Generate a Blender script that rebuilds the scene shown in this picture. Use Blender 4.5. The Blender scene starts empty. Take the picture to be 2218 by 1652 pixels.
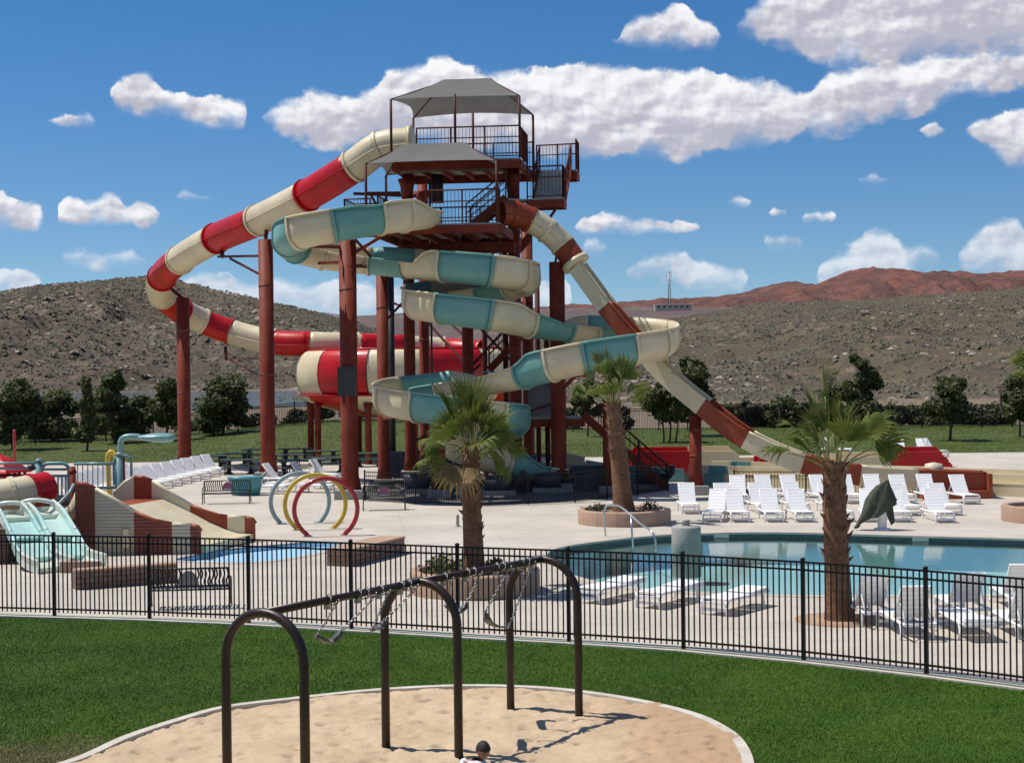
import bpy, bmesh, math, random
import numpy as np
from mathutils import Vector, Matrix, noise
from mathutils.geometry import tessellate_polygon

random.seed(7)
rng = np.random.default_rng(11)
SC = bpy.context.scene
COL = SC.collection
R = math.radians
PI = math.pi

# ------------------------------------------------------------------ camera
# The photograph is measured on a 2217 x 1652 grid; FOC is the focal length in
# that unit, the camera stands 5.35 m above the lawn and looks along +Y.
FOC, GW, GH = 3350.0, 2217.0, 1652.0
CAMH, ROLL, PITCH = 5.35, 0.0115, 21.0 / 3350.0
cam_d = bpy.data.cameras.new('camera')
cam = bpy.data.objects.new('camera', cam_d)
COL.objects.link(cam)
fw = Vector((0, math.cos(PITCH), -math.sin(PITCH)))
uc = Vector((0, math.sin(PITCH), math.cos(PITCH)))
ri = Vector((1, 0, 0)) * math.cos(ROLL) - uc * math.sin(ROLL)
up = Vector((1, 0, 0)) * math.sin(ROLL) + uc * math.cos(ROLL)
m = Matrix((ri, up, -fw)).transposed().to_4x4()
m.translation = (0, 0, CAMH)
cam.matrix_world = m
cam_d.sensor_width = 36.0
cam_d.lens = 36.0 * FOC / GW
cam_d.clip_end = 30000
cam_d.clip_start = 0.5
SC.camera = cam

def ray(u, v):
    d = fw * FOC + ri * (u - GW / 2) - up * (v - GH / 2)
    return d / d.y
def At(u, v, Y):
    """world point seen at grid position (u, v) at distance Y"""
    return Vector((0, 0, CAMH)) + ray(u, v) * Y
def G(u, v, z=0.0):
    """world point on the level z seen at grid position (u, v)"""
    d = ray(u, v)
    return Vector((0, 0, CAMH)) + d * ((z - CAMH) / d.z)

# ------------------------------------------------------------------ render / light
SC.view_settings.view_transform = 'Standard'
SC.view_settings.look = 'None'
SC.view_settings.exposure = 0.0
SC.view_settings.gamma = 1.0
SC.view_settings.use_curve_mapping = False
SC.render.engine = 'CYCLES'
SC.cycles.max_bounces = 8
SC.cycles.transparent_max_bounces = 16
SC.cycles.caustics_reflective = False
SC.cycles.caustics_refractive = False

SUNV = Vector((-1.22, 0.34, 2.42)).normalized()      # towards the sun: high, from the left and a little behind
sun_d = bpy.data.lights.new('sun', 'SUN')
sun_d.energy = 4.9
sun_d.angle = R(0.53)
sun_d.color = (1.0, 0.945, 0.86)
sun = bpy.data.objects.new('sun', sun_d)
COL.objects.link(sun)
sun.rotation_euler = SUNV.to_track_quat('Z', 'Y').to_euler()
sun.location = SUNV * 200
SUN_EL = math.asin(SUNV.z)
SUN_AZ = math.atan2(SUNV.x, SUNV.y)

# ---- node helper
class NT:
    def __init__(s, tree):
        s.t = tree; s.n = tree.nodes; s.l = tree.links
    def new(s, typ, **kw):
        nd = s.n.new(typ)
        for k, v in kw.items(): setattr(nd, k, v)
        return nd
    def put(s, sock, val):
        if isinstance(val, bpy.types.NodeSocket): s.l.new(val, sock)
        elif val is not None: sock.default_value = val
    def math(s, op, a, b=None, c=None, clamp=False):
        nd = s.new('ShaderNodeMath', operation=op); nd.use_clamp = clamp
        s.put(nd.inputs[0], a)
        if b is not None: s.put(nd.inputs[1], b)
        if c is not None: s.put(nd.inputs[2], c)
        return nd.outputs[0]
    def vmath(s, op, a, b=None):
        nd = s.new('ShaderNodeVectorMath', operation=op)
        s.put(nd.inputs[0], a)
        if b is not None: s.put(nd.inputs[1], b)
        return nd.outputs['Vector'] if op not in ('LENGTH', 'DOT_PRODUCT') else nd.outputs['Value']
    def noise(s, vec, scale, detail=3, rough=0.55, dim='3D', dist=0.0):
        nd = s.new('ShaderNodeTexNoise', noise_dimensions=dim)
        if vec is not None: s.l.new(vec, nd.inputs['Vector'])
        nd.inputs['Scale'].default_value = scale
        nd.inputs['Detail'].default_value = detail
        nd.inputs['Roughness'].default_value = rough
        nd.inputs['Distortion'].default_value = dist
        return nd.outputs['Fac']
    def maprange(s, v, a, b, c=0.0, d=1.0, smooth=True):
        nd = s.new('ShaderNodeMapRange', interpolation_type='SMOOTHSTEP' if smooth else 'LINEAR')
        s.put(nd.inputs['Value'], v)
        for k, x in (('From Min', a), ('From Max', b), ('To Min', c), ('To Max', d)): s.put(nd.inputs[k], x)
        return nd.outputs[0]
    def mix(s, fac, a, b, typ='MIX'):
        nd = s.new('ShaderNodeMix', data_type='RGBA', blend_type=typ)
        s.put(nd.inputs[0], fac)
        for k, x in ((6, a), (7, b)):
            if isinstance(x, (tuple, list)): x = tuple(x) + (1.0,) if len(x) == 3 else tuple(x)
            s.put(nd.inputs[k], x)
        return nd.outputs[2]
    def curve(s, v, pts, x0, x1, y0, y1):
        """float curve through pts (x, y); input is mapped from x0..x1, output to y0..y1"""
        nd = s.new('ShaderNodeFloatCurve')
        c = nd.mapping.curves[0]
        P = [((x - x0) / (x1 - x0), (y - y0) / (y1 - y0)) for x, y in pts]
        c.points[0].location = P[0]; c.points[1].location = P[-1]
        for p in P[1:-1]: c.points.new(*p)
        for p in c.points: p.handle_type = 'AUTO_CLAMPED'
        nd.mapping.extend = 'HORIZONTAL'
        nd.mapping.update()
        f = s.maprange(v, x0, x1, 0, 1, smooth=False)
        s.l.new(f, nd.inputs['Value'])
        return s.math('MULTIPLY_ADD', nd.outputs[0], y1 - y0, y0)

# ------------------------------------------------------------------ world: sky with cumulus
world = bpy.data.worlds.new('World')
SC.world = world
world.use_nodes = True
wt = NT(world.node_tree)
SKY_S = 0.096
wt.n.clear()
sky = wt.new('ShaderNodeTexSky', sky_type='NISHITA')
sky.sun_disc = False
sky.sun_elevation = SUN_EL
sky.sun_rotation = SUN_AZ
sky.altitude = 900
sky.air_density = 1.0
sky.dust_density = 0.0
sky.ozone_density = 3.0
geo = wt.new('ShaderNodeTexCoord')
sep = wt.new('ShaderNodeSeparateXYZ')
wt.l.new(geo.outputs['Generated'], sep.inputs[0])
sx, sy, sz = sep.outputs
# azimuth (degrees of the grid: 1 unit = 1 grid step at the centre) and elevation, same unit
# the sky model is read a few degrees above the true direction: dry desert air, no yellow band at the horizon
lift = wt.new('ShaderNodeCombineXYZ')
wt.l.new(sx, lift.inputs[0]); wt.l.new(sy, lift.inputs[1])
wt.l.new(wt.math('MULTIPLY_ADD', wt.math('MAXIMUM', sz, 0.0), 0.97, 0.036), lift.inputs[2])
wt.l.new(wt.vmath('NORMALIZE', lift.outputs[0]), sky.inputs['Vector'])
az = wt.math('ARCTAN2', sx, sy)
hyp = wt.math('SQRT', wt.math('ADD', wt.math('MULTIPLY', sx, sx), wt.math('MULTIPLY', sy, sy)))
el = wt.math('DIVIDE', sz, wt.math('MAXIMUM', hyp, 0.02))
HALF = 1150.0 / FOC
# the cloud field of the visible sector goes on round the horizon, mirrored from sector to sector
azw = wt.math('PINGPONG', wt.math('ADD', az, HALF), 2 * HALF)
U0 = wt.math('MULTIPLY', azw, FOC)                       # 0..2300 from left to right
E0 = wt.math('MULTIPLY', el, FOC)                        # elevation above the horizon
uv = wt.new('ShaderNodeCombineXYZ'); wt.l.new(U0, uv.inputs[0]); wt.l.new(E0, uv.inputs[1])
uv = uv.outputs[0]
def wnoise(scale, det, rough, off=(0, 0, 0), stretch=(1, 1, 1)):
    v = wt.vmath('MULTIPLY', wt.vmath('ADD', uv, off), stretch)
    return wt.noise(v, scale, det, rough)
n_big = wnoise(0.0065, 4, 0.55, (13, 5, 3), (1, 1.35, 1))
n_mid = wnoise(0.020, 4, 0.52, (200, 70, 1), (1, 1.25, 1))
n_soft = wnoise(0.013, 2.5, 0.5, (200, 70, 21), (1, 1.3, 1))
n_lit = wnoise(0.013, 2.5, 0.5, (186, 88, 21), (1, 1.3, 1))       # the same noise, one step towards the sun
n_edge = wnoise(0.030, 7, 0.62, (77, 33, 8), (1, 1.1, 1))
n_mlit = wnoise(0.020, 4, 0.52, (192, 80, 1), (1, 1.25, 1))
wob = wnoise(0.010, 3, 0.5, (900, 300, 9))
U = wt.math('MULTIPLY_ADD', wt.math('SUBTRACT', wob, 0.5), 36.0, U0)

SOFT = wt.maprange(wnoise(0.012, 3, 0.5, (510, 44, 2)), 0.35, 0.65, 0.55, 2.6)      # some edges are crisp, some are frayed
def layer(pts, amp, soft, amp2):
    """pts: (u, top v, bottom v) with v counted down from the horizon line; returns density and height in the cloud"""
    top = [(u + 41, 810 - t) for u, t, b in pts]
    bot = [(u + 41, 810 - b) for u, t, b in pts]
    T = wt.curve(U, top, 0, 2300, 100, 1000)
    B = wt.curve(U, bot, 0, 2300, 100, 1000)
    dt = wt.math('SUBTRACT', T, E0)
    db = wt.math('SUBTRACT', E0, B)
    dt = wt.math('ADD', dt, wt.math('MULTIPLY', wt.math('SUBTRACT', n_big, 0.5), amp))
    dt = wt.math('ADD', dt, wt.math('MULTIPLY', wt.math('SUBTRACT', n_mid, 0.5), amp2))
    db = wt.math('ADD', db, wt.math('MULTIPLY', wt.math('SUBTRACT', n_mid, 0.5), amp2 * 0.8))
    db = wt.math('ADD', db, wt.math('MULTIPLY', wt.math('SUBTRACT', n_big, 0.5), amp * 0.7))
    dt = wt.math('ADD', dt, wt.math('MULTIPLY', wt.math('SUBTRACT', n_edge, 0.5), amp2 * 0.9))
    db = wt.math('ADD', db, wt.math('MULTIPLY', wt.math('SUBTRACT', n_edge, 0.5), amp2 * 0.7))
    sf = wt.math('MULTIPLY', SOFT, soft)
    d = wt.math('MINIMUM', wt.math('DIVIDE', dt, sf), wt.math('DIVIDE', db, wt.math('MULTIPLY', sf, 2.2)))
    dens = wt.maprange(d, 0.0, 1.0)
    hh = wt.math('DIVIDE', wt.math('SUBTRACT', E0, B), wt.math('MAXIMUM', wt.math('SUBTRACT', T, B), 12.0), clamp=True)
    return dens, hh
def clouds(*cl):
    """several clouds side by side in one layer: the outline closes at both ends of each cloud"""
    out = []
    for i, c in enumerate(cl):
        c = list(c)
        (u0, t0, b0), (u1, t1, b1) = c[0], c[-1]
        m0, m1 = (t0 + b0) / 2, (t1 + b1) / 2
        g0 = min(56, (u0 - cl[i - 1][-1][0]) * 0.46) if i else 56
        g1 = min(56, (cl[i + 1][0][0] - u1) * 0.46) if i + 1 < len(cl) else 56
        if u0 > -30: out += [(u0 - g0, m0 + 150, m0 - 150), (u0 - g0 * 0.6, m0 + 16, m0 - 14), (u0 - g0 * 0.3, m0 + (t0 - m0) * 0.5, m0 + (b0 - m0) * 0.5)]
        out += c
        if u1 < 2250: out += [(u1 + g1 * 0.3, m1 + (t1 - m1) * 0.5, m1 + (b1 - m1) * 0.5), (u1 + g1 * 0.6, m1 + 16, m1 - 14), (u1 + g1, m1 + 150, m1 - 150)]
    if out[0][0] > -41: out.insert(0, (-41, out[0][1], out[0][2]))
    if out[-1][0] < 2259: out.append((2259, out[-1][1], out[-1][2]))
    q = [out[0]]
    for p in out[1:]:
        if p[0] > q[-1][0] + 1: q.append(p)
    return q
A = clouds([(1340, 92, 108), (1365, 58, 120), (1405, 42, 126), (1440, 38, 130), (1472, 20, 133), (1505, 40, 136), (1540, 60, 138), (1558, 76, 130)],
           [(1602, 62, 102), (1645, 15, 118), (1690, -20, 135), (1740, -60, 165), (1800, -100, 190), (1900, -130, 205), (2050, -150, 200), (2259, -160, 215)])
Bk = clouds([(162, 268, 290), (185, 256, 297), (212, 254, 298), (230, 262, 296)],
     [(272, 204, 248), (300, 180, 266), (335, 164, 270), (358, 178, 268), (385, 208, 268), (430, 210, 288), (500, 213, 294), (540, 222, 288)],
     [(582, 250, 278), (606, 224, 296), (650, 208, 320), (705, 200, 336), (760, 212, 342), (815, 190, 326), (860, 150, 322), (920, 132, 326),
      (962, 118, 332), (1000, 136, 336), (1060, 152, 344), (1160, 152, 352), (1280, 140, 360), (1360, 152, 356), (1480, 160, 370), (1560, 172, 352),
      (1640, 184, 348), (1700, 202, 330), (1742, 224, 318), (1772, 194, 330), (1810, 170, 330), (1880, 160, 308), (1980, 156, 290), (2060, 160, 262), (2140, 162, 254), (2259, 160, 250)])
Cl = clouds([(-41, 430, 512), (30, 424, 512), (75, 444, 512), (122, 456, 508)], [(160, 452, 492), (190, 438, 492), (222, 444, 494), (272, 424, 494), (298, 452, 492), (330, 440, 500), (355, 456, 494)],
      [(398, 426, 440), (420, 418, 442), (440, 428, 440)], [(1270, 484, 518), (1320, 473, 518), (1380, 484, 520), (1440, 486, 518), (1500, 498, 516)],
      [(1590, 444, 464), (1602, 440, 467), (1614, 446, 464)], [(1682, 470, 488), (1700, 468, 488)], [(1738, 482, 503), (1790, 478, 503)], [(1866, 408, 424), (1880, 400, 427), (1896, 410, 424)],
      [(1992, 306, 329), (2004, 303, 331), (2012, 308, 329)], [(2080, 308, 336), (2120, 298, 370), (2160, 288, 405), (2259, 284, 425)])
Dl = clouds([(-41, 612, 660), (20, 604, 650), (60, 597, 650), (110, 602, 650)], [(172, 562, 582), (200, 553, 584), (240, 562, 584), (290, 555, 584), (315, 566, 582)],
      [(400, 612, 660), (450, 604, 670), (520, 610, 680), (560, 624, 690), (600, 612, 690), (680, 622, 700), (740, 618, 700), (800, 626, 700), (900, 630, 700), (1100, 640, 700), (1225, 622, 690)],
      [(1276, 540, 564), (1290, 532, 566), (1304, 542, 564)], [(1372, 592, 612), (1400, 575, 612), (1450, 565, 612), (1500, 580, 640), (1560, 594, 650), (1612, 606, 650)],
      [(1660, 538, 557), (1700, 530, 559), (1728, 536, 557)], [(1776, 594, 640), (1810, 570, 640), (1850, 548, 640), (1890, 525, 640), (1930, 546, 640), (1960, 566, 620), (1990, 562, 600), (2008, 570, 600)],
      [(2062, 566, 620), (2080, 548, 620), (2100, 530, 620), (2150, 520, 620), (2190, 544, 630), (2259, 540, 630)])
layers = [layer(A, 40, 17, 34), layer(Bk, 30, 13, 34), layer([(u, t - 5, b + 4) for u, t, b in Cl], 16, 10, 26), layer([(u, t - 15, b + 10) for u, t, b in Dl], 34, 15, 34)]
dens = None; shade = None
for i, (d, hgt) in enumerate(layers):
    if dens is None: dens, hsum, wsum = d, wt.math('MULTIPLY', hgt, d), d
    else:
        dens = wt.math('MAXIMUM', dens, wt.math('MULTIPLY', d, (1, 1, 0.95, 0.72)[i]))
        hsum = wt.math('ADD', hsum, wt.math('MULTIPLY', hgt, d)); wsum = wt.math('ADD', wsum, d)
# unseen cumulus above the frame, added so the sky fill is less blue
ovn = wt.new('ShaderNodeVectorMath', operation='NORMALIZE'); wt.l.new(geo.outputs['Generated'], ovn.inputs[0])
ov = wt.maprange(wt.noise(wt.vmath('MULTIPLY', ovn.outputs[0], (1, 1, 1.6)), 5.5, 4, 0.55), 0.52, 0.62)
ov = wt.math('MULTIPLY', ov, wt.maprange(E0, 1000.0, 1350.0))
dens = wt.math('MAXIMUM', dens, ov)
hrel = wt.math('DIVIDE', hsum, wt.math('MAXIMUM', wsum, 0.05))
relief = wt.math('MULTIPLY', wt.math('SUBTRACT', n_soft, n_lit), 1.6)
relief = wt.math('ADD', relief, wt.math('MULTIPLY', wt.math('SUBTRACT', n_mid, n_mlit), 1.5))
n_shade = wnoise(0.0048, 3, 0.5, (40, 410, 4), (0.8, 3.2, 1))
lum = wt.math('ADD', wt.math('MULTIPLY', hrel, 1.2), relief)
lum = wt.math('ADD', lum, wt.math('MULTIPLY', wt.math('SUBTRACT', n_shade, 0.5), 1.5))
lum = wt.math('ADD', lum, wt.math('MULTIPLY', wt.math('SUBTRACT', n_mid, 0.5), 0.35))
# thin places are bright, thick cores are grey
lum = wt.math('ADD', lum, wt.math('MULTIPLY', wt.math('SUBTRACT', 1.0, dens), 0.35))
lum = wt.maprange(lum, 0.12, 1.32)
ccol = wt.mix(lum, (0.50, 0.50, 0.585), (0.97, 0.97, 0.98))
# soft, low-contrast clouds near the horizon
lowf = wt.maprange(E0, 60.0, 330.0)
ccol = wt.mix(wt.math('MULTIPLY', wt.math('SUBTRACT', 1.0, lowf), 0.6), ccol, (0.70, 0.78, 0.90))
skys = wt.vmath('SCALE', sky.outputs['Color']); skys.node.inputs['Scale'].default_value = SKY_S
hs = wt.new('ShaderNodeHueSaturation')
hs.inputs['Saturation'].default_value = 1.34
hs.inputs['Hue'].default_value = 0.504
hs.inputs['Value'].default_value = 1.0
wt.l.new(skys, hs.inputs['Color'])
fin = wt.mix(wt.math('MULTIPLY', dens, 0.97), hs.outputs[0], ccol)
bg = wt.new('ShaderNodeBackground')
wt.l.new(fin, bg.inputs['Color'])
bg.inputs['Strength'].default_value = 1.0
wo = wt.new('ShaderNodeOutputWorld')
wt.l.new(bg.outputs[0], wo.inputs[0])
world.cycles.sampling_method = 'MANUAL'
world.cycles.sample_map_resolution = 512

# ------------------------------------------------------------------ materials
MATS = {}
def mat(name, col, rough=0.6, col2=None, scale=3.0, detail=4, metal=0.0, bump=0.0, bscale=40.0, spec=0.5, lo=0.35, hi=0.65,
        col3=None, scale3=0.5, f3=0.5, coat=0.0, transl=0.0, rvar=0.0, coord='Object', stretch=None):
    mt = bpy.data.materials.new(name); mt.use_nodes = True
    t = NT(mt.node_tree)
    b = t.n['Principled BSDF']
    tc = t.new('ShaderNodeTexCoord').outputs[coord]
    if stretch: tc = t.vmath('MULTIPLY', tc, stretch)
    c = tuple(col) + (1.0,)
    if col2 is not None:
        f = t.maprange(t.noise(tc, scale, detail, 0.6), lo, hi)
        c = t.mix(f, col, col2)
        if rvar: t.put(b.inputs['Roughness'], t.math('MULTIPLY_ADD', f, rvar, rough))
    if col3 is not None:
        f = t.maprange(t.noise(tc, scale3, 4, 0.6), 0.42, 0.66)
        c = t.mix(t.math('MULTIPLY', f, f3), c, col3)
    t.put(b.inputs['Base Color'], c)
    if not (col2 is not None and rvar): b.inputs['Roughness'].default_value = rough
    b.inputs['Metallic'].default_value = metal
    b.inputs['Specular IOR Level'].default_value = spec
    if coat: b.inputs['Coat Weight'].default_value = coat; b.inputs['Coat Roughness'].default_value = 0.08
    if bump:
        bp = t.new('ShaderNodeBump')
        bp.inputs['Strength'].default_value = bump
        bp.inputs['Distance'].default_value = 0.03
        t.l.new(t.noise(tc, bscale, 5, 0.6), bp.inputs['Height'])
        t.l.new(bp.outputs[0], b.inputs['Normal'])
    if transl:
        tr = t.new('ShaderNodeBsdfTranslucent')
        t.put(tr.inputs['Color'], c)
        ms = t.new('ShaderNodeMixShader'); ms.inputs[0].default_value = transl
        t.l.new(b.outputs[0], ms.inputs[1]); t.l.new(tr.outputs[0], ms.inputs[2])
        t.l.new(ms.outputs[0], t.n['Material Output'].inputs[0])
    MATS[name] = mt
    return mt
M = MATS
mat('cream', (0.70, 0.62, 0.42), 0.42, (0.64, 0.555, 0.365), 1.1, coat=0.06, spec=0.3, col3=(0.50, 0.43, 0.30), scale3=0.35, f3=0.35)
mat('teal', (0.130, 0.335, 0.305), 0.42, (0.165, 0.365, 0.33), 1.0, coat=0.06, spec=0.3, col3=(0.24, 0.40, 0.36), scale3=0.4, f3=0.4)
mat('red_gel', (0.52, 0.006, 0.010), 0.40, (0.44, 0.005, 0.009), 1.0, coat=0.06, spec=0.3, col3=(0.36, 0.012, 0.014), scale3=0.5, f3=0.4)
mat('rust_gel', (0.29, 0.058, 0.022), 0.45, (0.25, 0.045, 0.018), 1.0, coat=0.04, spec=0.25, col3=(0.33, 0.10, 0.055), scale3=0.6, f3=0.5)
mat('tower_paint', (0.205, 0.034, 0.017), 0.6, (0.165, 0.026, 0.014), 0.8, spec=0.2, col3=(0.23, 0.058, 0.03), scale3=1.3, f3=0.6, bump=0.06, bscale=9)
mat('tower_dark', (0.080, 0.018, 0.012), 0.6, (0.10, 0.024, 0.016), 1.1, spec=0.2)
mat('weld', (0.155, 0.030, 0.018), 0.6)
mat('galv', (0.34, 0.34, 0.35), 0.5, (0.27, 0.27, 0.28), 2.0, metal=0.5)
mat('stair_lit', (0.62, 0.60, 0.54), 0.7, (0.54, 0.52, 0.47), 2.0)  # paler copy of the stair grey, the lit look put into its colour
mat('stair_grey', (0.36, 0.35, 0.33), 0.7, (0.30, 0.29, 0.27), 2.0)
mat('canopy', (0.185, 0.182, 0.170), 0.85, (0.165, 0.162, 0.150), 1.2, transl=0.25, bump=0.1, bscale=60)
mat('black_paint', (0.008, 0.0075, 0.0075), 0.5, (0.012, 0.011, 0.010), 6.0, spec=0.25)
mat('dark_metal', (0.018, 0.018, 0.019), 0.5, (0.03, 0.03, 0.03), 5.0)
mat('bronze_paint', (0.020, 0.012, 0.008), 0.38, (0.030, 0.017, 0.010), 5.0, coat=0.0, spec=0.4, bump=0.05, bscale=30)
mat('chain', (0.42, 0.41, 0.38), 0.35, (0.25, 0.24, 0.22), 30.0, metal=0.9)
mat('rubber', (0.05, 0.055, 0.055), 0.45, (0.08, 0.085, 0.085), 8.0)
mat('white_plastic', (0.86, 0.86, 0.85), 0.5, (0.82, 0.82, 0.82), 3.0, spec=0.3)
mat('concrete_pier', (0.36, 0.34, 0.31), 0.85, (0.28, 0.265, 0.24), 1.5, bump=0.2, bscale=12)
mat('kerb_concrete', (0.60, 0.56, 0.48), 0.85, (0.50, 0.46, 0.39), 2.5, bump=0.2, bscale=20, col3=(0.42, 0.37, 0.29), scale3=0.9, f3=0.4)
mat('planter', (0.44, 0.29, 0.20), 0.85, (0.37, 0.24, 0.165), 1.6, bump=0.15, bscale=14, col3=(0.50, 0.36, 0.26), scale3=0.8, f3=0.5)
mat('soil', (0.16, 0.10, 0.065), 0.95, (0.26, 0.18, 0.12), 9.0, bump=0.5, bscale=14)
mat('block', (0.25, 0.155, 0.115), 0.9, (0.16, 0.095, 0.07), 2.4, bump=0.25, bscale=12, col3=(0.30, 0.21, 0.16), scale3=1.3, f3=0.7)
mat('wall_cap', (0.43, 0.285, 0.20), 0.85, (0.37, 0.24, 0.165), 2.0, bump=0.15, bscale=14)
mat('teal_paint', (0.16, 0.30, 0.31), 0.35, (0.20, 0.35, 0.35), 3.0)
mat('aqua_gel', (0.40, 0.63, 0.60), 0.25, (0.52, 0.70, 0.64), 0.9, coat=0.3)
mat('pale_gel', (0.66, 0.70, 0.62), 0.3, (0.60, 0.64, 0.56), 1.2, coat=0.3)
mat('yellow_paint', (0.62, 0.43, 0.045), 0.35, (0.55, 0.37, 0.04), 3.0)
mat('red_paint', (0.40, 0.018, 0.016), 0.32, (0.33, 0.015, 0.014), 3.0, coat=0.2)
mat('bluegrey_paint', (0.27, 0.36, 0.37), 0.4, (0.22, 0.30, 0.31), 3.0)
mat('steel', (0.62, 0.62, 0.60), 0.22, (0.52, 0.52, 0.50), 5.0, metal=0.85)
mat('umbrella_cloth', (0.060, 0.068, 0.045), 0.9, (0.085, 0.09, 0.06), 3.0, transl=0.1, bump=0.2, bscale=8)
mat('picnic_green', (0.045, 0.075, 0.055), 0.6, (0.065, 0.10, 0.07), 3.0)
mat('bark', (0.115, 0.075, 0.050), 0.95, (0.07, 0.045, 0.032), 6.0, bump=0.5, bscale=20)
mat('palm_trunk', (0.215, 0.105, 0.052), 0.95, (0.13, 0.06, 0.032), 7.0, bump=0.7, bscale=24, stretch=(1, 1, 3.0), col3=(0.30, 0.17, 0.095), scale3=2.2, f3=0.5)
mat('palm_boot', (0.20, 0.105, 0.055), 0.9, (0.10, 0.05, 0.03), 9.0, bump=0.3, bscale=30)
mat('palm_leaf', (0.066, 0.108, 0.016), 0.62, (0.145, 0.182, 0.036), 2.2, detail=2, transl=0.25, col3=(0.24, 0.21, 0.06), scale3=1.2, f3=0.35, lo=0.3, hi=0.7, spec=0.25)
mat('palm_dry', (0.36, 0.26, 0.12), 0.7, (0.26, 0.17, 0.08), 3.0, transl=0.3)
mat('palm_stem', (0.24, 0.26, 0.085), 0.5, (0.30, 0.25, 0.10), 3.0)
mat('leaf_dark', (0.050, 0.072, 0.020), 0.7, (0.110, 0.128, 0.038), 0.9, detail=5, transl=0.28, lo=0.38, hi=0.62)
mat('leaf_mid', (0.062, 0.090, 0.024), 0.7, (0.130, 0.145, 0.044), 0.9, detail=5, transl=0.28, lo=0.38, hi=0.62)
mat('leaf_olive', (0.055, 0.062, 0.030), 0.7, (0.10, 0.10, 0.05), 0.7, detail=5, transl=0.2)
mat('plaza_white', (0.78, 0.78, 0.76), 0.6)
mat('skin', (0.30, 0.165, 0.11), 0.5, (0.26, 0.13, 0.09), 8.0)
mat('hair', (0.010, 0.008, 0.007), 0.75, (0.02, 0.015, 0.012), 20.0)
mat('shirt', (0.72, 0.74, 0.76), 0.8, (0.66, 0.68, 0.70), 9.0)
mat('cloth_dark', (0.03, 0.03, 0.045), 0.8)
mat('rock', (0.34, 0.27, 0.22), 0.95, (0.24, 0.19, 0.155), 0.15, bump=0.4, bscale=1.2)
mat('scrub', (0.135, 0.125, 0.080), 0.95, (0.095, 0.085, 0.060), 0.4)
mat('pink_gel', (0.55, 0.12, 0.13), 0.5, (0.48, 0.10, 0.11), 3.0)
mat('plaque', (0.24, 0.24, 0.25), 0.5, (0.20, 0.20, 0.21), 3.0)
mat('plaque_pink', (0.42, 0.13, 0.17), 0.5)
mat('beige_wall', (0.46, 0.41, 0.36), 0.85, (0.40, 0.36, 0.31), 0.2)
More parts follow.
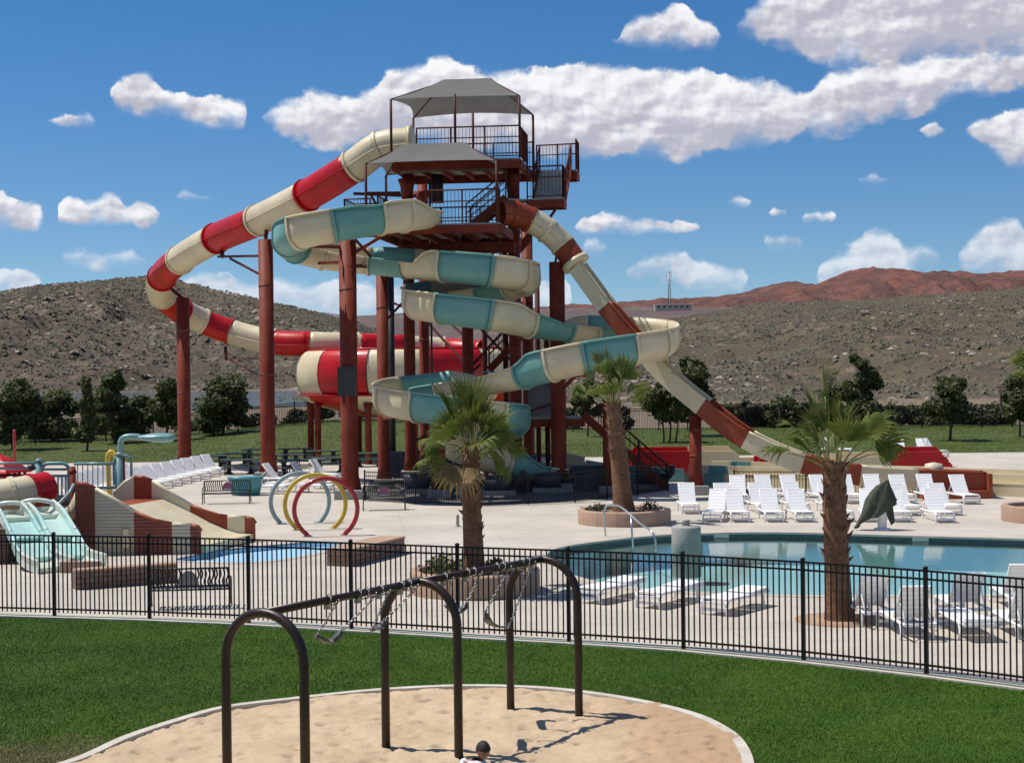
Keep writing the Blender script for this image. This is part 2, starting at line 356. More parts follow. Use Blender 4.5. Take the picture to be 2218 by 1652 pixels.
# ------------------------------------------------------------------ mesh + object helpers
class MB:
    def __init__(s): s.v = []; s.f = []; s.sm = []
    def add(s, vs, fs, smooth=False):
        o = len(s.v)
        s.v += [tuple(p) for p in vs]
        s.f += [tuple(i + o for i in q) for q in fs]
        s.sm += [smooth] * len(fs)
        return s
    def hexa(s, a):      # 8 points: bottom 0-3 ccw, top 4-7
        return s.add(a, [(3, 2, 1, 0), (4, 5, 6, 7), (0, 1, 5, 4), (1, 2, 6, 5), (2, 3, 7, 6), (3, 0, 4, 7)])
    def box(s, c, d, rz=0.0, bev=0.0):
        x, y, z = d[0] / 2, d[1] / 2, d[2] / 2
        ca, sa = math.cos(rz), math.sin(rz)
        P = []
        for zz in (-z, z):
            for xx, yy in ((-x, -y), (x, -y), (x, y), (-x, y)):
                P.append((c[0] + xx * ca - yy * sa, c[1] + xx * sa + yy * ca, c[2] + zz))
        return s.hexa(P)
    def beam(s, a, b, w, h, up=(0, 0, 1)):
        a = Vector(a); b = Vector(b); t = (b - a).normalized()
        upv = Vector(up)
        if abs(t.dot(upv)) > 0.98: upv = Vector((0, 1, 0))
        sd = t.cross(upv).normalized() * (w / 2); u2 = sd.cross(t).normalized() * (h / 2)
        P = [a - sd - u2, a + sd - u2, b + sd - u2, b - sd - u2, a - sd + u2, a + sd + u2, b + sd + u2, b - sd + u2]
        return s.hexa(P)
    def tube(s, path, r, n=10, caps=True, smooth=True, closed=False):
        path = [Vector(p) for p in path]; N = len(path)
        rr = r if isinstance(r, (list, tuple)) else [r] * N
        T = []
        for i in range(N):
            if closed: t = path[(i + 1) % N] - path[i - 1]
            else: t = path[min(i + 1, N - 1)] - path[max(i - 1, 0)]
            T.append(t.normalized())
        ref = Vector((0, 0, 1)) if abs(T[0].z) < 0.9 else Vector((1, 0, 0))
        nrm = (ref - T[0] * ref.dot(T[0])).normalized()
        vs = []
        for i in range(N):
            if i: nrm = (nrm - T[i] * nrm.dot(T[i])).normalized()
            bn = T[i].cross(nrm)
            for k in range(n):
                a = 2 * PI * k / n
                vs.append(path[i] + (nrm * math.cos(a) + bn * math.sin(a)) * rr[i])
        fs = []
        for i in range(N if closed else N - 1):
            j = (i + 1) % N
            for k in range(n):
                k2 = (k + 1) % n
                fs.append((i * n + k, i * n + k2, j * n + k2, j * n + k))
        s.add(vs, fs, smooth)
        if caps and not closed:
            o = len(s.v) - N * n
            s.f.append(tuple(o + k for k in reversed(range(n)))); s.sm.append(False)
            s.f.append(tuple(o + (N - 1) * n + k for k in range(n))); s.sm.append(False)
        return s
    def lathe(s, prof, n=24, c=(0, 0, 0), a0=0.0, a1=2 * PI, smooth=True, cap=True):
        full = abs(a1 - a0 - 2 * PI) < 1e-6
        m_ = n if full else n + 1
        vs = []
        for r, z in prof:
            for k in range(m_):
                a = a0 + (a1 - a0) * k / n
                vs.append((c[0] + r * math.cos(a), c[1] + r * math.sin(a), c[2] + z))
        fs = []
        for i in range(len(prof) - 1):
            for k in range(n):
                k2 = (k + 1) % m_
                fs.append((i * m_ + k, i * m_ + k2, (i + 1) * m_ + k2, (i + 1) * m_ + k))
        o = len(s.v); s.add(vs, fs, smooth)
        if cap and full:
            if prof[0][0] > 1e-4: s.f.append(tuple(o + k for k in reversed(range(n)))); s.sm.append(False)
            if prof[-1][0] > 1e-4: s.f.append(tuple(o + (len(prof) - 1) * m_ + k for k in range(n))); s.sm.append(False)
        return s
    def prism(s, poly, d):
        """extrude a planar polygon (list of points) along vector d"""
        n = len(poly); d = Vector(d)
        P = [Vector(p) for p in poly]
        tri = tessellate_polygon([P])
        o = len(s.v)
        s.v += [tuple(p) for p in P] + [tuple(p + d) for p in P]
        for a, b, c in tri:
            s.f.append((o + a, o + b, o + c)); s.sm.append(False)
            s.f.append((o + n + c, o + n + b, o + n + a)); s.sm.append(False)
        for i in range(n):
            j = (i + 1) % n
            s.f.append((o + i, o + j, o + n + j, o + n + i)); s.sm.append(False)
        return s
    def mesh(s, name, off=(0, 0, 0), fix=True):
        me = bpy.data.meshes.new(name)
        vs = [(p[0] - off[0], p[1] - off[1], p[2] - off[2]) for p in s.v]
        me.from_pydata(vs, [], s.f)
        me.polygons.foreach_set('use_smooth', s.sm)
        if fix:
            bm = bmesh.new(); bm.from_mesh(me)
            bmesh.ops.recalc_face_normals(bm, faces=bm.faces)
            bm.to_mesh(me); bm.free()
        me.update()
        return me

def origin_of(o):
    p = Vector((0, 0, 0))
    while o is not None: p += o.location; o = o.parent
    return p
def obj(name, mb, material, parent=None, loc=None, fix=True):
    """one mesh object; vertices are given in world coordinates, loc puts the object's origin there"""
    off = origin_of(parent)
    if loc is not None: off = Vector(loc)
    me = mb.mesh(name, off, fix) if isinstance(mb, MB) else mb
    if material is not None and not me.materials: me.materials.append(M[material] if isinstance(material, str) else material)
    o = bpy.data.objects.new(name, me)
    COL.objects.link(o)
    if parent is not None:
        o.parent = parent
        if loc is not None: o.location = Vector(loc) - origin_of(parent)
    elif loc is not None: o.location = loc
    return o
def inst(name, me, parent, loc, rot=(0, 0, 0), scl=None):
    """one more object on shared mesh data; loc is in the parent's space"""
    o = bpy.data.objects.new(name, me); COL.objects.link(o); o.parent = parent
    o.location = loc; o.rotation_euler = rot
    if scl is not None: o.scale = scl
    return o
def thing(name, label, cat, loc=(0, 0, 0), rz=0.0, group=None):
    o = bpy.data.objects.new(name, None); COL.objects.link(o)
    o.empty_display_size = 0.3
    o.location = loc; o.rotation_euler = (0, 0, rz)
    return tag(o, label, cat, group)
def tag(o, label, cat, group=None):
    o['label'] = label; o['category'] = cat
    if group: o['group'] = group
    return o
def struct(name, mb, material, kind='structure', **kw):
    o = obj(name, mb, material, **kw); o['kind'] = kind
    return o
def dup(root, loc, rz=0.0, label=None, scl=None):
    kids = {}
    for ch in root.children: kids[ch.name] = ch
    r = root.copy(); COL.objects.link(r)
    r.location = loc; r.rotation_euler = (0, 0, rz)
    if scl: r.scale = (scl,) * 3
    if label: r['label'] = label
    for ch in root.children:
        c = ch.copy(); COL.objects.link(c); c.parent = r
        for g in ch.children:
            d = g.copy(); COL.objects.link(d); d.parent = c
    return r
def catmull(P, per=8, closed=False):
    P = [Vector(p) for p in P]; n = len(P); out = []
    rngi = range(n) if closed else range(n - 1)
    for i in rngi:
        if closed: p0, p1, p2, p3 = P[i - 1], P[i], P[(i + 1) % n], P[(i + 2) % n]
        else:
            p1, p2 = P[i], P[i + 1]
            p0 = P[i - 1] if i else p1 * 2 - p2
            p3 = P[i + 2] if i + 2 < n else p2 * 2 - p1
        # centripetal parametrisation
        def dt(a, b): return max((b - a).length, 1e-5) ** 0.5
        d0, d1, d2 = dt(p0, p1), dt(p1, p2), dt(p2, p3)
        m1 = ((p1 - p0) / d0 - (p2 - p0) / (d0 + d1) + (p2 - p1) / d1) * d1
        m2 = ((p2 - p1) / d1 - (p3 - p1) / (d1 + d2) + (p3 - p2) / d2) * d1
        for k in range(per):
            t = k / per; t2 = t * t; t3 = t2 * t
            out.append(p1 * (2 * t3 - 3 * t2 + 1) + m1 * (t3 - 2 * t2 + t) + p2 * (-2 * t3 + 3 * t2) + m2 * (t3 - t2))
    if not closed: out.append(P[-1])
    return out
ORD = ['first', 'second', 'third', 'fourth', 'fifth', 'sixth', 'seventh', 'eighth', 'ninth', 'tenth', 'eleventh', 'twelfth']

def sheet(name, outer, holes, z, material, kind='structure'):
    """flat sheet with holes"""
    polys = [[Vector((p[0], p[1], 0)) for p in outer]] + [[Vector((p[0], p[1], 0)) for p in h] for h in holes]
    tri = tessellate_polygon(polys)
    flat = [p for q in polys for p in q]
    mb = MB()
    fs = []
    for a, b, c in tri:
        if (flat[b] - flat[a]).cross(flat[c] - flat[a]).z < 0: a, c = c, a
        fs.append((a, b, c))
    mb.add([(p.x, p.y, z) for p in flat], fs)
    o = obj(name, mb, material, fix=False); o['kind'] = kind
    return o
# ------------------------------------------------------------------ setting: terrain, hills, lake
def nz(x, y, s, seed=0.0, oct=4):
    return noise.fractal(Vector((x * s, y * s, seed)), 0.6, 2.1, oct)

def surf_mat(name, build):
    mt = bpy.data.materials.new(name); mt.use_nodes = True
    t = NT(mt.node_tree); b = t.n['Principled BSDF']
    tc = t.new('ShaderNodeTexCoord').outputs['Object']
    build(t, b, tc)
    M[name] = mt
    return mt
def hill_mat(name, soil, soil2, veg, veg2, rockc, vs=0.28, vegamt=(0.40, 0.56), rockamt=(0.60, 0.72), rs=0.02, bd=1.6):
    def bld(t, b, tc):
        big = t.noise(tc, 0.007, 6, 0.68)
        c = t.mix(t.maprange(big, 0.36, 0.64), tuple(x * 0.78 for x in soil), tuple(x * 1.15 for x in soil2))
        st = t.vmath('MULTIPLY', tc, (1, 0.55, 1.6))
        n1 = t.noise(st, vs, 4, 0.7)
        vf = t.maprange(t.math('ADD', n1, t.math('MULTIPLY', t.math('SUBTRACT', t.noise(tc, 0.012, 4, 0.6), 0.5), 0.35)), *vegamt)
        vc = t.mix(t.maprange(t.noise(tc, 0.05, 3, 0.6), 0.4, 0.6), veg, veg2)
        c = t.mix(t.math('MULTIPLY', vf, 0.85), c, vc)
        rk = t.maprange(t.noise(t.vmath('MULTIPLY', tc, (1, 0.7, 3.0)), rs * 4, 6, 0.72), *rockamt)
        c = t.mix(t.math('MULTIPLY', rk, 0.8), c, rockc)
        t.put(b.inputs['Base Color'], c)
        b.inputs['Roughness'].default_value = 1.0
        b.inputs['Specular IOR Level'].default_value = 0.1
        bp = t.new('ShaderNodeBump'); bp.inputs['Strength'].default_value = 0.9; bp.inputs['Distance'].default_value = bd
        t.l.new(t.noise(st, vs * 0.9, 5, 0.75), bp.inputs['Height'])
        t.l.new(bp.outputs[0], b.inputs['Normal'])
    return surf_mat(name, bld)
hill_mat('hill_brown', (0.192, 0.142, 0.105), (0.225, 0.170, 0.125), (0.100, 0.088, 0.062), (0.074, 0.064, 0.050), (0.31, 0.25, 0.20), vegamt=(0.34, 0.52))
hill_mat('hill_olive', (0.182, 0.134, 0.090), (0.188, 0.136, 0.098), (0.100, 0.088, 0.056), (0.076, 0.064, 0.048), (0.30, 0.235, 0.18), vegamt=(0.30, 0.50))
hill_mat('red_rock', (0.245, 0.092, 0.066), (0.165, 0.080, 0.068), (0.085, 0.058, 0.052), (0.110, 0.064, 0.054), (0.24, 0.115, 0.088), bd=22.0, vs=0.02, rs=0.004)
hill_mat('far_ridge_mat', (0.17, 0.125, 0.115), (0.15, 0.115, 0.11), (0.10, 0.085, 0.078), (0.12, 0.095, 0.088), (0.22, 0.15, 0.13), vs=0.03, rs=0.006)
hill_mat('desert', (0.255, 0.200, 0.145), (0.20, 0.155, 0.115), (0.10, 0.085, 0.055), (0.085, 0.075, 0.05), (0.36, 0.28, 0.20), vs=0.35, vegamt=(0.52, 0.64))
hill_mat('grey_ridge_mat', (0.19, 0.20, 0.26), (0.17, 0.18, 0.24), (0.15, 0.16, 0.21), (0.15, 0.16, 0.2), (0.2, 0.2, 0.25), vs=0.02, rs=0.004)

HILLS = {}
def hill(name, crest, Yc, Yb, mt, nx=160, ny=46, rough=1.0, back=1.35, foot=0.0, pw=1.15, seed=1.0, margin=0.12, nscale=0.02):
    """crest: (u, v) of the skyline at distance Yc; the slope falls towards the camera to Yb"""
    xs = [(At(u, v, Yc).x, At(u, v, Yc).z) for u, v in crest]
    x0, x1 = xs[0][0], xs[-1][0]
    ax = np.array([p[0] for p in xs]); azz = np.array([p[1] for p in xs])
    def hz(x, y):
        zc = float(np.interp(x, ax, azz))
        t = (y - Yb) / (Yc - Yb)
        if t <= 0: return foot
        if t <= 1: k = t ** pw
        else: k = max(0.0, 1 - ((t - 1) / (back - 1)) ** 1.4)
        edge = min(1.0, t * 4) * max(0.16, min(1.0, (1.02 - t) * 2.2))
        d = (nz(x, y * 0.6, nscale, seed) * 0.13 - 0.10 * abs(nz(x, y * 0.45, nscale * 0.8, seed + 11, 3))) * zc * edge * rough + nz(x, y, nscale * 5, seed + 3, 3) * 0.020 * zc * edge * rough
        return foot + (zc - foot) * k + d * (1 if t <= 1 else 0.6)
    mb = MB(); vs = []; fs = []
    for j in range(ny + 1):
        y = Yb + (Yc - Yb) * back * (j / ny) if j < ny else Yb + (Yc - Yb) * back
        y = Yb + ((Yc - Yb) * back) * j / ny
        for i in range(nx + 1):
            x = x0 + (x1 - x0) * i / nx
            vs.append((x, y, hz(x, y)))
    for j in range(ny):
        for i in range(nx):
            a = j * (nx + 1) + i
            fs.append((a, a + 1, a + nx + 2, a + nx + 1))
    mb.add(vs, fs, True)
    o = struct(name, mb, mt, fix=False)
    HILLS[name] = (hz, x0, x1, Yb, Yc)
    return o

left_c = [(-700, 735), (-400, 690), (-150, 655), (0, 632), (80, 618), (150, 610), (240, 603), (330, 598), (385, 604), (420, 618), (470, 629), (520, 637), (600, 655),
          (660, 668), (720, 684), (790, 702), (850, 730), (920, 760), (1000, 800)]
hill('hill_left', left_c, 1150, 520, 'hill_brown', nx=240, ny=60, seed=2.0, foot=-3)
right_c = [(900, 800), (1080, 745), (1200, 722), (1330, 706), (1440, 690), (1500, 681), (1560, 672), (1640, 657), (1700, 655), (1760, 652), (1850, 651), (1930, 644),
           (2020, 637), (2110, 629), (2217, 620), (2350, 612), (2600, 600), (2900, 600)]
hill('hill_right', right_c, 950, 215, 'hill_olive', nx=240, ny=60, seed=5.0, foot=-2)
red_c = [(1050, 672), (1200, 662), (1300, 655), (1370, 651), (1480, 645), (1560, 640), (1620, 631), (1660, 621), (1700, 611), (1725, 609), (1760, 617), (1790, 606), (1805, 598), (1830, 591),
         (1860, 581), (1890, 577), (1925, 580), (1960, 586), (2000, 589), (2040, 588), (2075, 586), (2110, 589), (2160, 589), (2217, 583), (2350, 580), (2600, 590), (2900, 610)]
hill('mountain_red', red_c, 4600, 2200, 'red_rock', nx=220, ny=50, seed=9.0, rough=1.35, pw=1.0, foot=30, nscale=0.009)
mid_c = [(500, 720), (640, 694), (720, 686), (800, 680), (880, 676), (960, 672), (1060, 670), (1160, 668), (1300, 666), (1420, 664), (1560, 662), (1700, 664), (1900, 680), (2300, 700)]
hill('ridge_far', mid_c, 2900, 1500, 'far_ridge_mat', nx=120, ny=26, seed=14.0, foot=10, rough=0.8, nscale=0.006)
far_c = [(540, 700), (620, 690), (680, 677), (708, 671), (740, 676), (800, 684), (900, 690), (1100, 695)]
hill('ridge_blue', far_c, 9000, 7000, 'grey_ridge_mat', nx=50, ny=10, seed=20.0, foot=100, nscale=0.001, rough=0.5)

def scatter_mesh(name, mt, hillname, n, size, kindf=None, umask=None, flat=0.7):
    """many small rough lumps (scrub or boulders) lying on a hillside, one object"""
    hz, x0, x1, Yb, Yc = HILLS[hillname]
    base = [(1, 0, 0), (0.2, 0.95, 0), (-0.9, 0.3, 0), (-0.3, -0.9, 0), (0.1, 0.05, 1), (0.5, 0.4, 0.75), (-0.45, 0.25, 0.7), (0.05, -0.55, 0.7)]
    fcs = [(0, 1, 5), (1, 2, 6), (2, 3, 7), (3, 0, 7), (0, 5, 4), (5, 1, 4), (1, 6, 4), (6, 2, 4), (2, 7, 6), (7, 4, 6), (0, 4, 7)]
    bv = np.array(base); vs = []; fs = []
    cnt = 0; tries = 0
    while cnt < n and tries < n * 6:
        tries += 1
        y = Yb + (Yc - Yb) * rng.random() ** 0.75 * 1.0
        u = rng.uniform(-60, 2280)
        x = (u - GW / 2) / FOC * y
        if not (x0 < x < x1): continue
        if umask and not umask(u, (y - Yb) / (Yc - Yb), x, y): continue
        s = size[0] + (size[1] - size[0]) * rng.random() ** 2.2
        a = rng.random() * 6.28
        rm = np.array([[math.cos(a), -math.sin(a), 0], [math.sin(a), math.cos(a), 0], [0, 0, 1]])
        p = (bv * rng.uniform(0.75, 1.25, bv.shape)) @ rm.T * s
        p[:, 2] *= flat
        z = hz(x, y)
        p += np.array([x, y, z - 0.15 * s])
        o = len(vs); vs.extend(map(tuple, p)); fs.extend(tuple(i + o for i in q) for q in fcs)
        cnt += 1
    mb = MB(); mb.add(vs, fs, False)
    return struct(name, mb, mt, kind='stuff', fix=False)
scatter_mesh('hill_scrub', 'scrub', 'hill_left', 20000, (0.7, 1.9))
scatter_mesh('hill_scrub', 'scrub', 'hill_right', 30000, (0.45, 1.3))
clump = lambda u, t, x, y: nz(x, y, 0.012, 40.0) > 0.24 - 0.35 * max(0, 0.5 - t)
scatter_mesh('hill_rocks', 'rock', 'hill_left', 1000, (0.7, 4.0), umask=clump, flat=0.5)
scatter_mesh('hill_rocks', 'rock', 'hill_right', 1500, (0.35, 1.9), umask=clump, flat=0.5)

XL, XR, YN, YF = -62.0, 62.0, -14.0, 96.0
sheet('ground', [(-14000, -3000), (14000, -3000), (14000, 16000), (-14000, 16000)], [[(XL, YN), (XR, YN), (XR, YF), (XL, YF)]], -0.25, 'desert')

# lake on the left, beyond the trees
def water_mat(name, tint, rough, wscale, wstr, fac=1.0):
    mt = bpy.data.materials.new(name); mt.use_nodes = True
    t = NT(mt.node_tree); t.n.remove(t.n['Principled BSDF'])
    tc = t.new('ShaderNodeTexCoord').outputs['Object']
    bp = t.new('ShaderNodeBump'); bp.inputs['Strength'].default_value = wstr; bp.inputs['Distance'].default_value = 0.05
    t.l.new(t.noise(t.vmath('MULTIPLY', tc, (1, 1.8, 1)), wscale, 4, 0.55, dist=0.6), bp.inputs['Height'])
    fr = t.new('ShaderNodeFresnel'); fr.inputs['IOR'].default_value = 1.33
    t.l.new(bp.outputs[0], fr.inputs['Normal'])
    gl = t.new('ShaderNodeBsdfGlossy'); gl.inputs['Roughness'].default_value = rough
    t.l.new(bp.outputs[0], gl.inputs['Normal'])
    tr = t.new('ShaderNodeBsdfTransparent'); tr.inputs['Color'].default_value = tuple(tint) + (1,)
    ms = t.new('ShaderNodeMixShader')
    t.put(ms.inputs[0], t.math('MULTIPLY', fr.outputs[0], fac, clamp=True))
    t.l.new(tr.outputs[0], ms.inputs[1]); t.l.new(gl.outputs[0], ms.inputs[2])
    t.l.new(ms.outputs[0], t.n['Material Output'].inputs[0])
    M[name] = mt
    return mt
water_mat('pool_water', (0.80, 0.93, 0.91), 0.015, 2.4, 0.055, 1.05)
water_mat('splash_water', (0.93, 0.98, 1.0), 0.05, 3.0, 0.10, 0.35)
mat('lake_water', (0.085, 0.115, 0.135), 0.12, (0.10, 0.135, 0.155), 0.02, bump=0.25, bscale=0.6, spec=0.5)
lk = [(-260, 330), (-150, 250), (-90, 240), (-40, 262), (-20, 330), (-24, 420), (-60, 505), (-160, 540), (-300, 520), (-380, 430)]
mb = MB(); lkp = catmull([(x, y, 0) for x, y in lk], 8, True)
sheet('lake', [(p.x, p.y) for p in lkp], [], -0.15, 'lake_water')

# ------------------------------------------------------------------ lawns, pool deck, pools
def grass_mat(name, a, b2, dry):
    def bld(t, b, tc):
        c = t.mix(t.maprange(t.noise(tc, 0.55, 5, 0.65), 0.35, 0.66), a, b2)
        c = t.mix(t.math('MULTIPLY', t.maprange(t.noise(t.vmath('MULTIPLY', tc, (0.7, 1.6, 1)), 1.1, 6, 0.7), 0.50, 0.72), 0.45), c, tuple(x * f for x, f in zip(b2, (1.5, 1.12, 2.2))))
        c = t.mix(t.math('MULTIPLY', t.maprange(t.noise(t.vmath('ADD', tc, (7, 3, 0)), 0.32, 4, 0.6), 0.48, 0.66), 0.35), c, tuple(x * 0.62 for x in a))
        c = t.mix(t.math('MULTIPLY', t.maprange(t.noise(tc, 26, 3, 0.7), 0.35, 0.7), 0.6), c, tuple(x * 0.55 for x in a))
        # dry, worn turf at the lower left of the lawn
        sp = t.new('ShaderNodeSeparateXYZ'); t.l.new(tc, sp.inputs[0])
        dx = t.math('SUBTRACT', sp.outputs[0], -6.9); dy = t.math('SUBTRACT', sp.outputs[1], 21.6)
        dd = t.math('ADD', t.math('MULTIPLY', dx, t.math('MULTIPLY', dx, 0.07)), t.math('MULTIPLY', dy, t.math('MULTIPLY', dy, 0.30)))
        dd = t.math('ADD', dd, t.math('MULTIPLY', t.math('SUBTRACT', t.noise(tc, 1.3, 4, 0.65), 0.5), 1.6))
        c = t.mix(t.math('MULTIPLY', t.maprange(dd, 0.0, 1.0, 1.0, 0.0), 0.75), c, dry)
        t.put(b.inputs['Base Color'], c)
        b.inputs['Roughness'].default_value = 0.75
        b.inputs['Specular IOR Level'].default_value = 0.25
    return surf_mat(name, bld)
grass_mat('grass', (0.036, 0.086, 0.005), (0.058, 0.114, 0.008), (0.135, 0.112, 0.048))
grass_mat('grass_far', (0.070, 0.092, 0.014), (0.098, 0.115, 0.024), (0.098, 0.115, 0.024))
grass_mat('grass_blade', (0.076, 0.170, 0.007), (0.122, 0.222, 0.016), (0.23, 0.19, 0.085))

def deck_bld(t, b, tc):
    c = t.mix(t.maprange(t.noise(tc, 0.35, 6, 0.65), 0.35, 0.66), (0.54, 0.49, 0.42), (0.455, 0.41, 0.35))
    c = t.mix(t.math('MULTIPLY', t.maprange(t.noise(t.vmath('MULTIPLY', tc, (0.5, 1.3, 1)), 0.9, 7, 0.72), 0.50, 0.68), 0.5), c, (0.37, 0.33, 0.285))
    c = t.mix(t.math('MULTIPLY', t.maprange(t.noise(tc, 45, 3, 0.7), 0.45, 0.7), 0.25), c, (0.34, 0.31, 0.27))
    sp = t.new('ShaderNodeSeparateXYZ'); t.l.new(tc, sp.inputs[0])
    wx = t.math('ADD', sp.outputs[0], t.math('MULTIPLY', sp.outputs[1], 0.10))
    wy = t.math('SUBTRACT', sp.outputs[1], t.math('MULTIPLY', sp.outputs[0], 0.10))
    j = None
    for w in (wx, wy):
        d = t.math('ABSOLUTE', t.math('SUBTRACT', t.math('FRACT', t.math('DIVIDE', w, 3.05)), 0.5))
        l = t.maprange(d, 0.0, 0.006, 1.0, 0.0)
        j = l if j is None else t.math('MAXIMUM', j, l)
    c = t.mix(t.math('MULTIPLY', j, 0.45), c, (0.20, 0.18, 0.155))
    t.put(b.inputs['Base Color'], c)
    b.inputs['Roughness'].default_value = 0.85
    b.inputs['Specular IOR Level'].default_value = 0.3
    bp = t.new('ShaderNodeBump'); bp.inputs['Strength'].default_value = 0.25; bp.inputs['Distance'].default_value = 0.01
    t.l.new(t.noise(tc, 30, 4, 0.7), bp.inputs['Height']); t.l.new(bp.outputs[0], b.inputs['Normal'])
surf_mat('deck_concrete', deck_bld)

FENCE_PTS = [(-320, 1322), (-95, 1325), (118, 1331), (324, 1337), (539, 1346), (761, 1359), (992, 1373), (1232, 1386), (1480, 1402), (1740, 1426), (2006, 1456), (2285, 1492)]
FP = [G(u, v) for u, v in FENCE_PTS]
fline = [Vector((XL, FP[0].y + 2.5, 0))] + FP + [Vector((XR, 12.0, 0))]
def offline(line, d):
    out = []
    for i, p in enumerate(line):
        t = (line[min(i + 1, len(line) - 1)] - line[max(i - 1, 0)]).normalized()
        out.append(p + Vector((t.y, -t.x, 0)) * d)
    return out
fl_in = fline
fl_k0 = offline(fline, 0.22)      # strip of bare ground, then the mow kerb
fl_k1 = offline(fline, 0.34)

POOL = [(1184, 1200), (1196, 1190), (1240, 1180), (1300, 1172), (1370, 1164), (1440, 1158), (1520, 1155), (1600, 1153), (1700, 1153), (1800, 1155), (1900, 1158), (2000, 1161), (2110, 1164), (2217, 1167),
        (2420, 1178), (2500, 1230), (2420, 1283), (2217, 1286), (2000, 1288), (1850, 1289), (1700, 1288), (1550, 1284), (1420, 1276), (1320, 1264), (1250, 1248), (1205, 1228), (1186, 1212)]
poolp = [(p.x, p.y) for p in catmull([G(u, v) for u, v in POOL], 5, True)]
SPL = [(428, 1200), (470, 1191), (540, 1184), (610, 1178), (690, 1173), (742, 1177), (705, 1192), (640, 1206), (560, 1216), (470, 1217), (380, 1212)]
splp = [(p.x, p.y) for p in catmull([G(u, v) for u, v in SPL], 5, True)]

deck_outer = [(p.x, p.y) for p in fl_in] + [(XR, YF), (XL, YF)]
sheet('pool_deck', deck_outer, [poolp, splp], 0.0, 'deck_concrete')

def ring_strip(loop, d0, d1, z0, z1, closed=True):
    """solid strip between two offsets of a closed line (positive = outwards for a clockwise loop)"""
    P = [Vector((p[0], p[1], 0)) for p in loop]; n = len(P)
    ar = sum(P[i].x * P[(i + 1) % n].y - P[(i + 1) % n].x * P[i].y for i in range(n))
    sg = 1 if ar > 0 else -1
    A_, B_ = [], []
    for i in range(n):
        t = (P[(i + 1) % n] - P[i - 1]).normalized()
        nn = Vector((t.y, -t.x, 0)) * sg
        A_.append(P[i] + nn * d0); B_.append(P[i] + nn * d1)
    mb = MB(); vs = []; fs = []
    for p in A_: vs += [(p.x, p.y, z0), (p.x, p.y, z1)]
    for p in B_: vs += [(p.x, p.y, z0), (p.x, p.y, z1)]
    o = 2 * n
    for i in range(n):
        j = (i + 1) % n
        fs += [(2 * i, 2 * j, 2 * j + 1, 2 * i + 1), (o + 2 * i, o + 2 * j, o + 2 * j + 1, o + 2 * i + 1),
               (2 * i + 1, 2 * j + 1, o + 2 * j + 1, o + 2 * i + 1), (2 * i, 2 * j, o + 2 * j, o + 2 * i)]
    mb.add(vs, fs, False)
    return mb
mat('pool_plaster', (0.48, 0.68, 0.68), 0.7, (0.42, 0.61, 0.62), 0.5)
mat('splash_plaster', (0.44, 0.68, 0.86), 0.7, (0.40, 0.64, 0.83), 0.5)
mat('pool_tile', (0.030, 0.055, 0.065), 0.3, (0.045, 0.075, 0.085), 6.0)
mat('coping', (0.50, 0.44, 0.38), 0.8, (0.44, 0.38, 0.33), 1.5, bump=0.15, bscale=16)
def pool(name, loop, depth, water_z, wm, fm, label):
    n = len(loop)
    mb = MB()
    mb.add([(x, y, 0.0) for x, y in loop] + [(x, y, -0.30) for x, y in loop], [(i, (i + 1) % n, n + (i + 1) % n, n + i) for i in range(n)])
    st = struct(name + '_tile_band', mb, 'pool_tile')
    mb = MB()
    mb.add([(x, y, -0.30) for x, y in loop] + [(x, y, -depth) for x, y in loop], [(i, (i + 1) % n, n + (i + 1) % n, n + i) for i in range(n)])
    struct(name + '_wall', mb, fm)
    sheet(name + '_floor', loop, [], -depth, fm)
    sheet(name + '_water', loop, [], water_z, wm)
pool('swimming_pool', poolp, 1.05, -0.16, 'pool_water', 'pool_plaster', None)
n_ = len(splp)
mb = MB(); mb.add([(x, y, 0.0) for x, y in splp] + [(x, y, -0.16) for x, y in splp], [(i, (i + 1) % n_, n_ + (i + 1) % n_, n_ + i) for i in range(n_)])
struct('splash_pool_wall', mb, 'splash_plaster')
sheet('splash_pool_floor', splp, [], -0.16, 'splash_plaster')
sheet('splash_pool_water', splp, [], -0.03, 'splash_water')
struct('pool_coping', ring_strip(poolp, -0.02, 0.34, -0.05, 0.012), 'coping')
struct('splash_pool_coping', ring_strip(splp, 0.0, 0.30, -0.05, 0.010), 'coping')

# front lawn with the sand pit cut out
KERB = [(137, 1652), (266, 1597), (377, 1560), (480, 1532), (641, 1512), (816, 1494), (998, 1485), (1148, 1488), (1254, 1497), (1390, 1518), (1511, 1548), (1586, 1585), (1620, 1621)]
kp = [G(u, v) for u, v in KERB] + [Vector(p) for p in ((3.12, 20.3, 0), (2.3, 17.6, 0), (0.4, 15.2, 0), (-2.6, 14.2, 0), (-6.0, 15.2, 0), (-7.9, 17.6, 0), (-7.6, 19.8, 0))]
kerb_loop = [(p.x, p.y) for p in catmull(kp, 8, True)]
lawn_outer = [(p.x, p.y) for p in fl_k1] + [(XR, YN), (XL, YN)]
sheet('lawn', lawn_outer, [kerb_loop], -0.03, 'grass')
struct('sand_pit_kerb', ring_strip(kerb_loop, 0.0, -0.155, -0.2, 0.035), 'kerb_concrete')
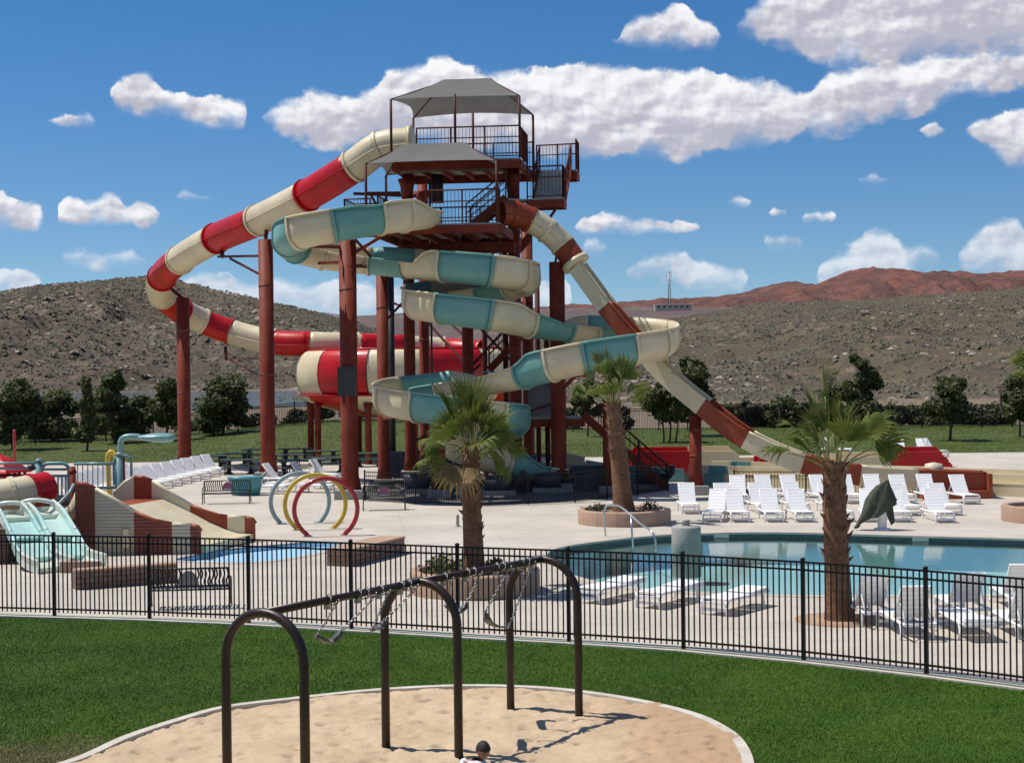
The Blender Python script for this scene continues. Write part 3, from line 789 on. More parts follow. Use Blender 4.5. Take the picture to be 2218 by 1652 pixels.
# bare strip and mow kerb along the fence
def strip(name, l0, l1, z0, z1, mt):
    mb = MB(); n = len(l0); vs = []
    for a, b in zip(l0, l1): vs += [(a.x, a.y, z0), (a.x, a.y, z1), (b.x, b.y, z1), (b.x, b.y, z0)]
    fs = []
    for i in range(n - 1):
        o = 4 * i
        for k in range(4):
            k2 = (k + 1) % 4
            fs.append((o + k, o + 4 + k, o + 4 + k2, o + k2))
    mb.add(vs, fs); return struct(name, mb, mt)
mat('bare_ground', (0.12, 0.098, 0.080), 0.95, (0.075, 0.062, 0.05), 4.0, bump=0.4, bscale=25)
strip('bare_strip', fl_in, fl_k0, -0.2, -0.012, 'bare_ground')
strip('mow_kerb', fl_k0, fl_k1, -0.2, 0.006, 'kerb_concrete')

# sand: a fine height field inside the kerb
def sand_bld(t, b, tc):
    c = t.mix(t.maprange(t.noise(tc, 0.8, 5, 0.6), 0.35, 0.66), (0.61, 0.47, 0.315), (0.54, 0.405, 0.265))
    sp = t.new('ShaderNodeSeparateXYZ'); t.l.new(tc, sp.inputs[0])
    # damp, redder sand towards the right end of the pit
    d = t.math('ADD', sp.outputs[0], t.math('MULTIPLY', t.math('SUBTRACT', t.noise(tc, 1.2, 4, 0.65), 0.5), 1.5))
    c = t.mix(t.math('MULTIPLY', t.maprange(d, 0.9, 2.3), 0.75), c, (0.45, 0.295, 0.175))
    c = t.mix(t.math('MULTIPLY', t.maprange(t.noise(tc, 60, 3, 0.7), 0.45, 0.75), 0.35), c, (0.36, 0.26, 0.16))
    t.put(b.inputs['Base Color'], c); b.inputs['Roughness'].default_value = 0.95; b.inputs['Specular IOR Level'].default_value = 0.15
    bp = t.new('ShaderNodeBump'); bp.inputs['Strength'].default_value = 0.9; bp.inputs['Distance'].default_value = 0.035
    t.l.new(t.noise(t.vmath('MULTIPLY', tc, (1, 1.5, 1)), 11, 6, 0.72), bp.inputs['Height']); t.l.new(bp.outputs[0], b.inputs['Normal'])
surf_mat('sand_mat', sand_bld)
mb = MB(); vs = []; fs = []
sx0, sx1, sy0, sy1, ds = -8.6, 3.9, 13.6, 27.0, 0.055
nx_, ny_ = int((sx1 - sx0) / ds), int((sy1 - sy0) / ds)
kl = np.array(kerb_loop)
def inside_mask(X, Yy, loop):
    ins = np.zeros(X.shape, bool); n = len(loop)
    for i in range(n):
        xa, ya = loop[i]; xb, yb = loop[(i + 1) % n]
        c = ((ya > Yy) != (yb > Yy)) & (X < (xb - xa) * (Yy - ya) / (yb - ya + 1e-12) + xa)
        ins ^= c
    return ins
gx, gy = np.meshgrid(np.linspace(sx0, sx1, nx_ + 1), np.linspace(sy0, sy1, ny_ + 1))
ins = inside_mask(gx, gy, kerb_loop)
vis = ins & (gy > 18.6)
gz = np.full(gx.shape, -0.05)
for j, i in zip(*np.where(ins)):
    x, y = gx[j, i], gy[j, i]
    h = 0.035 * nz(x, y, 0.6, 3.3, 2)
    if vis[j, i]:
        h += 0.034 * nz(x * 0.8, y * 1.2, 3.0, 7.7, 4)
        r = noise.noise(Vector((x * 3.0, y * 4.2, 5.1))) + 0.75 * noise.noise(Vector((x * 6.0, y * 7.5, 2.1)))
        h -= 0.20 * max(0.0, r - 0.34)                       # scuffed foot holes
    gz[j, i] = 0.004 + h
ok = ins[:-1, :-1] | ins[1:, :-1] | ins[:-1, 1:] | ins[1:, 1:]
me = bpy.data.meshes.new('sand')
idx = np.arange(gx.size).reshape(gx.shape)
q = np.stack([idx[:-1, :-1], idx[:-1, 1:], idx[1:, 1:], idx[1:, :-1]], -1)[ok]
me.from_pydata(np.stack([gx, gy, gz], -1).reshape(-1, 3).tolist(), [], q.tolist())
bm = bmesh.new(); bm.from_mesh(me); bmesh.ops.delete(bm, geom=[v for v in bm.verts if not v.link_faces], context='VERTS'); bm.to_mesh(me); bm.free()
me.polygons.foreach_set('use_smooth', [True] * len(me.polygons))
so = obj('sand', me, 'sand_mat'); so['kind'] = 'stuff'

# grass blades of the front lawn
def blades(name, n, region, hmin, hmax, wid, mt, zf=lambda x, y: -0.03 + 0 * x):
    x = np.empty(0); y = np.empty(0)
    while x.size < n:
        yy = region[2] + (region[3] - region[2]) * rng.random(n * 2) ** 1.0
        xx = (rng.uniform(-60, 2280, n * 2) - GW / 2) / FOC * yy * 1.02
        k = region[4](xx, yy)
        x = np.concatenate([x, xx[k]]); y = np.concatenate([y, yy[k]])
    x = x[:n]; y = y[:n]
    clus = np.array([noise.noise(Vector((a * 0.9, b * 0.9, 2.0))) for a, b in zip(x[::1], y[::1])]) if n <= 400000 else np.zeros(n)
    h = (hmin + (hmax - hmin) * rng.random(n)) * (1 + 0.25 * clus)
    a = rng.random(n) * 6.2832; w = wid * (0.6 + 0.8 * rng.random(n))
    lx = rng.normal(0, 0.42, n) * h + 0.25 * h; ly = rng.normal(0, 0.42, n) * h
    z = zf(x, y)
    V = np.empty((n, 3, 3))
    V[:, 0] = np.stack([x - np.cos(a) * w, y - np.sin(a) * w, z], 1)
    V[:, 1] = np.stack([x + np.cos(a) * w, y + np.sin(a) * w, z], 1)
    V[:, 2] = np.stack([x + lx, y + ly, z + h], 1)
    me = bpy.data.meshes.new(name)
    me.vertices.add(3 * n); me.vertices.foreach_set('co', V.reshape(-1))
    me.loops.add(3 * n); me.loops.foreach_set('vertex_index', np.arange(3 * n, dtype=np.int32))
    me.polygons.add(n); me.polygons.foreach_set('loop_start', np.arange(0, 3 * n, 3, dtype=np.int32))
    me.polygons.foreach_set('loop_total', np.full(n, 3, dtype=np.int32))
    me.update(calc_edges=True)
    o = obj(name, me, mt); o['kind'] = 'stuff'
    return o
fx = np.array([p.x for p in fl_k1]); fy = np.array([p.y for p in fl_k1])
def lawn_ok(xx, yy):
    return (yy < np.interp(xx, fx, fy) - 0.02) & ~inside_mask(xx, yy, kerb_loop)
blades('lawn_grass', 400000, (0, 0, 18.0, 36.5, lawn_ok), 0.014, 0.036, 0.0045, 'grass_blade')

# far lawn behind the deck, with a low bank in the middle
def zlawn(x, y):
    k = np.clip((y - 98.0) / 26.0, 0, 1)
    bank = np.exp(-((x + 13.0) / 11.0) ** 2)
    return -0.01 + k * (0.25 + 1.15 * bank)
mb = MB(); vs = []; fs = []
NXL, NYL = 90, 24
for j in range(NYL + 1):
    for i in range(NXL + 1):
        x = -75 + 150 * i / NXL; y = YF + 40.0 * j / NYL
        vs.append((x, y, float(zlawn(x, y)) + 0.04 * nz(x, y, 0.15, 6.0, 2) * (1 if j else 0)))
for j in range(NYL):
    for i in range(NXL):
        a = j * (NXL + 1) + i; fs.append((a, a + 1, a + NXL + 2, a + NXL + 1))
mb.add(vs, fs, True)
struct('far_lawn', mb, 'grass_far', fix=False)
blades('far_lawn_grass', 120000, (0, 0, 96.2, 131.0, lambda a, b: a == a), 0.03, 0.07, 0.022, 'grass_blade', zlawn)
# ------------------------------------------------------------------ pool fence in front
FH = 1.83
fence = thing('pool_fence', 'tall black metal picket fence running across between lawn and pool deck', 'fence', FP[5])
fo = fence.location
mb = MB(); mb.box((0, 0, FH / 2 - 0.05), (0.066, 0.066, FH + 0.1))
post_me = mb.mesh('post'); post_me.materials.append(M['black_paint'])
mb = MB(); mb.lathe([(0.052, 0), (0.052, 0.02), (0.0, 0.048)], 4)
cap_me = mb.mesh('post_cap'); cap_me.materials.append(M['black_paint'])
mb = MB(); mb.box((0, 0, (0.05 + FH - 0.045) / 2), (0.0235, 0.0235, FH - 0.095))
pick_me = mb.mesh('picket'); pick_me.materials.append(M['black_paint'])
for i, p in enumerate(FP[1:], 1):
    t = (FP[min(i + 1, len(FP) - 1)] - FP[i - 1]); rz = math.atan2(t.y, t.x)
    po = inst('post', post_me, fence, p - fo, (0, 0, rz))
    inst('post_cap', cap_me, po, (0, 0, FH), (0, 0, PI / 4))
for i in range(1, len(FP) - 1):
    a, b = FP[i], FP[i + 1]
    d = (b - a); L = d.length; d.normalize(); rz = math.atan2(d.y, d.x)
    a2, b2 = a + d * 0.033, b - d * 0.033
    for z, hh in ((FH - 0.045, 0.034), (FH - 0.19, 0.034), (0.135, 0.036)):
        obj('rail', MB().beam(a2 + Vector((0, 0, z)), b2 + Vector((0, 0, z)), 0.030, hh), 'black_paint', fence)
    n = 20
    for k in range(1, n + 1):
        p = a + d * (L * k / (n + 1))
        inst('picket', pick_me, fence, p - fo + Vector((0, 0, 0)), (0, 0, rz))

# ------------------------------------------------------------------ swing set
ap = [Vector((-3.10, 19.10, 2.41)), Vector((-1.33, 21.80, 2.41)), Vector((0.45, 24.25, 2.41))]
legv = Vector((1.06, -0.58, 0)) * 0.5
sw = thing('swing_set', 'dark bronze swing set of three tall arches standing in the sand', 'swing set', (ap[1].x, ap[1].y, 0))
AR = 0.60
for p in ap:
    h = legv.length; e = legv.normalized(); path = []
    base = -0.25
    path += [p - Vector((0, 0, p.z)) + e * (-h * 1.0) + Vector((0, 0, base)), p - Vector((0, 0, p.z)) + e * (-h) + Vector((0, 0, p.z - AR - 0.5))]
    for k in range(0, 21):
        a = PI - PI * k / 20
        path.append(p - Vector((0, 0, AR)) + e * (math.cos(a) * h) + Vector((0, 0, math.sin(a) * AR)))
    path += [p - Vector((0, 0, p.z)) + e * h + Vector((0, 0, p.z - AR - 0.5)), p - Vector((0, 0, p.z)) + e * h + Vector((0, 0, base))]
    obj('arch_frame', MB().tube(path, 0.062, 16), 'bronze_paint', sw)
for a, b in ((ap[0], ap[1]), (ap[1], ap[2])):
    obj('top_beam', MB().tube([a, b], 0.052, 14), 'bronze_paint', sw)
bd = (ap[2] - ap[0]).normalized()
def chain_mesh(path, link=0.055, wire=0.0055):
    """chain of small oval links along a path"""
    mb = MB(); pts = [Vector(p) for p in path]
    seg = []; 
    for i in range(len(pts) - 1):
        L = (pts[i + 1] - pts[i]).length; n = max(1, int(L / (link * 0.74)))
        for k in range(n): seg.append((pts[i].lerp(pts[i + 1], (k + 0.5) / n), (pts[i + 1] - pts[i]).normalized()))
    for i, (c, t) in enumerate(seg):
        ref = Vector((0, 0, 1)) if abs(t.z) < 0.9 else Vector((1, 0, 0))
        s1 = t.cross(ref).normalized(); s2 = t.cross(s1)
        w = s1 if i % 2 else s2
        loop = [c + t * (math.cos(a) * link * 0.5) + w * (math.sin(a) * link * 0.28) for a in [2 * PI * k / 6 for k in range(6)]]
        mb.tube(loop, wire * 1.35, 4, closed=True)
    return mb
def swing(pa, pb, seat_pts, label, wraps):
    """chains wound round the beam, then a belt seat hanging on what is left"""
    t = thing('swing', label, 'swing', seat_pts[len(seat_pts) // 2], group='belt swings wound up round the beam')
    for bp_, sp, wr in ((pa, seat_pts[0], wraps[0]), (pb, seat_pts[-1], wraps[1])):
        path = []
        n = int(wr * 10)
        side = bd.cross(Vector((0, 0, 1))).normalized()
        for k in range(n + 1):
            a = 2 * PI * k / 10
            path.append(bp_ + bd * (0.16 * (k / 10) - 0.08 * wr) + (side * math.cos(a) + Vector((0, 0, 1)) * math.sin(a)) * 0.070)
        path.append(bp_ + bd * (0.08 * wr) + Vector((0, 0, -0.09)))
        path.append(sp)
        obj('chain', chain_mesh(path), 'chain', t)
        mb = MB(); mb.box(bp_ + Vector((0, 0, -0.075)) - bd * (0.08 * wr), (0.05, 0.07, 0.07), math.atan2(bd.y, bd.x))
        obj('hanger', mb, 'chain', t)
    sp = catmull(seat_pts, 5); w = 0.075
    side = (seat_pts[-1] - seat_pts[0]).cross(Vector((0, 0, 1))).normalized()
    mb = MB(); vs = []; fs = []
    for i, p in enumerate(sp):
        k = 0.55 + 0.45 * math.sin(PI * i / (len(sp) - 1))
        tz = (sp[min(i + 1, len(sp) - 1)] - sp[max(i - 1, 0)]).normalized(); nn = tz.cross(side).normalized() * 0.009
        vs += [p - side * w * k - nn, p + side * w * k - nn, p + side * w * k + nn, p - side * w * k + nn]
    for i in range(len(sp) - 1):
        o = 4 * i
        for k in range(4): k2 = (k + 1) % 4; fs.append((o + k, o + k2, o + 4 + k2, o + 4 + k))
    fs += [(0, 1, 2, 3), tuple(4 * (len(sp) - 1) + k for k in (3, 2, 1, 0))]
    mb.add(vs, fs, True)
    obj('seat', mb, 'rubber', t)
    for e in (0, -1):
        mb = MB(); mb.prism([seat_pts[e] + Vector((0, 0, 0.05)), seat_pts[e] - bd * 0.05 - Vector((0, 0, 0.03)), seat_pts[e] + bd * 0.05 - Vector((0, 0, 0.03))], side * 0.012)
        obj('clip', mb, 'chain', t)
def on_beam(k, a=0, b=2): return ap[a].lerp(ap[b], k)
def P(u, v, Y): return At(u, v, Y)
b1 = on_beam(0.20); b2 = on_beam(0.31); b3 = on_beam(0.37); b4 = on_beam(0.455)
swing(b1, b2, [P(686, 1376, b1.y), P(702, 1386, b1.y + .05), P(716, 1389, b2.y), P(730, 1378, b2.y), P(738, 1367, b2.y)], 'belt swing hanging low beside the nearest arch', (1, 2))
swing(b3, b4, [P(806, 1362, b3.y), P(814, 1361, b3.y), P(823, 1356, b4.y), P(831, 1345, b4.y)], 'belt swing hung up against the left leg of the middle arch', (1, 2))
b5 = on_beam(0.60); b6 = on_beam(0.70); b7 = on_beam(0.82); b8 = on_beam(0.925)
swing(b5, b6, [P(966, 1310, b5.y), P(978, 1320, b5.y), P(992, 1324, b6.y), P(1004, 1315, b6.y), P(1008, 1308, b6.y)], 'belt swing hanging just right of the middle arch', (1, 2))
swing(b7, b8, [P(1050, 1326, b7.y), P(1056, 1340, b7.y), P(1066, 1351, b8.y), P(1080, 1357, b8.y), P(1102, 1355, b8.y)], 'belt swing hanging against the left leg of the farthest arch', (2, 2))

# ------------------------------------------------------------------ child sitting in the sand
def skin_body(name, joints, edges, root, mt, parent, sub=2):
    me = bpy.data.meshes.new(name)
    keys = list(joints); ix = {k: i for i, k in enumerate(keys)}
    off = origin_of(parent)
    me.from_pydata([Vector(joints[k][0]) - off for k in keys], [(ix[a], ix[b]) for a, b in edges], [])
    o = bpy.data.objects.new(name, me); COL.objects.link(o); o.parent = parent
    md = o.modifiers.new('skin', 'SKIN'); md.use_smooth_shade = True
    for k in keys:
        sv = me.skin_vertices[0].data[ix[k]]
        r = joints[k][1]; sv.radius = r if isinstance(r, tuple) else (r, r); sv.use_root = (k == root)
    sb = o.modifiers.new('sub', 'SUBSURF'); sb.levels = sub; sb.render_levels = sub
    dg = bpy.context.evaluated_depsgraph_get(); dg.update()
    m2 = bpy.data.meshes.new_from_object(o.evaluated_get(dg))
    o.modifiers.clear(); o.data = m2; m2.name = name
    m2.polygons.foreach_set('use_smooth', [True] * len(m2.polygons))
    m2.materials.clear(); m2.materials.append(M[mt])
    return o
hc = At(1046, 1624, 19.6)                       # head centre
ground = Vector((hc.x - 0.02, hc.y + 0.02, 0.0))
kid = thing('person', 'child with black hair and a white shirt sitting in the sand', 'person', (ground.x, ground.y, 0))
hz_ = hc.z
def K(x, y, z): return Vector((hc.x + x, hc.y + y, z))
J = {'pel': (K(-.12, .03, .13), (.115, .10)), 'waist': (K(-.13, .04, .28), (.105, .085)), 'chest': (K(-.11, .04, hz_ - .27), (.130, .10)), 'neckb': (K(-.085, .03, hz_ - .135), (.060, .055)), 'neck': (K(-.035, .01, hz_ - .085), (.048, .048)),
     'shL': (K(-.25, .05, hz_ - .165), .062), 'elL': (K(-.30, -.05, hz_ - .40), .042), 'wrL': (K(-.10, -.20, .16), .028),
     'shR': (K(.03, -.01, hz_ - .20), .062), 'elR': (K(.16, -.10, hz_ - .42), .040), 'wrR': (K(.12, -.26, .12), .028),
     'hipL': (K(-.17, -.02, .13), .085), 'knL': (K(-.26, -.30, .20), .060), 'anL': (K(.0, -.42, .07), .040), 'toL': (K(.10, -.46, .04), .033),
     'hipR': (K(.0, -.03, .13), .085), 'knR': (K(.20, -.24, .20), .060), 'anR': (K(.02, -.33, .07), .040), 'toR': (K(-.08, -.40, .04), .033)}
E = [('pel', 'waist'), ('waist', 'chest'), ('chest', 'neckb'), ('neckb', 'neck'), ('chest', 'shL'), ('shL', 'elL'), ('elL', 'wrL'), ('chest', 'shR'), ('shR', 'elR'), ('elR', 'wrR'),
     ('pel', 'hipL'), ('hipL', 'knL'), ('knL', 'anL'), ('anL', 'toL'), ('pel', 'hipR'), ('hipR', 'knR'), ('knR', 'anR'), ('anR', 'toR')]
skin_body('body', J, E, 'pel', 'skin', kid)
# head: one closed surface with brow, nose, chin and ears pulled out of an ovoid
def head_mesh(c, r, look):
    bm = bmesh.new(); bmesh.ops.create_icosphere(bm, subdivisions=4, radius=1.0)
    f = look.normalized(); s = f.cross(Vector((0, 0, 1))).normalized(); u_ = s.cross(f)
    for v in bm.verts:
        p = v.co.copy(); x, y, z = p.x, p.y, p.z         # y = front
        k = 1.0
        q = Vector((x * 0.80, y * 0.98, z * 1.12))
        if z < 0: q.x *= 1 + 0.30 * z; q.y += 0.05 * -z * (1 if y > 0 else -1.4)
        nose = math.exp(-((x / 0.13) ** 2 + ((z + 0.12) / 0.20) ** 2)) if y > 0 else 0
        q.y += 0.17 * nose
        eye = sum(math.exp(-(((x - e) / 0.15) ** 2 + ((z - 0.08) / 0.10) ** 2)) for e in (-0.32, 0.32)) if y > 0 else 0
        q.y -= 0.10 * eye
        lip = math.exp(-((x / 0.22) ** 2 + ((z + 0.48) / 0.07) ** 2)) if y > 0 else 0
        q.y += 0.06 * lip
        ear = math.exp(-(((y + 0.05) / 0.16) ** 2 + ((z + 0.05) / 0.22) ** 2)) * (abs(x) ** 6)
        q.x += math.copysign(0.14 * ear, x)
        v.co = c + s * q.x * r + f * q.y * r + u_ * q.z * r
    me = bpy.data.meshes.new('head'); bm.to_mesh(me); bm.free()
    me.polygons.foreach_set('use_smooth', [True] * len(me.polygons))
    return me, f, s, u_
look = Vector((0.35, -0.85, -0.42))
hr = 0.106
me, f_, s_, u__ = head_mesh(hc - Vector((0, 0, 0.0)), hr, look)
off = origin_of(kid); me.transform(Matrix.Translation(-off))
hd = obj('head', me, 'skin', kid)
for e in (-0.31, 0.31):
    mb = MB(); mb.lathe([(0, -1), (0.5, -0.86), (0.86, -0.5), (1, 0), (0.86, 0.5), (0.5, 0.86), (0, 1)], 10)
    c = hc + s_ * e * hr + f_ * 0.80 * hr + u__ * 0.09 * hr
    mb.v = [tuple(c + Vector(p) * 0.011) for p in mb.v]
    obj('eye', mb, 'hair', hd)
# hair: a thick cap with a fringe
bm = bmesh.new(); bmesh.ops.create_icosphere(bm, subdivisions=4, radius=1.0)
dele = []
for v in bm.verts:
    x, y, z = v.co
    if (z < 0.30 + 0.06 * math.sin(x * 14) and y > 0.25) or (z < -0.55 - 0.05 * math.sin(y * 17)) or (y > -0.05 and z < -0.05 and abs(x) > 0.4): dele.append(v); continue
    q = Vector((x * 0.80, y * 0.98, z * 1.12)) * (1.10 + 0.035 * math.sin(x * 23 + y * 9) * math.cos(z * 15))
    v.co = hc + s_ * q.x * hr + f_ * q.y * hr + u__ * q.z * hr
bmesh.ops.delete(bm, geom=dele, context='VERTS')
me = bpy.data.meshes.new('hair'); bm.to_mesh(me); bm.free(); me.transform(Matrix.Translation(-off))
me.polygons.foreach_set('use_smooth', [True] * len(me.polygons))
obj('hair', me, 'hair', hd)
# shirt: skinned surface a little larger than the body, to the elbows and the waist
JS = {k: (J[k][0], tuple(a * 1.16 for a in J[k][1]) if isinstance(J[k][1], tuple) else J[k][1] * 1.22) for k in ('pel', 'waist', 'chest', 'shL', 'shR', 'neckb')}
JS['neckb'] = (JS['neckb'][0] - Vector((0, 0, .02)), (.075, .068))
JS['slL'] = (J['shL'][0].lerp(J['elL'][0], 0.6), .058); JS['slR'] = (J['shR'][0].lerp(J['elR'][0], 0.6), .058)
skin_body('shirt', JS, [('pel', 'waist'), ('waist', 'chest'), ('chest', 'neckb'), ('chest', 'shL'), ('shL', 'slL'), ('chest', 'shR'), ('shR', 'slR')], 'pel', 'shirt', kid)
JT = {k: (J[k][0], (J[k][1] * 1.2 if not isinstance(J[k][1], tuple) else tuple(a * 1.12 for a in J[k][1]))) for k in ('pel', 'hipL', 'knL', 'hipR', 'knR')}
skin_body('shorts', JT, [('pel', 'hipL'), ('hipL', 'knL'), ('pel', 'hipR'), ('hipR', 'knR')], 'pel', 'cloth_dark', kid)
for sgn, wk in ((-1, 'wrL'), (1, 'wrR')):
    w0 = J[wk][0]; d0 = Vector((-sgn * 0.12, -0.9, -0.35)).normalized(); sd = d0.cross(Vector((0, 0, 1))).normalized()
    HJ = {'w': (w0, .024), 'p': (w0 + d0 * .045, (.032, .018))}; HE = [('w', 'p')]
    for q, (o_, L) in enumerate(((-.026, .040), (-.009, .048), (.009, .045), (.026, .036))):
        HJ['k%d' % q] = (w0 + d0 * .07 + sd * o_, .0085); HJ['f%d' % q] = (w0 + d0 * (.07 + L * .6) + sd * o_ * 1.1 - Vector((0, 0, .008)), .0075)
        HJ['t%d' % q] = (w0 + d0 * (.07 + L) + sd * o_ * 1.1 - Vector((0, 0, .024)), .0065)
        HE += [('p', 'k%d' % q), ('k%d' % q, 'f%d' % q), ('f%d' % q, 't%d' % q)]
    HJ['th'] = (w0 + d0 * .035 - sd * sgn * .036, .009); HJ['tt'] = (w0 + d0 * .062 - sd * sgn * .050 - Vector((0, 0, .008)), .0075)
    HE += [('w', 'th'), ('th', 'tt')]
    skin_body('hand', HJ, HE, 'w', 'skin', kid, 1)
# ------------------------------------------------------------------ slide tower: posts, decks, stairs, canopies
tower = thing('slide_tower', 'tall rust-red steel slide tower with two decks and stairs', 'tower', (At(1000, 1060, 72).x, 72.0, 0.0))
def vpole(u, vtop, Y, r, parent, mt='tower_paint', pier=0.0, flare=True, name='column', z0=0.0, pw=None, ptop=None):
    c = G_at = Vector((At(u, 1000, Y).x, Y, 0))
    # a vertical pole leans in the picture only by the camera's roll: take x at mid height
    zt = At(u, vtop, Y).z if ptop is None else ptop
    c.x = At(u, (vtop + 1040) / 2, Y).x
    mb = MB()
    prof = [(r * 1.32, pier + 0.0), (r * 1.02, pier + 0.55), (r, pier + 0.7), (r, zt)] if flare else [(r, pier), (r, zt)]
    mb.lathe(prof, 24, (c.x, c.y, z0))
    p = obj(name, mb, mt, parent)
    if r > 0.2:
        for zz in (pier + (zt - pier) * 0.42, pier + (zt - pier) * 0.80):
            mb = MB(); mb.lathe([(r, zz - 0.05), (r + 0.014, zz - 0.03), (r + 0.014, zz + 0.03), (r, zz + 0.05)], 24, (c.x, c.y, z0)); obj('weld_band', mb, 'weld', p)
    if pier > 0:
        w = pw or r * 3.4
        mb = MB(); mb.lathe([(w * 0.72, -0.1), (w * 0.70, pier - 0.03), (w * 0.66, pier + 0.004)], 4, (c.x, c.y, 0), PI / 4, PI / 4 + 2 * PI, smooth=False)
        obj('pier', mb, 'concrete_pier', p if parent else p)
    return p, c, zt
vpole(829, 575, 72.0, 0.27, tower, pier=0.45)
vpole(886, 366, 73.0, 0.27, tower, pier=0.75)
vpole(918, 366, 78.5, 0.26, tower, pier=0.75)
vpole(1013, 498, 73.0, 0.27, tower, pier=0.45)
vpole(1115, 362, 71.5, 0.28, tower, pier=0.45)
vpole(1143, 452, 76.5, 0.28, tower, pier=0.45)
vpole(1208, 568, 69.0, 0.345, tower, pier=0.4)
vpole(1318, 828, 68.0, 0.27, tower, pier=0.3)
vpole(950, 905, 66.5, 0.28, tower, pier=0.35)
vpole(848, 590, 77.0, 0.17, tower, 'dark_metal', flare=False, name='drain_pipe')
vpole(934, 392, 74.0, 0.055, tower, 'dark_metal', flare=False, name='drain_pipe')
for u, Y, vt in ((1050, 78.5, 520), (1165, 78.0, 600), (1185, 74.5, 700), (1095, 75, 520)): vpole(u, vt, Y, 0.13, tower, 'tower_dark', flare=False)

def plan(u, Y): q = At(u, 800, Y); return Vector((q.x, q.y, 0))
def zat(v, u, Y): return At(u, v, Y).z
Z2, Z1, ZL = 15.02, 11.82, 13.22
NL, NR = plan(857, 70.6), plan(1130, 70.0)
ey = Vector((0.13, 0.9915, 0)); 
FR, FL = NR + ey * 5.2, NL + ey * 5.2
def slab(name, pts, z0, z1, mt, parent=tower):
    mb = MB(); mb.prism([Vector((p.x, p.y, z0)) for p in pts], (0, 0, z1 - z0)); return obj(name, mb, mt, parent)
def fascia(pts, z0, z1, th=0.12, mt='tower_paint', parent=tower, skip=()):
    n = len(pts)
    for i in range(n):
        if i in skip: continue
        a, b = pts[i], pts[(i + 1) % n]
        obj('fascia_beam', MB().beam(Vector((a.x, a.y, (z0 + z1) / 2)), Vector((b.x, b.y, (z0 + z1) / 2)), th, z1 - z0), mt, parent)
def railing(pts, z, h=1.45, parent=tower, mt='tower_dark', step=0.16, pstep=1.5, mid=True, z2=None):
    """post-and-picket guard rail along a polyline; pickets are joined, they are only a few pixels apart"""
    rail = None
    for i in range(len(pts) - 1):
        a, b = Vector(pts[i]), Vector(pts[i + 1]); 
        if len(pts[0]) == 3 and z is None: za, zb = a.z, b.z
        else: za = zb = z
        L = (b - a).length
        A_ = Vector((a.x, a.y, za)); B_ = Vector((b.x, b.y, zb))
        rail = obj('top_rail', MB().tube([A_ + Vector((0, 0, h)), B_ + Vector((0, 0, h))], 0.036, 8), mt, parent)
        if mid: obj('mid_rail', MB().tube([A_ + Vector((0, 0, h * 0.66)), B_ + Vector((0, 0, h * 0.66))], 0.026, 6), mt, parent)
        obj('bottom_rail', MB().tube([A_ + Vector((0, 0, 0.10)), B_ + Vector((0, 0, 0.10))], 0.026, 6), mt, parent)
        n = max(1, round(L / pstep))
        for k in range(n + 1):
            p = A_.lerp(B_, k / n); obj('rail_post', MB().beam(p, p + Vector((0, 0, h + 0.02)), 0.07, 0.07), mt, parent)
        mb = MB(); n = max(1, int(L / step))
        for k in range(1, n):
            p = A_.lerp(B_, k / n); mb.beam(p + Vector((0, 0, 0.1)), p + Vector((0, 0, h)), 0.020, 0.020)
        if mb.v:
            o = obj('pickets', mb, mt, parent); o['kind'] = 'stuff'
# upper deck
up_pts = [NL, NR, FR, FL]
slab('upper_floor', up_pts, Z2 - 0.08, Z2, 'stair_grey')
fascia(up_pts, Z2 - 0.46, Z2 - 0.085, 0.16)
for k in range(1, 6):
    a, b = NL.lerp(NR, k / 6), FL.lerp(FR, k / 6)
    obj('joist', MB().beam(a + Vector((0, 0, Z2 - 0.22)), b + Vector((0, 0, Z2 - 0.22)), 0.12, 0.24), 'tower_paint', tower)
railing([NL + Vector((1.2, -0.1, 0)) * 0.9, NR], Z2)
railing([NR, NR + ey * 3.0], Z2)
railing([FL, FR], Z2, pstep=1.8)
railing([FL, FL - ey * 2.0], Z2)
# lower deck
l0, l1 = plan(806, 67.7), plan(1085, 67.0)
low_pts = [l0, l1, l1 + ey * 7.0, l0 + ey * 7.0]
slab('lower_floor', low_pts, Z1 - 0.08, Z1, 'stair_grey')
fascia(low_pts, Z1 - 0.44, Z1 - 0.085, 0.16)
for k in range(1, 6):
    a, b = l0.lerp(l1, k / 6), low_pts[3].lerp(low_pts[2], k / 6)
    obj('joist', MB().beam(a + Vector((0, 0, Z1 - 0.22)), b + Vector((0, 0, Z1 - 0.22)), 0.12, 0.24), 'tower_paint', tower)
obj('girder', MB().beam(plan(880, 70.5) + Vector((0, 0, Z1 - 0.85)), plan(1118, 69.9) + Vector((0, 0, Z1 - 0.85)), 0.25, 0.5), 'tower_paint', tower)
railing([plan(925, 67.45), l1], Z1)
railing([low_pts[3], low_pts[2]], Z1, pstep=1.8)
railing([low_pts[3], l0 + ey * 1.5], Z1)
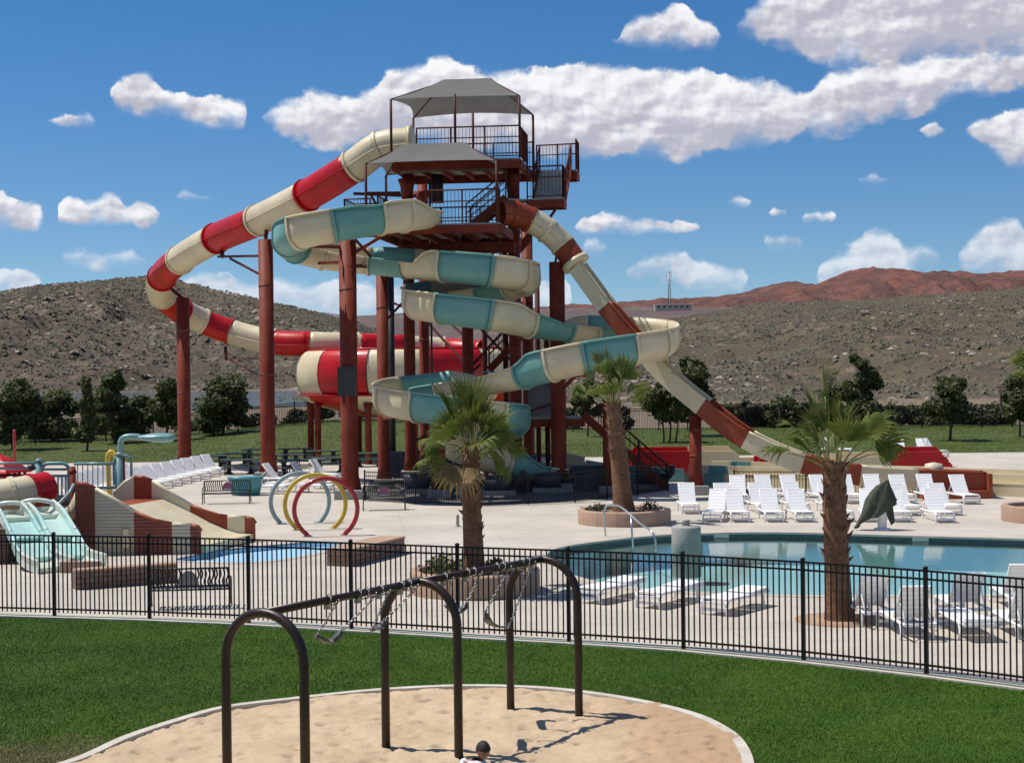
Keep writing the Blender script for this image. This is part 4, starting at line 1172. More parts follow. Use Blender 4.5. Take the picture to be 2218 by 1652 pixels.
# side platform at the back left of the lower deck
sp0 = plan(750, 76.5); sp = [sp0, plan(806, 76.2), plan(806, 76.2) + ey * 2.2, sp0 + ey * 2.2]
slab('side_floor', sp, Z1 + 1.0, Z1 + 1.08, 'stair_grey'); fascia(sp, Z1 + 0.7, Z1 + 0.99, 0.12)
railing([sp[0], sp[1]], Z1 + 1.08, 1.05); railing([sp[0], sp[3], sp[2]], Z1 + 1.08, 1.05)
obj('knee_brace', MB().beam(plan(800, 73) + Vector((0, 0, Z1 + 2.0)), plan(872, 73) + Vector((0, 0, Z1 + 2.0)), 0.12, 0.16), 'tower_dark', tower)
obj('knee_brace', MB().beam(plan(808, 72.9) + Vector((0, 0, Z1 + 1.9)), plan(850, 72.9) + Vector((0, 0, Z1 + 0.2)), 0.10, 0.12), 'tower_dark', tower)
obj('knee_brace', MB().beam(plan(770, 74.5) + Vector((0, 0, 14.0)), plan(905, 74.5) + Vector((0, 0, 13.85)), 0.10, 0.14), 'tower_dark', tower)
# capitals where the columns carry the upper deck
for u, Y in ((886, 73), (918, 78), (1115, 71.5)):
    c = plan(u, Y); zt = Z2 - 0.55
    mb = MB(); mb.lathe([(0.26, zt - 0.9), (0.32, zt - 0.35), (0.44, zt)], 16, (c.x, c.y, 0)); obj('bracket', mb, 'tower_paint', tower)
for u, Y in ((1013, 73), (886, 73)):
    c = plan(u, Y); zt = Z1 - 0.55
    mb = MB(); mb.lathe([(0.27, zt - 1.0), (0.42, zt - 0.35), (0.55, zt)], 16, (c.x, c.y, 0)); obj('bracket', mb, 'tower_paint', tower)
# diagonal bracing between the columns
def brace(u0, v0, Y0, u1, v1, Y1, w=0.09, mt='tower_dark', name='brace'):
    obj(name, MB().beam(At(u0, v0, Y0), At(u1, v1, Y1), w, w), mt, tower)
for a in ((975, 515, 73, 1010, 548, 73), (1050, 515, 73, 1018, 548, 73), (1020, 555, 73, 1115, 553, 72), (886, 548, 73, 1013, 552, 73), (918, 690, 78, 1010, 790, 74), (965, 690, 77, 1013, 735, 74),
          (1013, 812, 73.5, 1040, 790, 73), (1015, 800, 73.4, 1115, 690, 71.6), (1020, 690, 73.2, 1115, 790, 71.6), (1140, 690, 76, 1010, 700, 76), (1140, 560, 76, 1020, 620, 73), (848, 655, 77, 886, 670, 73), (830, 700, 72.2, 886, 640, 73),
          (770, 520, 64.6, 820, 575, 71.8), (760, 577, 64.8, 822, 580, 72), (886, 900, 73, 950, 880, 67), (1115, 900, 71.6, 1208, 870, 69.2), (886, 960, 73, 1013, 900, 73), (1013, 960, 73, 886, 900, 73), (1115, 1000, 71.6, 1143, 880, 76)):
    brace(*a)
# pump pipes under the lower deck
obj('pipe', MB().tube([At(1020, 548, 72), At(1032, 528, 72), At(1050, 523, 72), At(1080, 521, 72)], 0.13, 10), 'dark_metal', tower)
obj('pipe', MB().tube([At(941, 378, 73.5), At(941, 440, 73.5)], 0.19, 10), 'dark_metal', tower)
obj('pipe', MB().tube([At(953, 378, 74), At(953, 440, 74)], 0.15, 10), 'dark_metal', tower)
obj('pipe', MB().tube([At(960, 590, 71), At(1000, 610, 70.5), At(1040, 602, 70.8)], 0.10, 8), 'dark_metal', tower)

def flight(a, b, n, width, wdir, parent=tower, closed=True, rail=True, mt='stair_grey', rh=1.2):
    """stairs from a (foot) to b (head); wdir points across the flight"""
    a = Vector(a); b = Vector(b); wd = Vector(wdir).normalized()
    run = Vector((b.x - a.x, b.y - a.y, 0)); rise = (b.z - a.z) / n; step = run / n
    for k in range(n):
        p = a + step * (k + 0.5) + Vector((0, 0, rise * (k + 1)))
        mb = MB(); hw = wd * (width / 2); hs = step * 0.52
        q = [p - hw - hs, p + hw - hs, p + hw + hs, p - hw + hs]
        mb.hexa([x - Vector((0, 0, 0.05)) for x in q] + q)
        obj('tread', mb, mt, parent)
        if closed:
            r0 = a + step * k + Vector((0, 0, rise * k)); hw = wd * (width / 2 - .01)
            t_ = step.normalized() * 0.02
            q = [r0 - hw, r0 + hw, r0 + hw + t_, r0 - hw + t_]
            mb = MB(); mb.hexa(q + [x + Vector((0, 0, rise - 0.052)) for x in q]); obj('riser', mb, mt, parent)
    for s in (-1, 1):
        o = wd * (s * (width / 2 + 0.04))
        obj('stringer', MB().beam(a + o + Vector((0, 0, 0.05)), b + o + Vector((0, 0, 0.05)), 0.07, 0.34), 'tower_paint', parent)
        if rail: railing([a + o, b + o], None, rh, parent, step=0.3, pstep=1.6)
# stair on the right: landing, closed flight going up and back, back landing level with the upper deck
r0, r1 = plan(1146, 70.6), plan(1223, 70.2)
ex = (r1 - r0).normalized()
la = [r0, r1, r1 + ey * 1.3, r0 + ey * 1.3]
slab('landing', la, ZL - 0.07, ZL, 'stair_grey'); fascia(la, ZL - 0.42, ZL - 0.075, 0.10)
railing([r0, r1, r1 + ey * 1.3], ZL, 1.45)
c0 = (r0 + r1) / 2 + ey * 1.3 + ex * 0.05
flight(Vector((c0.x, c0.y, ZL)), Vector((c0.x, c0.y, Z2)) + ey * 3.0, 10, 1.45, ex, mt='stair_lit')
b0 = r0 + ey * 4.3 - ex * 0.2; lb = [b0, b0 + ex * 2.1, b0 + ex * 2.1 + ey * 1.4, b0 + ey * 1.4]
slab('landing', lb, Z2 - 0.07, Z2, 'stair_grey'); fascia(lb, Z2 - 0.42, Z2 - 0.075, 0.10)
railing([lb[1], lb[2], lb[3]], Z2, 1.45, pstep=1.1)
slab('landing', [FR - ey * 1.2, lb[0], lb[3], FR], Z2 - 0.07, Z2, 'stair_grey')
for u in (1170, 1210): obj('landing_brace', MB().beam(plan(u, 70.6) + Vector((0, 0, ZL - 0.4)), plan(u - 30, 71.0) + Vector((0, 0, ZL - 1.25)), 0.10, 0.10), 'tower_dark', tower)
# flight from the lower deck up to the landing
f0 = plan(1018, 71.4); f1 = plan(1146, 71.0)
flight(Vector((f0.x, f0.y, Z1)), Vector((f1.x - 0.9, f1.y, ZL)), 8, 1.2, ey, closed=False)
slab('landing', [Vector((f1.x - 0.9, f1.y - 0.65, 0)), r0, r0 + ey * 1.3, Vector((f1.x - 0.9, f1.y + 0.65, 0))], ZL - 0.07, ZL - 0.004, 'stair_grey')
# lower flights, zigzag at the back right, and the last flight to the ground
lv = [Z1, 9.6, 7.5, 5.4]
xa, xb = plan(1060, 76.0).x, plan(1150, 76.0).x
for k in range(3):
    yy = 75.0 + 1.5 * (k % 2)
    A_, B_ = (xa, xb) if k % 2 == 0 else (xb, xa)
    flight(Vector((A_, yy, lv[k + 1])), Vector((B_, yy, lv[k])), 11, 1.25, (0, 1, 0), closed=True, mt='stair_grey')
    slab('landing', [Vector((A_ - 0.7, 74.3, 0)), Vector((A_ + 0.7, 74.3, 0)), Vector((A_ + 0.7, 77.2, 0)), Vector((A_ - 0.7, 77.2, 0))], lv[k + 1] - 0.08, lv[k + 1] - 0.01, 'stair_grey')
q0 = plan(1170, 71.0)
flight(Vector((q0.x, 71.0, 3.3)), Vector((q0.x, 74.4, 5.4)), 11, 1.2, (1, 0, 0), closed=True)
slab('landing', [Vector((q0.x - 0.8, 69.6, 0)), Vector((q0.x + 1.9, 69.6, 0)), Vector((q0.x + 1.9, 71.0, 0)), Vector((q0.x - 0.8, 71.0, 0))], 3.2, 3.3, 'stair_grey')
fascia([Vector((q0.x - 0.8, 69.6, 0)), Vector((q0.x + 1.9, 69.6, 0)), Vector((q0.x + 1.9, 71.0, 0)), Vector((q0.x - 0.8, 71.0, 0))], 2.85, 3.19, 0.1)
g0 = plan(1442, 69.6)
flight(Vector((g0.x, 69.9, 0.0)), Vector((q0.x + 1.9, 70.3, 3.3)), 18, 1.3, (0.05, 1, 0), closed=False, rh=1.1)
vpole(1185, 905, 70, 0.09, tower, 'tower_dark', flare=False)

# shade canopies: hipped fabric stretched between eaves that sag
def canopy(name, label, C, ze, zr, ridge0, ridge1, posts, zpost, sag=0.35):
    """C: four eave corners (plan), ridge between two plan points"""
    cen = sum((Vector(c) for c in C), Vector((0, 0, 0))) / 4
    t = thing(name, label, 'canopy', (cen.x, cen.y, zpost), group=None)
    mb = MB()
    Rr = [ridge0, ridge1]
    tops = {0: 0, 1: 1, 2: 1, 3: 0}
    N, Mx = 10, 6
    for i in range(4):
        a, b = C[i], C[(i + 1) % 4]; ra, rb = Rr[tops[i]], Rr[tops[(i + 1) % 4]]
        vs = []; fs = []
        for k in range(N + 1):
            s = k / N
            e = Vector(a).lerp(Vector(b), s); inward = (cen - e); inward.z = 0
            bow = 4 * s * (1 - s)
            e = e + inward.normalized() * (sag * bow * 1.0)
            zz = ze + bow * sag * 0.28
            rp = Vector(ra).lerp(Vector(rb), s)
            for m_ in range(Mx + 1):
                w = m_ / Mx
                p = e.lerp(rp, w); z = zz + (zr - zz) * (w ** 0.92) - 0.10 * math.sin(PI * w)
                vs.append((p.x, p.y, z))
        for k in range(N):
            for m_ in range(Mx):
                o = k * (Mx + 1) + m_; fs.append((o, o + Mx + 1, o + Mx + 2, o + 1))
        mb.add(vs, fs, True)
    obj('fabric', mb, 'canopy', t, fix=True)
    for c in C:
        c = Vector(c); p0 = Vector((c.x, c.y, zpost)); p1 = Vector((c.x, c.y, ze - 0.02))
        ps = obj('post', MB().tube([p0, p1], 0.06, 10), 'tower_dark', t)
        rp = Rr[0] if (c - Vector(Rr[0])).length < (c - Vector(Rr[1])).length else Rr[1]
        obj('rafter', MB().tube([p1, Vector((rp[0], rp[1], zr - 0.12))], 0.045, 8), 'tower_dark', t)
    for p in posts:
        p0 = Vector((p.x, p.y, zpost)); obj('post', MB().tube([p0, Vector((p.x, p.y, ze + 0.15))], 0.06, 10), 'tower_dark', t)
    obj('ridge_pole', MB().tube([Vector((Rr[0][0], Rr[0][1], zr - 0.1)), Vector((Rr[1][0], Rr[1][1], zr - 0.1))], 0.045, 8), 'tower_dark', t)
    return t
uc0, uc1 = plan(853, 70.6), plan(1131, 70.0)
UC = [uc0, uc1, uc1 + ey * 5.3, uc0 + ey * 5.3]
mid0 = (uc0 + UC[3]) / 2; mid1 = (uc1 + UC[2]) / 2
canopy('upper_canopy', 'grey hipped fabric canopy on posts above the top deck of the tower', UC, 17.82, 19.15, mid0.lerp(mid1, 0.34), mid0.lerp(mid1, 0.72), [(uc0 + uc1) / 2, (UC[2] + UC[3]) / 2], Z2)
lc0, lc1 = plan(797, 67.6), plan(1080, 66.9)
LC = [lc0, lc1, lc1 + ey * 4.2, lc0 + ey * 4.2]
mid0 = (lc0 + LC[3]) / 2; mid1 = (lc1 + LC[2]) / 2
canopy('lower_canopy', 'lower pale grey fabric canopy over the middle deck of the tower', LC, 14.5, 15.62, mid0.lerp(mid1, 0.22), mid0.lerp(mid1, 0.70), [], Z1, 0.3)

# ------------------------------------------------------------------ slides: swept sections
def frames(pts):
    T = []
    n = len(pts)
    for i in range(n): T.append((pts[min(i + 1, n - 1)] - pts[max(i - 1, 0)]).normalized())
    S = [Vector((t.y, -t.x, 0)).normalized() for t in T]      # to the right of travel
    Uu = [s.cross(t) for s, t in zip(S, T)]
    return T, S, Uu
def smooth_list(a, k):
    a = list(a); n = len(a)
    for _ in range(k): a = [(a[max(i - 1, 0)] + 2 * a[i] + a[min(i + 1, n - 1)]) / 4 for i in range(n)]
    return a
def sweep_tube(ctrl, cols, r, parent, per=8, nseg=28, th=0.05, flange=0.07, names='tube_section'):
    pts = catmull(ctrl, per); T, S, Uu = frames(pts)
    for i, c in enumerate(cols):
        if c is None: continue
        a, b = i * per, (i + 1) * per
        mb = MB(); vs = []; fs = []; m_ = b - a + 1
        for k in range(a, b + 1):
            for rr in (r, r - th):
                for q in range(nseg):
                    an = 2 * PI * q / nseg; vs.append(pts[k] + (S[k] * math.cos(an) + Uu[k] * math.sin(an)) * rr)
        st = 2 * nseg
        for k in range(m_ - 1):
            for q in range(nseg):
                q2 = (q + 1) % nseg
                fs.append((k * st + q, k * st + q2, (k + 1) * st + q2, (k + 1) * st + q))
                fs.append((k * st + nseg + q2, k * st + nseg + q, (k + 1) * st + nseg + q, (k + 1) * st + nseg + q2))
        for k, w in ((0, 0), (m_ - 1, 1)):
            for q in range(nseg):
                q2 = (q + 1) % nseg; fs.append((k * st + q, k * st + nseg + q, k * st + nseg + q2, k * st + q2))
        mb.add(vs, fs, True)
        sec = obj(names, mb, c, parent)
        # bolted joint ring at the lower end, and the moulded seam along the side
        mb = MB(); k = b; d = T[k] * 0.07
        ring = [(S[k] * math.cos(2 * PI * q / nseg) + Uu[k] * math.sin(2 * PI * q / nseg)) for q in range(nseg)]
        vs = []
        for rr, dd in ((r - th * .5, -d), (r + flange, -d), (r + flange, d), (r - th * .5, d)): vs += [pts[k] + w * rr + dd for w in ring]
        fs = []
        for g in range(3):
            for q in range(nseg): q2 = (q + 1) % nseg; fs.append((g * nseg + q, g * nseg + q2, (g + 1) * nseg + q2, (g + 1) * nseg + q))
        mb.add(vs, fs, False); obj('flange', mb, c, sec)
        for sg in (-1, 1):
            mb = MB(); mb.tube([pts[k] + S[k] * (sg * (r + 0.005)) - Uu[k] * 0.12 for k in range(a, b + 1)], 0.035, 6); obj('seam', mb, c, sec)
    return pts, T, S, Uu
def sweep_flume(ctrl, cols, r, parent, per=8, th=0.05, base_h=0.12, turn=0.62, kcurv=3.2, names='flume_section', ang=14, hmin=None):
    """open U-shaped flume; the outer wall of a bend is raised"""
    pts = catmull(ctrl, per); T, S, Uu = frames(pts); n = len(pts)
    cv = []
    for i in range(n):
        a, b = T[max(i - 1, 0)], T[min(i + 1, n - 1)]
        L = (pts[min(i + 1, n - 1)] - pts[max(i - 1, 0)]).length
        cv.append((a.x * b.y - a.y * b.x) / max(L, 0.05))       # > 0 turns left
    cv = smooth_list(cv, 14)
    R_ = [base_h + min(turn, max(0.0, c) * kcurv) for c in cv]
    L_ = [base_h + min(turn, max(0.0, -c) * kcurv) for c in cv]
    for i, c in enumerate(cols):
        if c is None: continue
        a, b = i * per, (i + 1) * per
        def prof(k, rr):
            q = []
            lw, rw = L_[k], R_[k]
            def wall(sgn, h):   # extension above the half circle, leaning slightly inwards
                return [S[k] * (sgn * (rr - 0.10 * (w * h) ** 2)) + Uu[k] * (w * h) for w in (1.0, 0.5)]
            q += wall(-1, lw)
            for g in range(ang + 1):
                an = PI + PI * g / ang; q.append(S[k] * (math.cos(an) * rr) + Uu[k] * (math.sin(an) * rr))
            q += list(reversed(wall(1, rw)))
            return q
        mb = MB(); vs = []; fs = []; m_ = b - a + 1
        npf = len(prof(a, r)); st = 2 * npf
        for k in range(a, b + 1):
            vs += [pts[k] + w for w in prof(k, r)]; vs += [pts[k] + w for w in prof(k, r - th)]
        for k in range(m_ - 1):
            for q in range(npf - 1):
                fs.append((k * st + q, k * st + q + 1, (k + 1) * st + q + 1, (k + 1) * st + q))
                fs.append((k * st + npf + q + 1, k * st + npf + q, (k + 1) * st + npf + q, (k + 1) * st + npf + q + 1))
            for q in (0, npf - 1): fs.append((k * st + q, k * st + npf + q, (k + 1) * st + npf + q, (k + 1) * st + q))
        for k in (0, m_ - 1):
            for q in range(npf - 1): fs.append((k * st + q, k * st + npf + q, k * st + npf + q + 1, k * st + q + 1))
        mb.add(vs, fs, True)
        sec = obj(names, mb, c, parent)
        k = b; d = T[k] * 0.06
        mb = MB(); vs = []; fs = []
        for rr, dd in ((r - th * .4, -d), (r + 0.07, -d), (r + 0.07, d), (r - th * .4, d)): vs += [pts[k] + w + dd for w in prof(k, rr)]
        for g in range(3):
            for q in range(npf - 1): fs.append((g * npf + q, g * npf + q + 1, (g + 1) * npf + q + 1, (g + 1) * npf + q))
        mb.add(vs, fs, False); obj('flange', mb, c, sec)
        for sgn, hh in ((-1, L_), (1, R_)):            # rolled rim
            path = [pts[k] + S[k] * (sgn * (r - 0.10 * hh[k] ** 2 + 0.03)) + Uu[k] * hh[k] for k in range(a, b + 1)]
            obj('rim', MB().tube(path, 0.055, 6), c, sec)
    return pts, T, S, Uu

# red and cream tube slide
TR = 0.77
red_ctrl = [(892, 311, 72.4), (766, 361, 73.0), (664, 424, 75.0), (558, 478, 78.0), (467, 517, 81.0), (390, 563, 85.0), (350, 601, 88.5), (352, 640, 92.0), (392, 672, 95.0), (440, 696, 96.3),
            (498, 718, 96.6), (594, 741, 96.0), (669, 745, 95.6), (772, 748, 96.2), (865, 752, 98.0), (960, 757, 99.5), (1040, 764, 98.5)]
red_ctrl.insert(1, (822, 322, 72.6))
rc = [At(*p) for p in red_ctrl]
tube_slide = thing('tube_slide', 'long red and cream striped tube slide curling down from the top deck', 'slide', (rc[9].x, rc[9].y, 0.0))
sweep_tube(rc, ['cream', 'cream', 'red_gel', 'cream', 'red_gel', 'cream', 'red_gel', 'cream', 'red_gel', 'cream', 'red_gel', 'cream', 'red_gel', 'cream', 'red_gel', 'cream', 'red_gel'], TR, tube_slide)
# entry box at the deck
e0 = At(880, 300, 72.4)
mb = MB(); mb.lathe([(TR - 0.02, -0.10), (TR + 0.08, -0.10), (TR + 0.08, 0.10), (TR - 0.02, 0.10)], 24)
rot = (rc[0] - rc[1]).normalized().to_track_quat('Z', 'Y').to_matrix()
mb.v = [tuple(rot @ Vector(p) + rc[0]) for p in mb.v]
obj('entry_collar', mb, 'cream', tube_slide)
def saddle(pole_top, target, parent, mt='tower_dark'):
    obj('saddle', MB().tube([pole_top, target], 0.10, 10), mt, parent)
_, cB, zB = vpole(578, 519, 76.5, 0.365, tube_slide, pier=0.55)
saddle(Vector((cB.x, cB.y, zB - 0.05)), At(577, 500, 77.2), tube_slide)
obj('support_arm', MB().beam(Vector((cB.x, cB.y, zat(556, 560, 77))), At(472, 556, 80.5), 0.10, 0.12), 'tower_dark', tube_slide)
obj('support_arm', MB().beam(Vector((cB.x, cB.y, zat(603, 560, 77))), At(498, 560, 79.5), 0.09, 0.10), 'tower_dark', tube_slide)
obj('saddle', MB().tube([At(482, 556, 80.3), At(480, 545, 80.6)], 0.12, 8), 'tower_dark', tube_slide)
obj('support_arm', MB().beam(Vector((cB.x, cB.y, zat(776, 590, 77))), At(497, 777, 95), 0.08, 0.09), 'tower_dark', tube_slide)
obj('support_arm', MB().beam(Vector((cB.x, cB.y, zat(822, 590, 77))), At(497, 779, 95), 0.08, 0.09), 'tower_dark', tube_slide)
obj('saddle', MB().tube([At(490, 778, 95), At(488, 752, 96)], 0.10, 8), 'tower_dark', tube_slide)
_, cA, zA = vpole(398, 645, 88.0, 0.37, tube_slide, pier=0.4)
saddle(Vector((cA.x, cA.y, zA - 0.05)), At(362, 618, 89.5), tube_slide)
obj('support_arm', MB().beam(Vector((cA.x, cA.y, zA - 1.0)), At(385, 690, 93.5), 0.12, 0.14), 'tower_dark', tube_slide)

# bowl
bc = At(884, 800, 97.0); bc.z = 0
bowl = thing('slide_bowl', 'big round red and cream striped bowl of the tube slide on posts', 'slide', (bc.x, bc.y, 0.0))
NS = 12
prof_o = [(6.25, 6.80), (6.55, 6.70), (6.82, 6.40), (7.0, 5.9), (7.06, 5.35), (7.0, 4.8), (6.85, 4.4), (6.62, 4.1)]
prof_c = [(6.66, 4.06), (6.50, 3.75), (5.6, 3.35), (4.2, 2.95), (2.4, 2.6), (1.2, 2.5)]
for k in range(NS):
    a0 = -PI / 2 + (k - 0.55) * 2 * PI / NS; a1 = a0 + 2 * PI / NS
    col = 'red_gel' if k % 2 else 'cream'
    mb = MB(); mb.lathe(prof_o, 8, (bc.x, bc.y, 0), a0, a1); mb.lathe([(r - 0.06, z - 0.01) for r, z in prof_o], 8, (bc.x, bc.y, 0), a0, a1)
    pn = obj('bowl_panel', mb, col, bowl)
    mb = MB(); mb.lathe([(r + 0.05, z) for r, z in prof_o], 1, (bc.x, bc.y, 0), a1 - 0.006, a1 + 0.006); obj('flange', mb, 'tower_dark' if col == 'red_gel' else 'cream', pn)
    mb = MB(); mb.lathe(prof_c, 8, (bc.x, bc.y, 0), a0 + 0.25, a1 + 0.25)
    obj('cone_panel', mb, 'cream' if k % 2 else 'red_gel', bowl)
mb = MB(); mb.lathe([(6.60, 4.02), (6.84, 4.02), (6.84, 4.12), (6.60, 4.12)], 64, (bc.x, bc.y, 0)); obj('seam_ring', mb, 'red_gel', bowl)
mb = MB(); mb.lathe([(6.16, 6.76), (6.42, 6.76), (6.42, 6.86), (6.16, 6.86)], 64, (bc.x, bc.y, 0)); obj('rim', mb, 'red_gel', bowl)
for a in (-2.15, -1.9, -1.45, -1.0, -2.6, 0.2, 1.2, 2.2, 3.1):
    c = Vector((bc.x + math.cos(a) * 6.2, bc.y + math.sin(a) * 6.2, 0))
    mb = MB(); mb.lathe([(0.20, 0), (0.20, 3.2), (0.30, 3.6)], 14, tuple(c)); obj('post', mb, 'tower_paint', bowl)

# teal and cream open flume winding down the tower
fl = [  # (u, v of the channel centre line, distance, colour of the section that starts here)
    (930, 462, 67.6, 'cream'), (872, 468, 66.0, 'cream'), (820, 474, 65.2, 'teal'), (722, 490, 64.4, 'cream'), (648, 506, 64.6, 'teal'), (626, 522, 66.0, 'teal'), (642, 536, 67.8, 'cream'), (700, 551, 68.8, 'cream'),
    (800, 562, 69.0, 'teal'), (880, 570, 68.6, 'cream'), (962, 577, 67.2, 'teal'), (1060, 587, 66.8, 'cream'), (1118, 597, 67.6, 'cream'), (1135, 607, 69.4, 'cream'), (1108, 617, 71.2, 'teal'), (1030, 628, 72.0, 'cream'),
    (950, 638, 71.6, 'teal'), (907, 648, 70.2, 'cream'), (908, 659, 68.4, 'cream'), (955, 668, 67.2, 'teal'), (1060, 682, 66.8, 'cream'), (1146, 698, 67.6, 'teal'), (1226, 708, 68.8, 'cream'), (1286, 713, 69.6, 'teal'),
    (1362, 718, 70.0, 'cream'), (1420, 726, 69.0, 'cream'), (1436, 736, 67.4, 'cream'), (1420, 746, 65.9, 'cream'), (1366, 757, 64.9, 'teal'), (1266, 775, 64.6, 'cream'), (1196, 791, 65.0, 'teal'), (1136, 807, 66.0, 'cream'), (1050, 822, 68.0, 'cream'),
    (960, 834, 70.2, 'teal'), (880, 846, 71.0, 'cream'), (846, 857, 69.8, 'cream'), (846, 868, 67.8, 'cream'), (905, 880, 66.4, 'teal'), (1000, 893, 65.8, 'cream'), (1075, 904, 66.0, 'teal'), (1112, 912, 67.6, 'cream'),
    (1090, 928, 69.4, 'teal'), (1010, 944, 70.0, 'teal'), (980, 960, 69.0, 'cream'), (1030, 982, 68.2, 'cream'), (1100, 1000, 68.4, 'teal'), (1180, 1013, 69.2, 'cream'), (1280, 1020, 70.0, 'teal'), (1420, 1026, 70.4, None)]
fc = [At(u, v, Y) for u, v, Y, c in fl]
flume = thing('flume_slide', 'winding open water slide in teal and cream sections round the tower', 'slide', (At(1000, 900, 69).x, 69.0, 0.0))
FLUME = sweep_flume(fc, [c for *_, c in fl[:-1]], 0.68, flume, base_h=0.02, turn=0.60)
def arm(u0, v0, Y0, u1, v1, Y1, parent=flume, w=0.11, name='support_arm'):
    obj(name, MB().beam(At(u0, v0, Y0), At(u1, v1, Y1), w, w * 1.2), 'tower_paint', parent)
_, cC, zC = vpole(755, 520, 66.3, 0.375, flume, pier=0.4, pw=1.25)
arm(762, 512, 66.0, 915, 500, 67.5, w=0.16); arm(650, 533, 65.6, 755, 536, 66.2); arm(680, 532, 65.2, 714, 515, 65.0); arm(760, 552, 66.2, 830, 510, 67.0); arm(690, 570, 67.6, 745, 568, 66.5); arm(757, 575, 66.5, 822, 577, 71.5)
obj('speaker_box', MB().box((cC.x - 0.05, cC.y - 0.42, zat(826, 750, 66)), (0.75, 0.5, 1.25)), 'dark_metal', flume)
for u, v0, Y in ((1208, 760, 69), (1013, 620, 73), (886, 690, 73), (829, 900, 72), (1115, 640, 71.5), (950, 915, 66.5)):
    pass
arm(1208, 815, 68.8, 1270, 812, 65.2, w=0.14); arm(1208, 852, 68.9, 1245, 815, 65.3); arm(1208, 818, 68.8, 1160, 822, 66); arm(1208, 740, 69, 1330, 740, 69.6, w=0.12); arm(1115, 625, 71.5, 1100, 612, 67.4); arm(1013, 610, 73, 1005, 605, 67.4, w=0.14)
arm(886, 690, 73, 935, 690, 67.6); arm(1013, 705, 73, 1010, 702, 67.5, w=0.14); arm(1115, 735, 71.5, 1150, 722, 68.0); arm(829, 905, 72, 870, 900, 67.8, w=0.14); arm(950, 905, 66.5, 985, 918, 66.2); arm(1318, 832, 68, 1330, 792, 65.3); arm(886, 600, 73, 880, 596, 69)

# speed slide: rust and cream, first a tube, then a deep straight channel
sp_ctrl = [(1086, 464, 68.6), (1147, 475, 68.8), (1220, 532, 69.0)]
spd = thing('speed_slide', 'straight rust and cream speed slide running down to the right', 'slide', (At(1530, 900, 66).x, 66.0, 0.0))
t3 = [At(1086, 462, 68.4), At(1112, 463, 68.6), At(1147, 476, 68.8), At(1185, 500, 68.9), At(1218, 531, 69.0), At(1246, 570, 68.8)]
sweep_tube(t3, ['rust_gel', 'rust_gel', 'cream', 'cream', 'rust_gel'], 0.56, spd, nseg=22, flange=0.05)
mb = MB(); c0_ = At(1250, 556, 68.7); q_ = (t3[-1] - t3[-2]).normalized().to_track_quat('Z', 'Y').to_matrix()
mb.lathe([(0.56, -0.14), (0.66, -0.12), (0.66, 0.12), (0.56, 0.14)], 22); mb.v = [tuple(q_ @ Vector(p) + t3[-1]) for p in mb.v]; obj('collar', mb, 'cream', spd)
def sweep_box(ctrl, cols, hw, hh, parent, per=8, th=0.06, names='channel_section'):
    """flat-bottomed channel with straight sides; the control points are the middle of the floor"""
    pts = catmull(ctrl, per); T, S, Uu = frames(pts)
    for i, c in enumerate(cols):
        a, b = i * per, (i + 1) * per
        mb = MB(); vs = []; fs = []
        for k in range(a, b + 1):
            h = hh(k / (len(pts) - 1)) if callable(hh) else hh
            P_ = [(-hw - th, h), (-hw - th, -th), (hw + th, -th), (hw + th, h), (hw, h), (hw, 0.12), (hw - 0.12, 0), (-hw + 0.12, 0), (-hw, 0.12), (-hw, h)]
            vs += [pts[k] + S[k] * x + Uu[k] * z for x, z in P_]
        n = 10; m_ = b - a + 1
        for k in range(m_ - 1):
            for q in range(n): q2 = (q + 1) % n; fs.append((k * n + q, k * n + q2, (k + 1) * n + q2, (k + 1) * n + q))
        for k in (0, m_ - 1):
            o = k * n
            fs += [(o + 0, o + 1, o + 8, o + 9), (o + 1, o + 2, o + 5, o + 8), (o + 5, o + 6, o + 7, o + 8), (o + 2, o + 3, o + 4, o + 5)]
        mb.add(vs, fs, False)
        sec = obj(names, mb, c, parent)
        for sg in (-1, 1):
            path = []
            for k in range(a, b + 1):
                h = hh(k / (len(pts) - 1)) if callable(hh) else hh
                path.append(pts[k] + S[k] * (sg * (hw + th)) + Uu[k] * h)
            obj('rim', MB().tube(path, 0.05, 6), c, sec)
    return pts
sb_ctrl = [(1240, 588, 68.8), (1303, 674, 68.3), (1380, 765, 67.6), (1440, 830, 67.0), (1515, 893, 66.3), (1611, 966, 65.3), (1735, 1020, 64.4), (1860, 1047, 63.9), (1985, 1056, 63.6), (2130, 1063, 63.3)]
sweep_box([At(*p) for p in sb_ctrl], ['cream', 'rust_gel', 'cream', 'cream', 'rust_gel', 'cream', 'rust_gel', 'cream', 'rust_gel'], 0.32, lambda t: 0.62 + 0.15 * t, spd)
end = At(2130, 1063, 63.3)
mb = MB(); mb.box((end.x - 1.35, end.y + 0.02, 0.16), (2.7, 1.55, 0.32)); mb.box((end.x + 0.05, end.y, 0.5), (0.14, 1.6, 1.0)); obj('end_box', mb, 'rust_gel', spd)
mb = MB(); mb.lathe([(0.0, 0.0), (0.32, 0.05), (0.42, 0.3), (0.35, 0.55), (0.0, 0.62)], 14, (At(2030, 1012, 63.6).x, 64.2, 0.78)); obj('water_inlet', mb, 'cream', spd)
_, cJ, zJ = vpole(1506, 900, 66.4, 0.26, spd, pier=0.4, pw=1.0)
obj('saddle', MB().tube([Vector((cJ.x, cJ.y, zJ - 0.05)), Vector((cJ.x, cJ.y, zJ + 0.2))], 0.14, 10), 'tower_dark', spd)
for du in (-6, 6): obj('saddle', MB().tube([At(1208 + du, 570, 69), At(1214 + du * 1.4, 548, 69)], 0.05, 8), 'tower_dark', spd)
